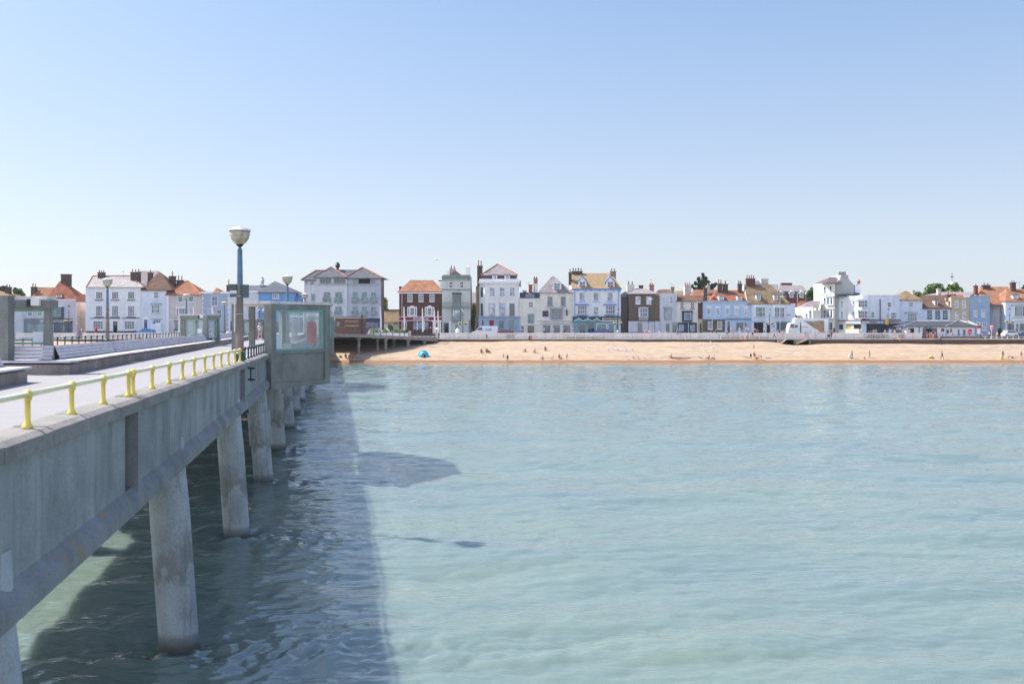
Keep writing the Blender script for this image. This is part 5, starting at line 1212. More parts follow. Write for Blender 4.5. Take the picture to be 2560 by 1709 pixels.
h.wall(2306, 2377.6, 770, 'ice_blue'); h.hip(2305, 2379, 770.5, 2296, 2374, 737.5, 'brown_tile', fr=.55); h.wins([2324,2344,2363], 775.5, 796.5, 11, 1, 3, 'trim_navy', 'glass_teal'); h.dormer(2341, 8, 751, 765, rows=1, cols=1, dy=.8); h.dormer(2374, 8, 754, 765, rows=1, cols=1, dy=.6, rm='moss_tile'); h.band(2306, 2379, 769.5, 771.5, 'trim_dark', .3, 'gutter')
h.chim(2345, 2353, 722, 740, 'pale_stone', 2, 'terracotta', 4, dy=6)
h = House('house', 'tan flat fronted house with four sash windows', 2378, 2424)
h.wall(2378, 2423.6, 743, 'tan_wall'); h.band(2378, 2423.6, 742, 744, 'tan_wall', .1, 'parapet'); h.wins([2391.5,2410], 751.5, 768.5, 8.5, 1, 2, gm='glass_curtain'); h.wins([2391.5,2410], 780, 796.5, 8.5, 1, 2, gm='glass_curtain'); h.hip(2378, 2412, 743, 2382, 2410, 736.5, 'red_tile', dy=2); h.hip(2345, 2452, 740, 2356, 2446, 729.5, 'pale_slate', dy=7, D=16, name='rear_roof'); h.chim(2369, 2377, 736, 762, 'chimney_brick', 1, 'terracotta', 6, dy=1.5)
for x in (2380, 2387): h.chim(x-1.5, x+1.5, 734, 742, 'terracotta', 0, dy=4, w=.4)
h = House('house', 'dusty blue flat fronted house with white door surround', 2424, 2475)
h.wall(2424, 2474.6, 740, 'duck_blue_wall'); h.band(2424, 2475, 739, 741.5, 'duck_blue_wall', .12, 'parapet'); h.win(2450, 746, 762, 9, 1, 2, 'light_blue_wall', 'glass_pale'); h.wins([2438.5,2458], 775, 792, 9, 2, 2, gm='glass_curtain'); h.band(2424, 2475, 795.5, 797, 'light_blue_wall', .08); h.door(2442, 2449, 806, 834, 'trim_white'); h.win(2461, 806, 826, 12, 2, 1, gm='glass_pale')
h = House('house', 'house with vast orange tiled roof and white flank at the right edge', 2434, 2515, Y=233.5, D=12)
h.slant(2475, 2.6, 2513, 0, 762, 'white_paint'); h.hip(2447, 2530, 762.5, 2452, 2521, 716.5, 'orange_tile', D=14, fr=.55); h.chim(2438, 2445, 714, 728, 'dark_red_brick', 1, 'dark_pot', 4, dy=5); h.chim(2458, 2476, 712, 718, 'chimney_brick', 2, 'terracotta', 6, dy=6.5); h.pipe(2500, 762, 834, 'pipe_black', .07); h.band(2474, 2514, 761.5, 763.5, 'trim_dark', .3, 'gutter')
h = House('house', 'lilac white house with dormer and shuttered bay at the right picture edge', 2513, 2600)
h.wall(2513.5, 2600, 752.5, 'ice_blue'); h.hip(2512, 2602, 753, 2516, 2600, 722, 'orange_tile'); h.dormer(2539, 14, 738, 750.5, dy=.5, gm='glass_pale', cols=3); h.bay(2529, 2562, 765, 792, 'trim_white', 'trim_grey', .7, 4, 1, 'glass_blue', side=.22); h.chim(2529, 2540, 706, 724, 'dark_red_brick', 2, 'terracotta', 5, dy=3.5); h.aerial(2549, 704, 722)
h.box('awning', 2511, 2560, 798, 801, 'trim_white', .5, 0, .5); h.shop(2518, 2535, 808, 832, 3, 'trim_grey'); h.door(2540, 2546, 808, 834, 'trim_grey'); h.shop(2549, 2575, 808, 832, 3, 'trim_grey')
# promenade building
h = House('kiosk_building', 'low white promenade building with long grey slate roof', 2264, 2440, Y=217.5, D=6, cat='public building')
h.wall(2266, 2437, 815, 'ice_blue', name='wall'); mb_ = h
h.band(2266, 2437, 841, 850, 'brown_brick', .05, 'plinth'); mat('dark_slate', (.085,.095,.12), .8, .1, 1.2, kind='tile'); h.hip(2258, 2444, 815.5, 2292, 2420, 803, 'dark_slate', oh=.5, ridge='pale_stone'); h.hip(2362, 2446, 815.2, 2395, 2401, 802, 'dark_slate', oh=.7, name='hip_roof', ridge='pale_stone')
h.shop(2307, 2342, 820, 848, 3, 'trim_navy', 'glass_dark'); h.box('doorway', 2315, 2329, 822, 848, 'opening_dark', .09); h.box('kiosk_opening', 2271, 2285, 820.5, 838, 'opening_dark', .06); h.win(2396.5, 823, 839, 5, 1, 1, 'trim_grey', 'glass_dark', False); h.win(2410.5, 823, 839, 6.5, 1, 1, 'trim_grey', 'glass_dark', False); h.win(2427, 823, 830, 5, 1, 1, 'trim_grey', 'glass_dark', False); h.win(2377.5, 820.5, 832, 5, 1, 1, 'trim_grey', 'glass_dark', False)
h.box('sign_board', 2353, 2360, 821, 829, 'oxblood', .1); h.pipe(2298, 816, 845, 'pipe_black'); h.text('BEACH CAFE', 2312, 2330, 818, 1.6, 'trim_dark', .06, .01); h.box('litter_hatch', 2367, 2372, 824, 833, 'iron_grey', .12); h.box('downpipe_box', 2364.5, 2366, 816, 845, 'trim_grey', .08)
# pier-head brick kiosk
h = House('kiosk', 'square brown brick kiosk with white roof edge at the shore end of pier', 838, 905, Y=197, D=7, cat='kiosk')
zb = 4.3; b_ = MB(); b_.box(WX(838,197), WX(903,197), 197, 204, zb, WZ(793.5,197)); b_.build('wall', 'kiosk_brick', h.t)
b_ = MB(); b_.box(WX(834,197), WX(905,197), 196.6, 204.4, WZ(793.4,197), WZ(791.6,197)); b_.build('roof_slab', 'trim_dark', h.t); b_ = MB(); b_.box(WX(834,197), WX(904,197), 196.75, 204.4, WZ(795.2,197), WZ(793.5,197)); b_.build('fascia', 'trim_white', h.t)
b_ = MB(); b_.box(WX(842,197), WX(849,197), 196.93, 197.01, WZ(816,197), WZ(804,197)); b_.build('window', 'glass_teal', h.t); b_ = MB(); b_.box(WX(903.2,197), WX(906,197), 196.9, 197.3, zb, WZ(787,197)); b_.build('corner_post', 'pipe_black', h.t)
b_ = MB()
for yy in (803, 814): b_.box(WX(862,197), WX(896,197), 196.96, 197.01, WZ(yy+.6,197), WZ(yy-.6,197))
b_.build('brick_course', 'pale_stone', h.t)
# church cupola beyond
y_ = 330
t = thing('church_cupola', 'white domed cupola with iron cross above the green tree', 'church cupola', (WX(2380,y_), y_, GZ))
b_ = MB(); c_ = (WX(2380,y_), y_, WZ(716,y_)); b_.lathe([(1.0,-9),(1.0,0),(1.25,.1),(1.2,.6),(.85,1.1),(.3,1.5),(.12,1.9),(.1,2.4)], c_, 14); b_.build('dome', 'white_paint', t)
b_ = MB(); b_.tube([(c_[0],y_,c_[2]+2.2),(c_[0],y_,WZ(682,y_))], .10, 6); z_ = WZ(691.5,y_); b_.tube([(WX(2375,y_),y_,z_),(WX(2387,y_),y_,z_)], .07, 6); b_.ball((c_[0],y_,z_), .28); b_.ball((c_[0],y_,WZ(701,y_)), .2); b_.build('cross', 'shop_grey', t)
# ---------------------------------------------------------------- trees and shrubs
def leaf_mat(name, c):
    m = bpy.data.materials.new(name); m.use_nodes = True
    nt = m.node_tree; b = nt.nodes['Principled BSDF']; b.inputs['Roughness'].default_value = .7
    geo = nt.nodes.new('ShaderNodeNewGeometry')
    n = noise(nt, geo.outputs['Position'], .8, 4, .7)
    nt.links.new(ramp(nt, n, [(.35, tuple(x*.45 for x in c)), (.65, tuple(x*1.5 for x in c))]), b.inputs['Base Color'])
    MATS[name] = m
leaf_mat('leaf_green', (.13,.20,.045)); leaf_mat('leaf_dark', (.05,.085,.04)); leaf_mat('leaf_bright', (.27,.32,.05)); mat('bark', (.13,.10,.08), .9, .2, 3)
def tree(px, Y, ytop, ybot, wpx, label, leaf='leaf_green', n=1400, conifer=False, seed=1, name='tree', ls=.5, cat='tree', blobs=14, trunk_y=None):
    rg = random.Random(seed); x = WX(px, Y); z1, z0 = WZ(ytop, Y), WZ(ybot, Y); w = wpx/F*Y/2; zg = RZ
    t = thing(name, label, cat, (x, Y, zg))
    m = MB(); m.tube([(x,Y,zg),(x+.1,Y,z0+(z1-z0)*.3),(x,Y,z0+(z1-z0)*.8)], [.35,.25,.08], 8)
    for k in range(6):
        a = rg.random()*6.28; h0 = z0+(z1-z0)*(.05+.1*k); m.tube([(x,Y,h0),(x+math.cos(a)*w*.6,Y+math.sin(a)*w*.6,h0+(z1-z0)*.25)], [.14,.03], 5)
    m.build('trunk', 'bark', t)
    m = MB(); cs = []
    if conifer:
        tips = [(0,1.0),(-.36,.80),(-.62,.58),(-.9,.42),(.22,.82),(.42,.62),(.72,.46),(.95,.5)]
        for tx, tz in tips:
            for q in range(9):
                g_ = q/8; cs.append((x+w*(tx*(.35+.65*g_)), Y+rg.uniform(-1,1), z0+(z1-z0)*tz*(.1+.9*g_), .28+w*.15*(1-g_), .25+.5*(1-g_)))
    else:
        H2 = (z1-z0)/2
        for k in range(blobs):
            a = rg.random()*6.28; u = rg.uniform(-.75,.8); rr = math.sqrt(max(.05,1-u*u))*rg.uniform(.35,.95); rb = rg.uniform(.28,.42)
            cs.append((x+math.cos(a)*rr*w*.8, Y+math.sin(a)*rr*w*.6, z0+H2+u*H2*.8, rb*w*.9, rb*H2*1.2))
    for k in range(n):
        c = rg.choice(cs); v = Vector((rg.gauss(0,1), rg.gauss(0,1), rg.gauss(0,1))).normalized()*(rg.random()**.35)
        p = Vector((c[0]+v.x*c[3], c[1]+v.y*c[3], c[2]+v.z*c[4])); s_ = ls*rg.uniform(.5,1.2)
        a = Vector((rg.gauss(0,1), rg.gauss(0,1), rg.gauss(0,.6))).normalized(); b = a.cross(Vector((rg.gauss(0,1), rg.gauss(0,1), rg.gauss(0,1)))).normalized()
        m.add([p-a*s_-b*s_*.5, p+a*s_*.3-b*s_*.7, p+a*s_+b*s_*.3, p-a*s_*.2+b*s_*.7], [(0,1,2,3)])
    m.build('crown', leaf, t)
    return t
tree(1758, 262, 686, 735, 62, 'dark spiky conifer rising behind the orange tiled roofs', 'leaf_dark', 2600, True, 3, 'conifer', .42)
tree(2032, 262, 720, 760, 46, 'round green tree between the red brick mansard and cream tower', 'leaf_green', 1500, seed=4)
tree(2335, 300, 709, 750, 64, 'broad green tree left of the white cupola', 'leaf_green', 2200, seed=5, ls=.6)
tree(2385, 296, 708, 750, 46, 'green tree in front of the white cupola', 'leaf_green', 1600, seed=6, ls=.6)
tree(2300, 290, 728, 755, 30, 'small green tree low behind the chocolate roofed house', 'leaf_green', 700, seed=7)
tree(959, 262, 744, 800, 26, 'bright green tree between the hotel and the brick restaurant', 'leaf_bright', 1100, seed=8)
tree(45, 275, 720, 748, 34, 'distant green tree above the glass screen at far left', 'leaf_green', 900, seed=9)
tree(4, 270, 714, 748, 26, 'dark tree cut by the far left picture edge', 'leaf_dark', 700, seed=10)
tree(209, 265, 732, 760, 14, 'small tree peeping between the lilac pub and white pub', 'leaf_green', 400, seed=11)
tree(2565, 265, 710, 735, 26, 'tree cut by the right picture edge behind chimneys', 'leaf_dark', 500, seed=12)
tree(1183, 236, 758, 822, 12, 'tall yellow green shrub in the gap beside the cream house', 'leaf_bright', 900, seed=13, name='shrub', ls=.35, cat='shrub')
tree(975, 226, 806, 836, 20, 'dark green hedge bush beside the white parked car', 'leaf_green', 400, seed=14, name='shrub', ls=.35, cat='shrub')
tree(2499, 222, 820, 846, 14, 'dark green bush behind the parked cars at right', 'leaf_dark', 400, seed=15, name='shrub', ls=.3, cat='shrub')
# ---------------------------------------------------------------- street lamps, poles
def street_lamp(px, Y, ytop, label, baskets=None, z0=RZ, extra=None):
    x = WX(px, Y); z1 = WZ(ytop, Y)
    t = thing('street_lamp', label, 'street lamp', (x, Y, z0), group='ornate black street lamps along the front')
    m = MB(); m.lathe([(.2,0),(.2,.25),(.12,.4),(.12,1.1),(.075,1.3),(.06,z1-z0-1.35),(.05,z1-z0-1.0)], (x,Y,z0), 8)
    m.tube([(x-.45,Y,z1-1.75),(x+.45,Y,z1-1.75)], .035, 6); m.build('post', 'lamp_black', t)
    m = MB(); m.lathe([(.11,-1.0),(.13,-.95),(.27,-.42)], (x,Y,z1), 4); m.build('lantern', 'pane_screen', t)
    m = MB(); m.lathe([(.33,-.42),(.30,-.36),(.10,-.10),(.05,0)], (x,Y,z1), 4); m.build('lantern_roof', 'lamp_black', t)
    if baskets:
        zb = WZ(baskets, Y); rg = random.Random(int(px))
        for s_ in (-1, 1):
            c = Vector((x+s_*.62, Y, zb)); b = MB(); b.lathe([(.05,-.35),(.26,-.22),(.32,0)], c, 8); o = b.build('hanging_basket', 'pipe_black', t)
            for mm, n_ in (('yellow_fabric',22),('leaf_green',34),('box_white',20)):
                b = MB()
                for k in range(n_):
                    v = Vector((rg.uniform(-.42,.42), rg.uniform(-.4,.3), rg.uniform(-.15,.26))); q = c+v; d = .07
                    b.add([q+Vector((-d,0,-d)), q+Vector((d,-d,0)), q+Vector((0,0,d*1.4))], [(0,1,2)])
                tag(b.build('flowers', mm, o), kind='stuff')
    return t
street_lamp(172, 224, 762, 'black street lamp with flower baskets before the lilac pub', 802)
street_lamp(648, 226, 765, 'black street lamp before the bright blue house')
street_lamp(1157, 226, 768, 'black street lamp with flower baskets before the sage banded house', 808)
street_lamp(1544, 226, 770, 'black street lamp with flower baskets before the zigzag shopfront', 808)
street_lamp(1923.5, 226, 770, 'black street lamp with side signs before the pale blue corner shop', 808)
street_lamp(2220, 224, 770, 'black street lamp with yellow banner before the arcade')
street_lamp(2524, 224, 769, 'black street lamp with flower baskets at the right edge', 803)
x = WX(2219,223.6); m = MB(); m.box(x-.42,x+.12,223.4,223.55,WZ(811,223.6),WZ(796,223.6)); tag(m.build('lamp_banner','yellow_fabric'), 'bright yellow banner strapped to the street lamp before the arcade', 'banner')
def pole(px, Y, yt, yb, r, m_, label, name='pole', cat='pole', lean=0, head=None, zb=None):
    x = WX(px, Y); z0 = WZ(yb, Y) if zb is None else zb; z1 = WZ(yt, Y)
    t = thing(name, label, cat, (x, Y, z0)); MB().tube([(x,Y,z0),(x-lean,Y,z1)], r, 8).build('shaft', m_, t)
    if head == 'arm':
        b = MB(); b.tube([(x,Y,z1),(x+.7,Y-.5,z1+.1)], .05, 6); b.box(x+.6,x+1.2,Y-.7,Y-.45,z1+.02,z1+.16); b.build('lamp_head', 'galvanised', t)
    if head == 'sign': MB().lathe([(.3,-.3),(.3,.3)], (x,Y-.1,z1), 10).build('sign_disc', 'trim_blue', t)
    return t
pole(1950, 224, 742, 838, .07, 'galvanised', 'slim grey modern lamp column before the corner shop', 'lamp_column', 'lamp post', 0, 'arm', RZ)
pole(1721, 222, 808, 838, .06, 'galvanised', 'short grey post before the navy shopfront', zb=RZ)
pole(1781, 222, 798, 838, .07, 'galvanised', 'short grey post before the blue terrace', zb=RZ)
pole(385, 222, 806, 838, .05, 'galvanised', 'thin grey sign post before the arched blue door', 'sign_post', 'sign post', 0, 'sign', RZ)
pole(256, 222, 795, 838, .05, 'galvanised', 'thin grey post beside the red postbox', zb=RZ)
# white flags furled on poles at the pier entrance
for px, Y, yt, yb, lb in ((952,200,766,826,'leftmost white furled banner pole before the hotel corner'),(1011,203,767,826,'second white furled banner pole, at left edge of crimson fascia'),
        (1057,206,770,829,'third white furled banner pole, crossing the crimson fascia lettering'),(1087,208,775,832,'fourth white furled banner pole, beside the red door'),(1096,209,777,832,'rightmost slim white banner pole by the stone pillar'),
        (485,206,767,830,'white furled banner pole left of the second glass shelter'),(532,207,765,800,'white furled banner pole above the second glass shelter'),(448,205,771,832,'white furled banner pole before the beige house')):
    x = WX(px, Y); z0 = 4.0; z1 = WZ(yt, Y); zb = WZ(yb, Y)
    t = thing('banner_pole', lb, 'flag pole', (x, Y, z0), group='white furled banner poles at the pier entrance')
    MB().tube([(x,Y,z0),(x,Y,z1)], .06, 8).build('pole', 'iron_grey', t)
    m = MB(); m.tube([(x+.02,Y-.02,zb),(x+.04,Y,zb+(z1-zb)*.4),(x-.05,Y,zb+(z1-zb)*.7),(x-.07,Y,z1)], [.16,.17,.14,.11], 8); m.build('furled_flag', 'box_white', t)
# apron rail, pillar, planter
pts = []
exs = [e[0] for e in ed]
for px in np.concatenate([np.arange(838, 1000, 16), np.arange(1000, 1092, 11)]):
    Y = float(np.interp(px, exs, [e[1] for e in ed]))+.15; pts.append(Vector((WX(px,Y), Y, float(np.interp(px, exs, [e[2] for e in ed])))))
t = thing('apron_railing', 'thin dark railing along the curved shore end of the pier', 'railing', pts[0])
for i, p_ in enumerate(pts): MB().tube([p_, p_+Vector((0,0,1.15))], .05 if i % 3 else .09, 6).build('post', 'iron_grey', t)
m = MB()
for a, b_ in zip(pts[:-1], pts[1:]):
    for hh in (1.12, .6): m.tube([a+Vector((0,0,hh)), b_+Vector((0,0,hh))], .022, 5)
m.build('rail', 'iron_grey', t)
x = WX(1093,211.0); t = thing('stone_pillar', 'squat white stone pillar where the pier railing meets the sea wall', 'pillar', (x,211.0,3.8))
m = MB(); m.box(x-.36,x+.3,210.8,211.4,3.75,WZ(823,211)); m.build('shaft', 'pale_stone', t); m = MB(); m.lathe([(.5,0),(.5,.15),(.3,.3),(.05,.4)], (x,211.1,WZ(823,211)), 8); m.build('cap', 'trim_white', t)
x = WX(1144,217); t = thing('white_urn', 'white domed stone urn standing behind the wall before the sage banded house', 'urn', (x,217,RZ))
m = MB(); m.lathe([(.42,0),(.42,1.25),(.5,1.3),(.45,1.5),(.2,1.75),(.05,1.95)], (x,217,RZ), 10); m.build('body', 'trim_white', t)
t = thing('planter_wall', 'low white planter wall with green plants by the pier entrance', 'planter', (WX(975,204),204,4.3))
MB().box(WX(930,204),WX(1027,204),204,204.4,3.9,WZ(832,204)).build('wall', 'trim_white', t); MB().box(WX(1020,204),WX(1027,204),203.9,204.6,3.9,WZ(827,204)).build('end_pillar', 'pale_stone', t)
m = MB(); rg = random.Random(2)
for k in range(420):
    c = rg.choice([934,940,963,986,990,1000]); q = Vector((WX(c+rg.gauss(0,4),204.5), 204.6+rg.random()*.8, WZ(832,204)+rg.random()**2*.75)); d = .13
    m.add([q+Vector((-d,0,-d)), q+Vector((d,-d,0)), q+Vector((0,0,d*1.8))], [(0,1,2)])
m.build('plants', 'leaf_green', t)
# ---------------------------------------------------------------- vehicles
mat('car_white', (.80,.80,.82), .25, .02, spec=.6); mat('car_blue', (.015,.045,.30), .2, .05, spec=.7); mat('car_azure', (.06,.30,.68), .2, .05, spec=.7); mat('car_red', (.30,.02,.03), .3, .05, spec=.6); mat('car_silver', (.45,.48,.52), .25, .05, metal=.5); mat('car_navy', (.06,.10,.17), .25, .05, spec=.6); mat('tyre', (.02,.02,.022), .85, .1)
mat('tail_red', (.5,.01,.01), .3, .02); mat('head_lamp', (.8,.82,.85), .15, .02); mat('plate_yellow', (.65,.5,.05), .5, .02); mat('truck_brown', (.32,.17,.08), .6, .3, 1.4, c2=(.50,.40,.30)); mat('truck_blue', (.42,.58,.75), .5, .2, 1)
def vehicle(name, label, px, Y, L, prof, glass, body, width=1.8, flip=False, rz=0, z=RZ, wheels=(.18,.82), wr=.33, cat='car', extras=None):
    """prof: side outline (x 0..L, z); glass: list of side window polygons"""
    t = thing(name, label, cat, (WX(px, Y), Y, z), rz)
    f = (lambda x: L/2-x) if flip else (lambda x: x-L/2)
    hw = width/2; n = len(prof); belt = .95
    def sect(y, ins):
        return [(f(x), y*(1-(max(0, z_-belt)*ins)), z_) for x, z_ in prof]
    m = MB(); v = sect(-hw, .12)+sect(hw, .12)
    m.add(v, [tuple(range(n)), tuple(range(2*n-1, n-1, -1))]+[(i,(i+1)%n,n+(i+1)%n,n+i)[::-1] for i in range(n)])
    bo = m.build('body', body, t, local=True)
    m = MB()
    for gp in glass:
        for sgn in (-1, 1):
            k = len(gp); v = [(f(x), sgn*(hw*(1-max(0, z_-belt)*.12)+.012), z_) for x, z_ in gp]
            m.add(v, [tuple(range(k))])
    m.build('side_windows', 'glass_dark', t, local=True)
    for wx in wheels:
        for sgn in (-1, 1):
            m = MB(); x = f(wx*L)
            vs = [(x+wr*math.cos(a), sgn*(hw+.01), wr+wr*math.sin(a)) for a in np.linspace(0, 2*math.pi, 14, endpoint=False)]+[(x+wr*math.cos(a), sgn*(hw-.2), wr+wr*math.sin(a)) for a in np.linspace(0, 2*math.pi, 14, endpoint=False)]
            m.add(vs, [tuple(range(14)), tuple(range(14,28))[::-1]]+[(i,(i+1)%14,14+(i+1)%14,14+i) for i in range(14)])
            w_ = m.build('wheel', 'tyre', t, local=True)
            m = MB(); vs = [(x+wr*.6*math.cos(a), sgn*(hw+.02), wr+wr*.6*math.sin(a)) for a in np.linspace(0, 2*math.pi, 10, endpoint=False)]; m.add(vs, [tuple(range(10))]); m.build('hub_cap', 'galvanised', w_, local=True)
    zl = prof[0][1]+.35
    for sgn in (-1, 1):
        a, b = f(.02), f(.14); m = MB(); m.box(min(a,b), max(a,b), sgn*hw*.55, sgn*(hw+.006), .62, .78); m.build('headlight', 'head_lamp', t, local=True)
        a, b = f(L-.14), f(L+.01); m = MB(); m.box(min(a,b), max(a,b), sgn*hw*.7, sgn*(hw+.006), .75, 1.0); m.build('tail_light', 'tail_red', t, local=True)
    return t, f
hatch = [(0,.28),(0,.62),(.12,.80),(.95,.98),(1.70,1.42),(2.1,1.49),(3.1,1.48),(3.62,1.30),(3.85,.95),(3.9,.55),(3.88,.28)]
hg = [[(1.15,1.0),(1.78,1.38),(2.30,1.41),(2.30,1.0)],[(2.38,1.0),(2.38,1.41),(3.05,1.39),(3.45,1.22),(3.55,1.0)]]
est = [(0,.30),(0,.68),(.15,.84),(1.05,1.0),(1.75,1.42),(2.2,1.50),(3.7,1.46),(4.15,1.30),(4.45,.95),(4.5,.55),(4.48,.30)]
eg = [[(1.25,1.03),(1.83,1.40),(2.45,1.42),(2.45,1.03)],[(2.52,1.03),(2.52,1.42),(3.25,1.41),(3.25,1.03)],[(3.32,1.03),(3.32,1.40),(3.8,1.33),(4.0,1.03)]]
van = [(0,.35),(0,.85),(.25,1.05),(.95,1.30),(1.75,2.20),(2.1,2.30),(5.4,2.30),(5.5,2.15),(5.5,.35)]
vg = [[(1.15,1.38),(1.72,2.02),(2.35,2.02),(2.35,1.38)]]
def sc(p, k, kz=1): return [(x*k, z*kz) for x, z in p]
vehicle('parked_car', 'deep blue hatchback parked before the zigzag shopfront', 1498.5, 221, 4.9*1.02, sc(hatch,1.28,1.05), [sc(g,1.28,1.05) for g in hg], 'car_blue', z=RZ+.1)
vehicle('parked_car', 'azure blue car behind the wall before the arched blue door', 363, 221, 4.1, sc(hatch,1.05,1.05), [sc(g,1.05,1.05) for g in hg], 'car_azure', z=RZ+.25)
vehicle('parked_car', 'white estate car by the pier entrance before the hotel', 944, 221, 4.1, sc(est,.91,1.0), [sc(g,.91,1.0) for g in eg], 'car_white', flip=True, z=RZ+.32)
vehicle('parked_car', 'dark red estate car behind the white van', 1263, 221.5, 4.5, sc(est,.86,.93), [sc(g,.86,.93) for g in eg], 'car_red', flip=True, z=RZ+.16)
t, f = vehicle('parked_van', 'white panel van with blue panel and lettering facing left', 1211, 220.5, 5.8, sc(van,1.06,1.0), [sc(g,1.06,1.0) for g in vg], 'car_white', width=2.0, wheels=(.17,.8), cat='van', z=RZ+.08)
MB().box(.2,1.6,-1.0,-.985,1.3,1.75).build('blue_panel', 'truck_blue', t, local=True)
vehicle('parked_car', 'white car with rear window to the sea parked at the right', 2524, 220, 3.0, [(0,.3),(0,.9),(.35,1.05),(.6,1.55),(2.4,1.55),(2.65,1.05),(3.0,.9),(3.0,.3)], [[(.5,1.05),(.72,1.48),(2.28,1.48),(2.5,1.05)]], 'car_white', width=1.9, z=RZ-.15)
vehicle('parked_car', 'slate blue car cut by the right picture edge', 2560, 220.5, 4.0, sc(hatch,1.02,1.05), [sc(g,1.02,1.05) for g in hg], 'car_navy', z=RZ-.15)
vehicle('parked_car', 'pale blue car among people before the arcade corner', 2243, 219, 3.8, sc(hatch,.97,1.0), [sc(g,.97,1.0) for g in hg], 'car_navy', flip=True, z=RZ+.15)
# lorry
t = thing('parked_lorry', 'white refrigerated lorry with brown picture on its box, facing left', 'lorry', (WX(2018,221), 221, RZ))
k = 221/F; LX = lambda px: (px-2018)*k; LZ = lambda py: H-(py-HY)*k-RZ
MB().box(LX(1999),LX(2067),-1.25,1.25,LZ(831),LZ(797)).build('cargo_box', 'car_white', t, local=True)
MB().box(LX(1998.4),LX(2067.5),-1.3,1.3,LZ(797.0)+.003,LZ(795.5)).build('roof_rim', 'trim_white', t, local=True)
m = MB(); P_ = [(1969,832),(1968,822),(1972,808),(1977,806.5),(1996,806.5),(1996,832)]; m.prism([(LX(a),LZ(b)) for a,b in P_], -1.2, 1.2); cab = m.build('cab', 'car_white', t, local=True)
m = MB(); m.add([(LX(a),-1.215,LZ(b)) for a,b in ((1971,818),(1974,809.5),(1982,811),(1981,820))], [(0,1,2,3)]); m.add([(LX(a),-1.215,LZ(b)) for a,b in ((1982,819.5),(1983.5,811.5),(1991,812),(1990.5,819))], [(0,1,2,3)]); m.build('cab_window', 'glass_dark', cab, local=True)
m = MB(); m.prism([(LX(a),LZ(b)) for a,b in ((1983,806.3),(1984,797),(1990,794),(1998,796),(1998,806.3))], -1.1, 1.1); m.build('wind_deflector', 'car_white', t, local=True)
m = MB(); m.add([(LX(a),-1.262,LZ(b)) for a,b in ((2008,804),(2055,803),(2055,829),(2046,829))], [(0,1,2,3)]); m.build('side_picture', 'truck_brown', t, local=True)
m = MB(); m.add([(LX(a),-1.258,LZ(b)) for a,b in ((2001,801),(2055,800),(2055,804),(2008,805))], [(0,1,2,3)]); m.build('side_stripe', 'truck_blue', t, local=True)
m = MB(); m.tube([(LX(2006)+.9*math.cos(a), -1.27, LZ(820)+.32*math.sin(a)) for a in np.linspace(.3,4.2,14)], .05, 5); m.build('side_emblem', 'car_navy', t, local=True)
MB().box(LX(1999),LX(2066),-1.1,1.1,.25,LZ(831)-.003).build('chassis', 'pipe_black', t, local=True)
MB().box(LX(2055.2),LX(2055.9),-1.27,-1.251,LZ(831),LZ(802)).build('door_edge', 'trim_navy', t, local=True)
for px in (1976, 2050, 2060):
    m = MB(); m.tube([(LX(px),-1.2,.45),(LX(px),-.9,.45)], .45, 14); m.build('wheel', 'tyre', t, local=True)
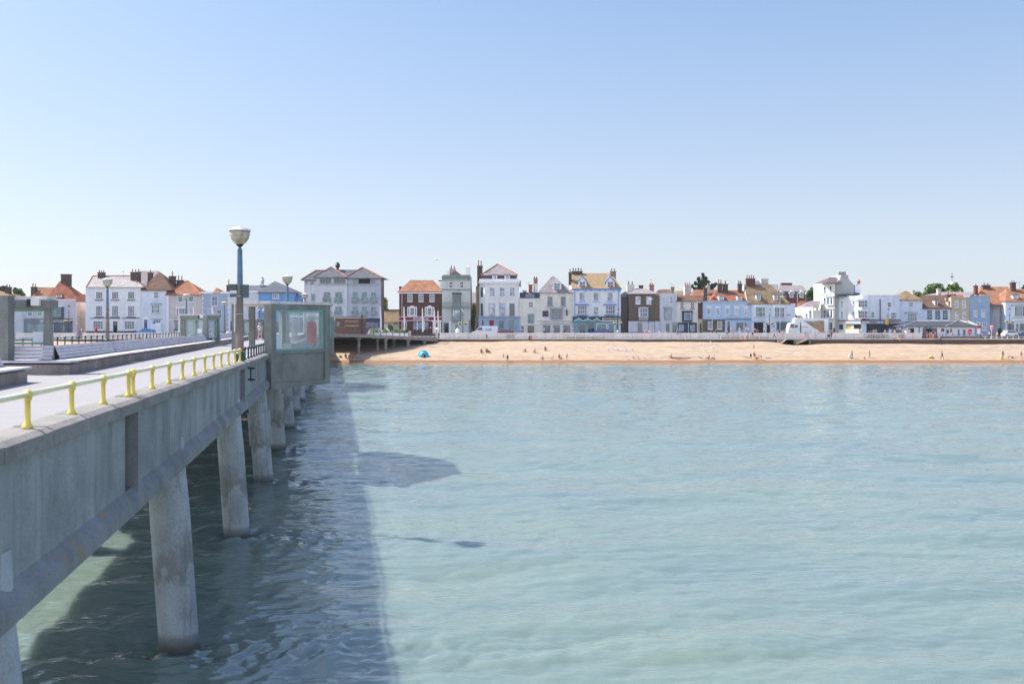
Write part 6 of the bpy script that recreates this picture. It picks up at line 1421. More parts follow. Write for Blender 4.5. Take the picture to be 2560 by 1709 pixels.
# ---------------------------------------------------------------- people
def proto(pose):
    """skeleton (metres, facing -y): vertex list with radii and the clothing zone each bone belongs to"""
    J = {'pelvis':((0,0,.92),.135,'b'),'waist':((0,0,1.08),.125,'t'),'chest':((0,0,1.30),.15,'t'),'neck':((0,0,1.47),.055,'s'),'head0':((0,-.01,1.56),.085,'s'),'head1':((0,-.015,1.68),.088,'h'),
         'shL':((-.17,0,1.40),.062,'t'),'elL':((-.23,.02,1.13),.042,'s'),'haL':((-.24,-.06,.88),.032,'s'),'hnL':((-.24,-.09,.80),.036,'s'),
         'shR':((.17,0,1.40),.062,'t'),'elR':((.23,.02,1.13),.042,'s'),'haR':((.24,-.06,.88),.032,'s'),'hnR':((.24,-.09,.80),.036,'s'),
         'hiL':((-.09,0,.86),.095,'b'),'knL':((-.10,-.01,.48),.060,'l'),'anL':((-.10,.02,.09),.040,'l'),'toL':((-.11,-.13,.035),.035,'f'),
         'hiR':((.09,0,.86),.095,'b'),'knR':((.10,-.01,.48),.060,'l'),'anR':((.10,.02,.09),.040,'l'),'toR':((.11,-.13,.035),.035,'f')}
    E = [('pelvis','waist'),('waist','chest'),('chest','neck'),('neck','head0'),('head0','head1'),('chest','shL'),('shL','elL'),('elL','haL'),('haL','hnL'),('chest','shR'),('shR','elR'),('elR','haR'),('haR','hnR'),
         ('pelvis','hiL'),('hiL','knL'),('knL','anL'),('anL','toL'),('pelvis','hiR'),('hiR','knR'),('knR','anR'),('anR','toR')]
    def mv(**k):
        for a, p in k.items(): J[a] = (p, J[a][1], J[a][2])
    if pose == 'walk':
        mv(knL=(-.10,-.16,.50),anL=(-.10,-.24,.10),toL=(-.10,-.38,.05),knR=(.10,.06,.48),anR=(.10,.28,.14),toR=(.10,.20,.04),elL=(-.23,.10,1.14),haL=(-.23,.10,.90),hnL=(-.23,.08,.82),elR=(.23,-.06,1.14),haR=(.23,-.22,.95),hnR=(.23,-.27,.89))
    if pose in ('sit', 'ground', 'lean'):
        dz = -.47 if pose == 'sit' else -.78
        for a in J:
            p, r, zn = J[a]; J[a] = ((p[0], p[1], p[2]+dz), r, zn)
        if pose == 'sit':   # seat plane at z = 0, legs hang down
            for a in J: p, r, zn = J[a]; J[a] = ((p[0], p[1], p[2]-.37), r, zn)
            mv(hiL=(-.09,-.03,.06),hiR=(.09,-.03,.06),knL=(-.11,-.44,.06),knR=(.11,-.44,.06),anL=(-.11,-.46,-.36),anR=(.11,-.42,-.36),toL=(-.11,-.60,-.42),toR=(.11,-.56,-.42),elL=(-.22,-.08,.33),haL=(-.16,-.28,.18),hnL=(-.14,-.36,.15),elR=(.22,-.08,.33),haR=(.16,-.28,.18),hnR=(.14,-.36,.15))
        else:
            mv(hiL=(-.09,-.04,.10),hiR=(.09,-.04,.10),knL=(-.13,-.38,.42),knR=(.13,-.38,.40),anL=(-.12,-.62,.08),anR=(.12,-.64,.08),toL=(-.12,-.76,.04),toR=(.12,-.78,.04),elL=(-.25,-.10,.40),haL=(-.16,-.34,.44),hnL=(-.12,-.40,.46),elR=(.25,-.10,.40),haR=(.16,-.34,.44),hnR=(.12,-.40,.46))
    if pose == 'lie':
        for a in J:
            p, r, zn = J[a]; J[a] = ((p[0], .9-p[2], .13+p[1]*.5), r, zn)
        mv(head1=(0,-.80,.20), knL=(-.11,.42,.26))
    if pose == 'bend':
        mv(waist=(0,-.05,1.02),chest=(0,-.30,1.12),neck=(0,-.44,1.14),head0=(0,-.52,1.14),head1=(0,-.62,1.12),shL=(-.17,-.36,1.08),shR=(.17,-.36,1.08),elL=(-.2,-.38,.82),elR=(.2,-.38,.82),haL=(-.15,-.42,.58),haR=(.15,-.42,.58),hnL=(-.14,-.44,.5),hnR=(.14,-.44,.5))
    names = list(J); idx = {a: i for i, a in enumerate(names)}
    me = bpy.data.meshes.new('person'); me.from_pydata([J[a][0] for a in names], [(idx[a], idx[b]) for a, b in E], []); me.update()
    o = bpy.data.objects.new('tmp', me); col.objects.link(o)
    sm = o.modifiers.new('s', 'SKIN'); sm.use_smooth_shade = True
    for i, a in enumerate(names):
        v = me.skin_vertices[0].data[i]; r = J[a][1]; v.radius = (r*(1.25 if a in ('chest','pelvis','waist') else 1), r*.9)
        v.use_root = a == 'pelvis'
    ss = o.modifiers.new('u', 'SUBSURF'); ss.levels = 1; ss.render_levels = 1
    bpy.context.view_layer.update()
    r = bpy.data.meshes.new_from_object(o.evaluated_get(bpy.context.evaluated_depsgraph_get())); bpy.data.objects.remove(o)
    zi = {'s':0,'t':1,'b':2,'h':3,'f':4,'l':5}; mi = []
    segs = [(Vector(J[a][0]), Vector(J[b][0]), J[b][2] if J[b][2] != 's' or a in ('neck','head0') else J[b][2]) for a, b in E]
    for p in r.polygons:
        c = p.center; best = min(((c-(s+(e-s)*max(0, min(1, (c-s).dot(e-s)/max(1e-9,(e-s).length_squared))))).length, z) for s, e, z in segs)
        z = best[1]
        if z == 'h' and pose in ('stand','walk') and c.y < -.05 and c.z < 1.70: z = 's'
        mi.append(zi[z])
    r.materials.clear()
    for k in range(6): r.materials.append(None)
    r.polygons.foreach_set('material_index', mi); r.polygons.foreach_set('use_smooth', [True]*len(r.polygons)); r.update()
    return r
PRO = {k: proto(k) for k in ('stand','walk','sit','ground','lie','bend')}
COL = {'white':(.8,.8,.8),'black':(.02,.02,.025),'red':(.5,.03,.04),'crimson':(.40,.015,.05),'pink':(.75,.33,.36),'blue':(.05,.12,.42),'navy':(.03,.04,.11),'sky':(.30,.52,.75),'lilac':(.45,.42,.65),'cream':(.72,.62,.45),'khaki':(.35,.28,.16),'grey':(.28,.28,.30),'brown':(.16,.07,.05),'orange':(.72,.25,.05),'coral':(.75,.22,.16),'teal':(.05,.35,.42),'maroon':(.16,.03,.05),'green':(.10,.28,.10),'yellow':(.70,.60,.15),'denim':(.10,.17,.35),'silver':(.55,.55,.60)}
for k_, c_ in COL.items(): mat('cloth_'+k_, c_, .85, .06, 6)
mat('skin_fair', (.50,.26,.18), .6, .06, 9); mat('skin_tan', (.28,.11,.065), .6, .06, 9); mat('skin_pink', (.68,.36,.29), .6, .05, 9)
mat('hair_dark', (.035,.025,.02), .7, .2, 8); mat('hair_fair', (.50,.36,.20), .7, .2, 8); mat('hair_grey', (.5,.5,.5), .7, .1, 8)
def person(px, Y, z, pose, rz, label, top='white', bot='navy', skin='fair', hair='dark', hgt=1.72, legs=None, hat=None, group=None):
    me = PRO[pose]; o = bpy.data.objects.new('person', me); col.objects.link(o)
    o.location = (WX(px, Y), Y, z); o.rotation_euler = (0,0,R(rz)); s_ = hgt/1.76; o.scale = (s_*1.05,s_*1.05,s_)
    ms = ['skin_'+skin, ('skin_'+skin) if top == 'bare' else 'cloth_'+top, 'cloth_'+bot, ('cloth_'+hat) if hat else 'hair_'+hair, 'cloth_black' if legs else 'skin_'+skin, ('cloth_'+legs) if legs else 'skin_'+skin]
    if me.materials[0] is None: 
        for i in range(6): me.materials[i] = MATS[ms[i]]
    for i, m_ in enumerate(ms): o.material_slots[i].link = 'OBJECT'; o.material_slots[i].material = MATS[m_]
    return tag(o, label, 'person', group)
BZf = lambda px, Y: float(beach_z(WX(px, Y), Y))
def solve_beach(px, py):
    ys_ = np.linspace(183.2, 211.5, 300); pr = [HY+(H-float(beach_z(WX(px, y), y)))*F/y for y in ys_]
    return float(ys_[int(np.argmin(np.abs(np.array(pr)-py)))])
def on_beach(px, py, pose, rz, label, *a, **k):
    Y = solve_beach(px, py)
    return person(px, Y, BZf(px, Y)-.02, pose, rz, label, *a, **k)
# on the beach, left to right (px of the feet)
on_beach(864, 894, 'ground', 20, 'person in dark top sitting on shingle left of red topped one', 'maroon', 'black', 'tan')
on_beach(874, 894, 'ground', -10, 'small bare chested child sitting by the waterline near the pier', 'bare', 'red', 'fair', hgt=1.1)
on_beach(882, 894, 'ground', -20, 'person in crimson top sitting on shingle near the pier', 'crimson', 'navy', 'fair')
on_beach(895, 893, 'ground', 0, 'person in lilac top hunched on shingle near the pier', 'lilac', 'grey', 'fair', hgt=1.4)
on_beach(1057, 891, 'ground', 0, 'person in black sitting inside the blue beach tent', 'black', 'black', 'fair')
on_beach(1203, 882, 'ground', 30, 'long haired person in red swimwear sitting left of two sunbathers', 'maroon', 'red', 'tan')
on_beach(1215, 881, 'ground', 60, 'tanned person in coral sitting in the middle of three sunbathers', 'coral', 'coral', 'tan')
on_beach(1219, 881.5, 'ground', 70, 'tanned bare chested person sitting rightmost of three sunbathers', 'bare', 'brown', 'tan')
on_beach(1259, 896, 'stand', 0, 'small child in pink standing near the waterline', 'pink', 'pink', 'fair', hair='fair', hgt=1.0)
on_beach(1269, 903, 'stand', 30, 'dark haired person in black top standing at the waters edge', 'black', 'navy', 'tan', hgt=1.35)
on_beach(1314, 879, 'ground', -50, 'person in grey with white sunhat sitting mid beach', 'grey', 'black', 'fair', hat='white')
on_beach(1337, 880, 'ground', -30, 'person in pale cream top sitting on a towel mid beach', 'cream', 'grey', 'fair')
on_beach(1363, 876, 'ground', 20, 'person in brown curled up on the shingle mid beach', 'brown', 'maroon', 'tan')
on_beach(1357, 898, 'ground', -40, 'person in lilac sitting at the waterline left of white topped one', 'lilac', 'navy', 'fair')
on_beach(1380, 899, 'bend', 90, 'person in white bending low at the waterline', 'white', 'cream', 'tan', hgt=1.2)
on_beach(1398, 896, 'ground', 0, 'person in maroon top sitting beside child near the waterline', 'maroon', 'red', 'fair')
on_beach(1404, 896, 'ground', -60, 'child in white sitting beside the maroon topped person', 'white', 'denim', 'fair', hgt=1.2)
on_beach(1417, 899, 'stand', 150, 'dark haired person in pale blue top standing in the shallows', 'sky', 'pink', 'fair', hgt=1.35)
on_beach(1679, 895, 'ground', -70, 'person in crimson sitting near the waterline', 'crimson', 'navy', 'fair')
on_beach(1692, 895, 'lie', 90, 'person lying on white towel with knee raised', 'lilac', 'navy', 'fair')
on_beach(1706, 896, 'lie', 90, 'sunbather in coral lying on shingle', 'coral', 'pink', 'fair')
on_beach(1716, 896, 'lie', -90, 'sunbather in lilac lying on shingle', 'lilac', 'lilac', 'fair', hair='fair')
on_beach(1773, 898, 'ground', -80, 'long haired person in black and white sitting at the waterline', 'black', 'white', 'tan')
on_beach(1786, 898, 'ground', -80, 'person in white top with dark shorts sitting at the waterline', 'white', 'black', 'tan')
on_beach(1884.5, 874, 'stand', 0, 'lone thin figure in dark shorts standing high on the beach', 'silver', 'black', 'fair', hgt=1.1)
on_beach(1885, 891, 'ground', 30, 'bare shouldered person sitting on beach chair below lone figure', 'coral', 'black', 'tan')
on_beach(1892, 898, 'ground', -60, 'person in coral top reclining at the waterline', 'coral', 'black', 'fair')
on_beach(1903, 899, 'bend', -90, 'person in white leaning over at the waterline', 'white', 'grey', 'fair', hgt=1.5)
on_beach(2130, 897, 'stand', 60, 'tall tanned person in maroon shorts standing beside white bag', 'bare', 'maroon', 'tan', hgt=1.72)
on_beach(2174, 895, 'stand', 80, 'tanned person in dark shorts standing with red bucket nearby', 'bare', 'brown', 'tan', hgt=1.55)
on_beach(2355, 898, 'walk', 85, 'tall bare chested person in navy trousers walking along the waterline', 'bare', 'navy', 'tan', legs='navy', hgt=1.78)
on_beach(2507, 897, 'stand', 20, 'person in grey top standing with lime green board', 'grey', 'black', 'fair', hgt=1.72)
on_beach(2520, 899, 'bend', 30, 'bare backed person stooping at the waterline', 'bare', 'brown', 'pink', hgt=1.3)
on_beach(2553, 897, 'stand', 10, 'person in pink swimwear standing at the right edge', 'pink', 'pink', 'pink', hgt=1.6)
# on the kerb edge and promenade
KY, KZ = 211.9, PZ+.05
def on_prom(px, pose, rz, label, *a, Y=213.6, **k): return person(px, Y, PZ, pose, rz, label, *a, **k)
def on_kerb(px, label, *a, **k): return person(px, 211.95, PZ+.05, 'sit', k.pop('rz', 0), label, *a, **k)
def on_wall(px, label, *a, **k): return person(px, 216.1, PZ+1.24, 'sit', k.pop('rz', 180), label, *a, **k)
on_kerb(1323, 'person in dark maroon sitting on the kerb beside a bare armed companion', 'maroon', 'maroon', 'fair', legs='brown'); on_kerb(1327, 'person with bare arms sitting on the kerb below the cream pub', 'coral', 'grey', 'tan')
on_kerb(1715, 'person in sky blue shirt sitting on the kerb with crossed legs', 'sky', 'sky', 'pink'); on_kerb(1863, 'person in white and red sitting on the kerb among a group', 'white', 'red', 'fair', hat='white')
on_kerb(2236, 'long haired person in cream top and jeans sitting on the kerb', 'cream', 'denim', 'fair', legs='denim', rz=-20); on_kerb(2246, 'person in coral top sitting on the kerb beside a companion in jeans', 'coral', 'pink', 'pink', rz=20); on_kerb(2348, 'person in white top and black trousers sitting on the kerb beside a bicycle', 'white', 'black', 'fair', legs='black', rz=30)
on_prom(1217, 'bend', -70, 'person in pale blue with black trousers stooping by the wall before the van', 'sky', 'black', 'fair', legs='black', hgt=1.6)
on_prom(1291, 'bend', -90, 'person in olive top leaning over a bicycle by the wall', 'khaki', 'white', 'fair', legs='white', hgt=1.55)
on_prom(1881, 'stand', 10, 'person in black top and khaki shorts standing on the promenade', 'black', 'khaki', 'fair'); on_prom(1935.5, 'walk', 90, 'person in maroon top and navy jeans walking before the corner shop', 'maroon', 'navy', 'fair', legs='navy')
on_prom(1957, 'walk', -90, 'dark topped person walking towards the lorry', 'maroon', 'grey', 'fair', hair='dark'); on_prom(2013, 'walk', 80, 'person in long rust red dress walking below the lorry', 'orange', 'coral', 'tan', legs='coral', hair='fair')
on_prom(2019, 'walk', 85, 'person in dark top walking beside the rust red dress', 'navy', 'black', 'fair', legs='lilac'); on_prom(2078.5, 'walk', 10, 'person in maroon swimsuit pushing a pushchair', 'maroon', 'maroon', 'tan', hair='fair'); on_prom(1855, 'stand', 40, 'child in white standing by the seat below the blue terrace', 'white', 'white', 'fair', hgt=1.35)
on_prom(1867, 'stand', -20, 'person in pale green standing behind the seated group', 'silver', 'white', 'fair', hgt=1.5); on_prom(2319, 'stand', 0, 'child in coral standing on the promenade near the kiosk doors', 'coral', 'coral', 'tan', hgt=1.3, Y=212.6)
on_prom(2329, 'stand', 20, 'child in pale top with pink shorts standing by a parked bicycle', 'silver', 'pink', 'fair', hgt=1.5, Y=212.8, hat='white'); on_prom(2325, 'stand', 0, 'person in blue dress standing at the kiosk doors', 'blue', 'blue', 'fair', hgt=1.6, Y=215.4); on_prom(2338, 'walk', 10, 'person in coral top and denim shorts leaving the kiosk doors', 'coral', 'denim', 'tan', Y=215.2)
on_prom(2318, 'stand', 160, 'dark clothed person standing in the kiosk doorway', 'black', 'brown', 'fair', Y=216.2); on_prom(2357, 'stand', 70, 'person in black standing beside the kiosk notice board', 'black', 'navy', 'fair', Y=214.5, legs='black'); on_prom(2380.5, 'stand', 80, 'person in orange top and dark shorts standing near the lifebuoy', 'orange', 'navy', 'tan', hgt=1.85, Y=213.6)
on_prom(2452, 'bend', 60, 'person stooping over dark bags beside the red information board', 'teal', 'black', 'fair', Y=214.5, hgt=1.7, legs='black'); on_prom(2473, 'stand', 170, 'person in white shirt and black trousers seen from behind at the open railing', 'white', 'black', 'fair', Y=215, legs='black'); on_prom(2493, 'stand', -60, 'person in pale pink top standing beside the open railing', 'pink', 'black', 'fair', Y=215, hgt=1.6)
on_prom(2333, 'bend', -40, 'person in white with pink arms leaning by the doors', 'white', 'sky', 'pink', Y=214.4, hgt=1.5)
# on the wall, backs or faces to the sea
on_wall(1544, 'person in white shirt perched on the wall below the flower baskets', 'white', 'denim', 'fair', rz=160); on_wall(1612, 'person in pink shirt sitting on the wall left of a bare backed companion', 'pink', 'grey', 'fair'); on_wall(1617.5, 'bare backed person sitting on the wall before the navy door', 'bare', 'denim', 'pink'); on_wall(1623, 'person in white sitting on the wall right of a bare backed companion', 'white', 'pink', 'fair')
on_wall(1648, 'person in white hunched behind the wall before the lilac white house', 'white', 'grey', 'fair', hgt=1.3); on_wall(1664, 'bare shouldered person leaning behind the wall before the grey oriel', 'bare', 'coral', 'pink', hgt=1.2)
on_wall(1694, 'person in black top and white cap sitting facing the sea on the wall', 'black', 'denim', 'fair', legs='denim', hat='white', rz=0); on_wall(1780, 'person in dark top with pink cap sitting on the wall before the brick terrace', 'black', 'grey', 'fair', hat='red'); on_wall(1791, 'person in dark blue top sitting on the wall before the terrace', 'navy', 'black', 'fair', hair='fair')
on_wall(1817, 'person in lilac top and black trousers sitting on the seat wall facing the sea', 'lilac', 'black', 'fair', legs='black', rz=0); on_wall(1829, 'person in bright coral dress sitting on the seat wall facing the sea', 'coral', 'coral', 'fair', rz=10); on_wall(1894, 'bare armed person with fair hair sitting on the wall before the dark shop opening', 'maroon', 'black', 'fair', hair='fair'); on_wall(1948, 'person in maroon top sitting on the wall before the corner shop', 'maroon', 'black', 'fair')
for i, (px, c_, lb) in enumerate(((1973,'silver','person in pale shirt perched at the wall end below the lorry cab'),(1986,'silver','person in light grey shirt on the wall below the lorry box'),(2033,'white','person in white on the wall under the lorry, left one'),(2043,'white','smaller person in white on the wall under the lorry rear'),(2068,'silver','person in pale grey sitting left of the pushchair'))):
    on_wall(px, lb, c_, 'grey', 'fair', hair='fair' if i % 2 else 'grey', hgt=1.6)
on_wall(2185, 'couple member in dark top sitting on the wall before the arcade glass', 'grey', 'black', 'fair'); on_wall(2190.5, 'fair haired person with bare back on the wall before the arcade', 'bare', 'cream', 'fair', hair='fair'); on_wall(2213, 'person in lilac sitting on the wall right of the yellow banner lamp', 'lilac', 'navy', 'fair'); on_wall(2227, 'person in pale blue sitting on the wall above the parked bicycles', 'sky', 'denim', 'fair'); on_wall(2237, 'person in silver top on the wall beside a pink topped one', 'silver', 'grey', 'fair'); on_wall(2258, 'person in pale lilac shirt sitting on the wall before the kiosk building', 'lilac', 'navy', 'fair', hair='grey'); on_wall(2274, 'person in light grey shirt sitting on the wall before the kiosk opening', 'silver', 'navy', 'fair', hair='grey')
# street side
def on_road(px, pose, rz, label, *a, Y=219.5, **k): return person(px, Y, RZ+.35, pose, rz, label, *a, **k)
on_road(1303, 'stand', 180, 'person in lilac shirt and navy shorts standing before the low cream pub', 'lilac', 'navy', 'fair'); on_road(1360.5, 'stand', 100, 'person in sky blue shirt and dark trousers before the black menu board', 'sky', 'black', 'fair', legs='black', hat='white'); on_road(1364.5, 'stand', -100, 'person in navy facing the one in sky blue shirt', 'navy', 'black', 'tan', legs='black')
on_road(1379, 'stand', 90, 'person in khaki standing outside the gabled pub', 'khaki', 'khaki', 'fair'); on_road(1383.5, 'stand', -70, 'bare shouldered person with arm raised outside the gabled pub', 'pink', 'black', 'pink'); on_road(1412, 'stand', 20, 'person in black in the gabled pub doorway', 'black', 'black', 'fair', legs='black'); on_road(1432, 'stand', 0, 'person in pink dress at the left end of the zigzag shopfront', 'pink', 'pink', 'fair', legs='pink')
on_road(1394, 'sit', 180, 'person in maroon seated outside the gabled pub', 'maroon', 'black', 'pink', hgt=1.6); on_road(1405, 'sit', 170, 'person in pink seated left of white hat outside the pub', 'pink', 'black', 'fair'); on_road(1413.5, 'sit', 180, 'person in white with pale hat seated outside the gabled pub', 'white', 'white', 'fair', hat='white'); on_road(1420, 'sit', 190, 'fair haired person seated outside the gabled pub', 'cream', 'cream', 'fair', hair='fair')
on_road(1829, 'stand', 10, 'person in white and maroon standing behind the coral dress', 'white', 'maroon', 'fair', hgt=1.85, hat='sky', legs='maroon'); on_road(1849, 'stand', 180, 'tall person all in white before the terrace shop window', 'white', 'white', 'fair', hair='fair', hgt=1.85, legs='white'); on_road(1865, 'stand', 90, 'person in brown top standing before the terrace shop door', 'khaki', 'brown', 'fair', hgt=1.8); on_road(1871, 'stand', 0, 'person with big white hat before the terrace shop', 'white', 'green', 'fair', hat='white', hgt=1.85)
on_road(1911, 'walk', 90, 'person in yellow top and denim walking past the dark shop opening', 'yellow', 'denim', 'fair', legs='denim', hgt=1.85); on_road(1888, 'stand', 170, 'person in grey top inside the dark shop opening', 'grey', 'black', 'fair', legs='black', Y=224); on_road(1930, 'stand', 0, 'person in pure white top right of the ornate lamp post', 'white', 'white', 'fair', hair='fair', hgt=1.5)
on_road(2085, 'stand', 0, 'person all in black standing by the cream arcade corner', 'black', 'black', 'fair', legs='black', Y=224, hgt=1.85); on_road(2152, 'sit', 180, 'person in royal blue sitting behind the wall before the cream counter', 'blue', 'blue', 'fair', hat='blue'); on_road(2225, 'stand', 180, 'person in pink top standing before the arcade right of banner', 'pink', 'white', 'fair'); on_road(2233, 'stand', 160, 'person in navy standing before the arcade glass', 'navy', 'navy', 'fair', Y=223, hgt=1.8)
on_road(2253, 'stand', 180, 'person in white shirt standing between arcade and kiosk building', 'white', 'denim', 'fair', hgt=1.95); on_road(2261, 'stand', 0, 'dark topped person standing beside the white shirt near kiosk corner', 'navy', 'blue', 'fair', hgt=1.9, legs='blue'); on_road(2541, 'stand', 0, 'bare chested person standing between the parked cars at right', 'bare', 'yellow', 'tan')
on_road(197, 'stand', 150, 'person in blue behind the wall by the lilac pub flank', 'blue', 'black', 'fair', hgt=1.5); on_road(204.5, 'stand', 180, 'person in white standing between the two pubs', 'white', 'denim', 'fair', hgt=1.75); on_road(213, 'sit', 180, 'person in cream hat by the white pub corner', 'white', 'grey', 'fair', hat='cream', hgt=1.8); on_road(435, 'stand', 90, 'person in crimson jacket and pale cap before the beige house', 'crimson', 'navy', 'fair', hat='white', hgt=1.6)
for px, c_, lb in ((352,'orange','person in orange sitting on the beach behind the left pier railing'),(345,'sky','person in sky blue on the beach behind the left pier railing'),(366,'coral','person in coral on the beach behind the railing, right of orange one'),(374,'white','person in white on the beach behind the left pier railing'),(392,'pink','person in pink on the beach furthest right behind the left railing')):
    person(px, 211.5, 3.4, 'ground', 20, lb, c_, 'navy', 'tan')
# pier walkers
vw = vof(-8.2); p_ = PP(u_at(91, vw), vw+.6, 0)
wk = person(650, 91, 0, 'walk', 175, 'person in patterned sleeveless top and black shorts walking away along the pier', 'silver', 'black', 'pink', hair='fair', hgt=1.68); wk.location = p_
m = MB(); m.ball((0,.01,1.635), .115, .125, .13, 12, 8); hb = m.build('hair', 'hair_fair', wk, local=True, smooth=True)
vs_ = bench_v(68)+.0; p_ = PP(u_at(72), bench_v(72)-.3, .36)
sp_ = person(615, 70, 0, 'sit', 100, 'person in red top sitting on the pier bench behind near lamp post', 'red', 'grey', 'pink', hair='fair'); sp_.location = p_
# ---------------------------------------------------------------- beach things
def bpos(px, py):
    Y = solve_beach(px, py)
    return WX(px, Y), Y, float(beach_z(WX(px, Y), Y))
mat('tent_blue', (.03,.48,.85), .5, .06, 3); mat('tent_dark', (.01,.09,.16), .7, .1)
x, y, z = bpos(1058, 893); t = thing('beach_tent', 'bright blue dome beach tent open towards the sea', 'beach tent', (x, y+.9, z))
m = MB(); n = 18; v = []; f = []
for i in range(n+1):
    a = math.pi*i/n
    for k, (sx, yy) in enumerate(((.52,-.78),(1.0,-.40),(1.0,.1),(.62,.9),(.1,1.3))):
        v.append((1.0*sx*math.cos(a)*1.03, yy, 1.32*sx*math.sin(a)))
for i in range(n):
    for k in range(4): f.append((i*5+k, i*5+k+1, (i+1)*5+k+1, (i+1)*5+k))
m.add(v, f); m.build('shell', 'tent_blue', t, local=True, smooth=True)
m = MB(); m.tube([(1.03*math.cos(a), -.40, 1.33*math.sin(a)) for a in np.linspace(0, math.pi, 16)], .035, 6); m.build('hoop', 'tent_blue', t, local=True)
MB().box(-.9,.9,-.5,.6,.0,.03).build('groundsheet', 'tent_dark', t, local=True)
def item(name, label, cat, px, py, w_, d_, h_, m_, rz=0, dome=False):
    x, y, z = bpos(px, py); m = MB()
    if dome: m.ball((0,0,h_*.4), w_/2, d_/2, h_*.6, 12, 6)
    else: m.slab([(w_/2*math.cos(a)*(.9+.1*math.sin(3*a)), d_/2*math.sin(a)) for a in np.linspace(0, 2*math.pi, 12, endpoint=False)], 0, [h_*(.7+.3*math.sin(i*1.7)) for i in range(12)])
    o = m.build(name, m_, None, local=True); o.location = (x, y, z-.01); o.rotation_euler = (0,0,rz); return tag(o, label, cat)
item('towel', 'white towel under the child near the pier', 'towel', 874, 896, 1.6, 1.2, .05, 'box_white'); item('towel', 'white towel under the reclining sunbathers', 'towel', 1697, 896.5, 2.4, 1.0, .05, 'box_white'); item('towel', 'lilac towel spread at mid beach', 'towel', 1342, 882, 1.8, .9, .05, 'cloth_lilac')
item('bag', 'small green bag on shaded shingle near the pier', 'bag', 851, 893, .5, .4, .4, 'cloth_green', dome=True); item('bag', 'white bag beside the tall tanned person', 'bag', 2124, 894, .5, .4, .8, 'box_white', dome=True); item('bucket', 'small red bucket on the shingle', 'bucket', 2161, 896, .3, .3, .35, 'red_paint', dome=True)
item('inflatable', 'lime green inflatable on the shingle left of the walker', 'inflatable', 2326.5, 894, 1.0, .7, .5, 'cloth_yellow', dome=True); item('board', 'lime green board leaning by the grey topped person', 'board', 2504, 898, .6, .4, .8, 'cloth_yellow', dome=True); item('paddle_boat', 'small lilac canoe shape lying on the shingle', 'inflatable', 1920, 895, 1.35, .4, .16, 'cloth_lilac'); item('bag', 'dark bag near the yellow towel at right', 'bag', 2531, 894.5, .5, .3, .25, 'cloth_black', dome=True); item('towel', 'yellow towel on shingle at right', 'towel', 2537, 895, .8, .5, .08, 'cloth_yellow'); item('bag', 'dark rucksack left of the seated beach chair person', 'bag', 1877, 891, .35, .3, .6, 'cloth_black', dome=True)
mat('gull_white', (.82,.82,.82), .7, .04, 8); mat('gull_grey', (.40,.42,.46), .7, .05, 8)
def gull_proto():
    t = thing('seagull', 'x', 'seagull', (0,0,0)); m = MB(); m.ball((0,0,.22), .20, .10, .10, 10, 6); m.ball((-.19,0,.34), .065, .055, .06, 8, 6); m.tube([(-.14,0,.26),(-.19,0,.33)], [.06,.05], 6); m.tube([(-.24,0,.335),(-.31,0,.32)], [.018,.005], 5); m.tube([(-.02,.03,.14),(-.02,.03,0)], .008, 4); m.tube([(.02,-.03,.14),(.02,-.03,0)], .008, 4); m.build('body', 'gull_white', t, local=True, smooth=True)
    m = MB(); m.ball((.06,0,.26), .20, .108, .06, 8, 5); m.tube([(.2,0,.25),(.36,0,.24)], [.05,.015], 5); m.build('wings', 'gull_grey', t, local=True, smooth=True); return t
g0 = gull_proto()
gl = [(1465,876,'lone gull on the shingle, leftmost of the flock'),(1521,878,'gull on shingle second in the mid beach flock'),(1533,876,'gull on shingle third in the mid beach flock'),(1541,877,'gull in the middle of the mid beach flock'),(1547,878,'gull with grey back in the mid beach flock'),(1553,876.5,'gull right of the grey backed one'),(1565,878,'gull above the lower one right of flock'),(1567,882,'lower gull right of the flock'),(1580,877,'rightmost gull of the mid beach flock'),(1570,899,'gull standing at the waterline'),(1581,895,'gull just above the waterline, left'),(1594,896,'gull just above the waterline, middle'),(1611,896,'gull just above the waterline, right'),(1752,861,'gull high on the beach, left'),(1777,858,'gull highest on the beach'),(1760,867,'gull below the left high one'),(1792,864,'gull high on the beach, right'),(1781,873,'white gull mid beach below the terrace'),(1765,879,'gull low mid beach below the terrace')]
for i, (px, py, lb) in enumerate(gl):
    g = g0 if i == 0 else copy_tree(g0); x, y, z = bpos(px, py); g.location = (x, y, z); g.rotation_euler = (0,0,random.random()*6); g.scale = (1.25,)*3; g['label'] = lb; g['group'] = 'seagulls resting on the shingle'
def flying(px, py, Y, label, rz=.4):
    t = thing('flying_seagull', label, 'seagull', W(px, py, Y), rz, 'seagulls in flight'); m = MB(); m.ball((0,0,0), .24, .09, .085, 10, 6); m.ball((-.22,0,.03), .07, .055, .055, 8, 5); m.tube([(.2,0,0),(.38,0,.0)], [.06,.03], 5); m.build('body', 'gull_white', t, local=True, smooth=True)
    for s_ in (-1, 1):
        m = MB(); m.hexa([Vector(p) for p in ((-.10,s_*.06,0),(.12,s_*.06,0),(.10,s_*.45,.14),(-.10,s_*.45,.14),(-.10,s_*.06,.03),(.12,s_*.06,.03),(.10,s_*.45,.16),(-.10,s_*.45,.16))]); m.hexa([Vector(p) for p in ((-.10,s_*.45,.14),(.10,s_*.45,.14),(.16,s_*.85,.04),(.08,s_*.85,.04),(-.10,s_*.45,.16),(.10,s_*.45,.16),(.16,s_*.85,.05),(.08,s_*.85,.05))]); m.build('wing', 'gull_white', t, local=True)
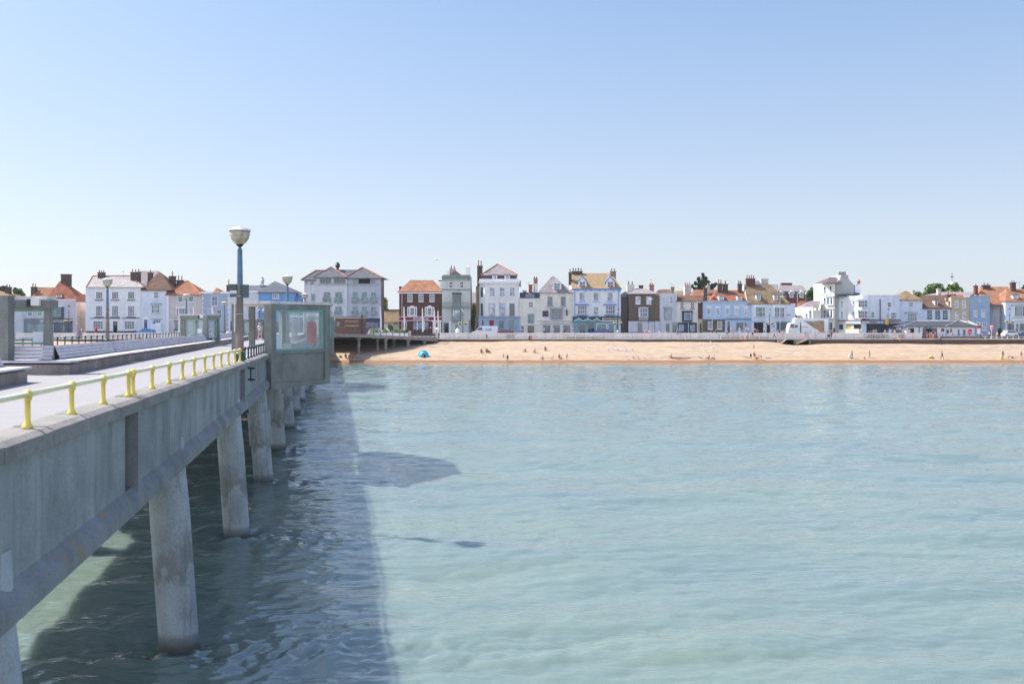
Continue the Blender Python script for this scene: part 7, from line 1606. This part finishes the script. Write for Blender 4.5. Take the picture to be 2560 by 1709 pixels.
flying(1626, 748, 190, 'white gull flying before the brown brick house'); flying(1649, 738, 195, 'white gull flying before the lilac white house', 1.2); flying(1738, 716, 185, 'pale gull flying before the dark conifer', .2); flying(1749, 756, 190, 'white gull flying before the brick strip beside the blue terrace', 1.0)
flying(1091, 649, 150, 'tiny grey gull high in the sky above the cream house')
# ---------------------------------------------------------------- promenade things
def bicycle(px, label, Y=215.2, rz=0, z=PZ, frame='pipe_black'):
    t = thing('bicycle', label, 'bicycle', (WX(px, Y), Y, z), rz, 'bicycles on the promenade')
    for x in (-.52, .52):
        m = MB(); m.tube([(x+.33*math.cos(a), 0, .34+.33*math.sin(a)) for a in np.linspace(0, 2*math.pi, 17)], .025, 5, cap=False)
        for a in np.linspace(0, math.pi, 5)[:-1]: m.tube([(x+.32*math.cos(a),0,.34+.32*math.sin(a)),(x-.32*math.cos(a),0,.34-.32*math.sin(a))], .004, 3)
        m.build('wheel', 'tyre', t, local=True)
    m = MB()
    for a, b in (((-.52,.34),(-.18,.78)),((-.18,.78),(.40,.84)),((-.1,.30),(.42,.74)),((-.1,.30),(-.18,.84)),((-.52,.34),(-.1,.30)),((.36,.95),(.52,.34))): m.tube([(a[0],0,a[1]),(b[0],0,b[1])], .022, 5)
    m.build('frame', frame, t, local=True); m = MB(); m.box(-.3,-.08,-.06,.06,.86,.92); m.build('saddle', 'tyre', t, local=True); m = MB(); m.tube([(.34,-.25,.98),(.34,.25,.98)], .02, 5); m.build('handlebar', 'tyre', t, local=True)
    return t
for px, lb in ((1277,'bicycle leaning at the wall near the leaning person in olive'),(2175,'first bicycle of the row parked below the arcade'),(2188,'second bicycle of the row parked below the arcade'),(2201,'third bicycle of the row parked below the arcade'),(2214,'fourth bicycle of the row parked below the arcade'),(2255,'bicycle parked right of the seated couple on the kerb')): bicycle(px, lb)
bicycle(2331, 'red framed bicycle on the promenade before the kiosk doors', 212.5, .2, frame='red_paint')
x = WX(2424,213.2); t = thing('lifebuoy_stand', 'bright red lifebuoy housing on a red post before the white kiosk building', 'lifebuoy stand', (x,213.2,PZ))
m = MB(); m.tube([(x,213.2,PZ),(x,213.2,PZ+1.0)], .09, 8); m.build('post', 'red_paint', t)
m = MB(); m.tube([(x,213.1,PZ+1.45),(x,213.3,PZ+1.45)], .46, 16); m.box(x-.2,x+.2,213.1,213.3,PZ+1.85,PZ+2.05); m.build('housing', 'red_paint', t); text_mesh('RING', 'lettering', x-.27, x+.27, PZ+1.45, .22, 213.08, 'trim_white', t, bold=.02)
x = WX(2447,215); t = thing('information_board', 'tall information board with red top beside the kiosk building', 'information board', (x,215,PZ))
for dx in (-.42,.42): MB().box(x+dx-.04,x+dx+.04,214.96,215.04,PZ,PZ+2.9).build('post', 'shop_grey', t)
MB().box(x-.38,x+.38,214.98,215.02,PZ+2.25,PZ+2.9).build('red_panel', 'red_paint', t); MB().box(x-.38,x+.38,214.98,215.02,PZ+1.0,PZ+2.22).build('notice_panel', 'box_white', t)
x = WX(240,220); t = thing('postbox', 'red pillar box before the white painted pub', 'postbox', (x,220,RZ+.2)); MB().lathe([(.36,0),(.36,.1),(.30,.12),(.30,1.35),(.36,1.38),(.34,1.5),(.1,1.62)], (x,220,RZ+.3), 12).build('body', 'red_paint', t); MB().box(x-.15,x+.15,219.68,219.71,RZ+1.4,RZ+1.48).build('slot', 'pipe_black', t)
x = WX(1877,191); t = None
m = MB(); p_ = WX(2479,213.5); t = thing('telescope', 'grey coin telescope on post by the open railing at the right', 'telescope', (p_,213.5,PZ)); MB().tube([(p_,213.5,PZ),(p_,213.5,PZ+1.7)], .07, 8).build('post', 'galvanised', t); m = MB(); m.lathe([(.15,1.7),(.33,2.6),(.42,2.75),(.1,2.9)], (p_,213.5,PZ), 8); m.build('head', 'cloth_pink', t)
t = thing('open_railing', 'low open wooden railing on the promenade at the right picture edge', 'railing', (WX(2510,214),214,PZ)); m = MB(); m.box(WX(2462,214),WX(2575,214),213.95,214.05,PZ+.55,PZ+.65); m.build('rail', 'iron_grey', t)
for px in np.arange(2463, 2575, 14): MB().box(WX(px,214)-.06,WX(px,214)+.06,213.93,214.07,PZ,PZ+.62).build('post', 'pale_stone', t)
t = thing('promenade_rail', 'thin galvanised handrail on the promenade above the beach steps', 'railing', (WX(2000,212.4),212.4,PZ)); m = MB()
for hh in (.55, 1.05): m.tube([(WX(1970,212.4),212.4,PZ+hh),(WX(2030,212.4),212.4,PZ+hh)], .025, 5)
m.build('rail', 'galvanised', t)
for px in np.arange(1970, 2031, 12): MB().tube([(WX(px,212.4),212.4,PZ),(WX(px,212.4),212.4,PZ+1.05)], .03, 5).build('post', 'galvanised', t)
mat('step_stone', (.34,.27,.22), .9, .15, .8, kind='streak')
t = thing('beach_steps', 'two concrete flights of steps from promenade to beach below the lorry', 'steps', (WX(1990,210),210,2.6))
for a_, b_ in ((1948,1966),(1985,2020)):
    m = MB(); n = 9
    for i in range(n):
        X0 = WX(a_, 210)+(WX(b_,210)-WX(a_,210))*i/n; m.box(X0, WX(b_ if b_ > 2000 else b_+16,210), 209.4, 210.89, 2.0, 2.55+(PZ-2.55)*(i+1)/n)
    m.build('flight', 'step_stone', t)
MB().box(WX(1948,210), WX(2030,210), 210.9, 211.54, 2.0, PZ-.05).build('retaining_wall', 'step_stone', t)
x = WX(2072,213.6); t = thing('pushchair', 'dark pushchair with white bag beside the maroon swimsuit', 'pushchair', (x,213.6,PZ)); m = MB(); m.ball((0,0,.75), .35, .25, .3, 10, 6); m.box(-.3,.25,-.2,.2,.4,.65); m.build('seat', 'cloth_navy', t, local=True); m = MB(); m.tube([(-.3,0,.1),(.45,0,1.05)], .02, 5); m.tube([(.3,0,.1),(-.2,0,.7)], .02, 5); m.build('frame', 'galvanised', t, local=True)
for dx in (-.3,.3): m = MB(); m.tube([(dx,-.2,.12),(dx,.2,.12)], .12, 10); m.build('wheel', 'tyre', t, local=True)
for px, lb, mm in ((562,'white boat cover seen beyond the pier rail, left of near lamp post','box_white'),(968,'white domed cover beside the hedge by the pier entrance','box_white')):
    Y = 214 if px < 700 else 219; m = MB(); m.ball((0,0,.2), 1.0 if px < 700 else .75, .8, 1.05, 14, 8); o = m.build('boat_cover', mm, None, local=True); o.location = (WX(px+12 if px<700 else px, Y), Y, (PZ if px<700 else RZ)+.55); tag(o, lb, 'cover')
m = MB(); rg = random.Random(8)
t = thing('pub_tables', 'row of brown wooden tables behind the wall before the white pub', 'outdoor table', (WX(318,220),220,RZ+.2))
for px in (298, 306, 322, 334):
    m = MB(); x = WX(px,220); m.box(x-.5,x+.5,219.8,220.2,RZ+1.05,RZ+1.12); m.box(x-.4,x-.3,219.9,220.1,RZ,RZ+1.05); m.box(x+.3,x+.4,219.9,220.1,RZ,RZ+1.05); m.build('table', 'brown_tile', t)
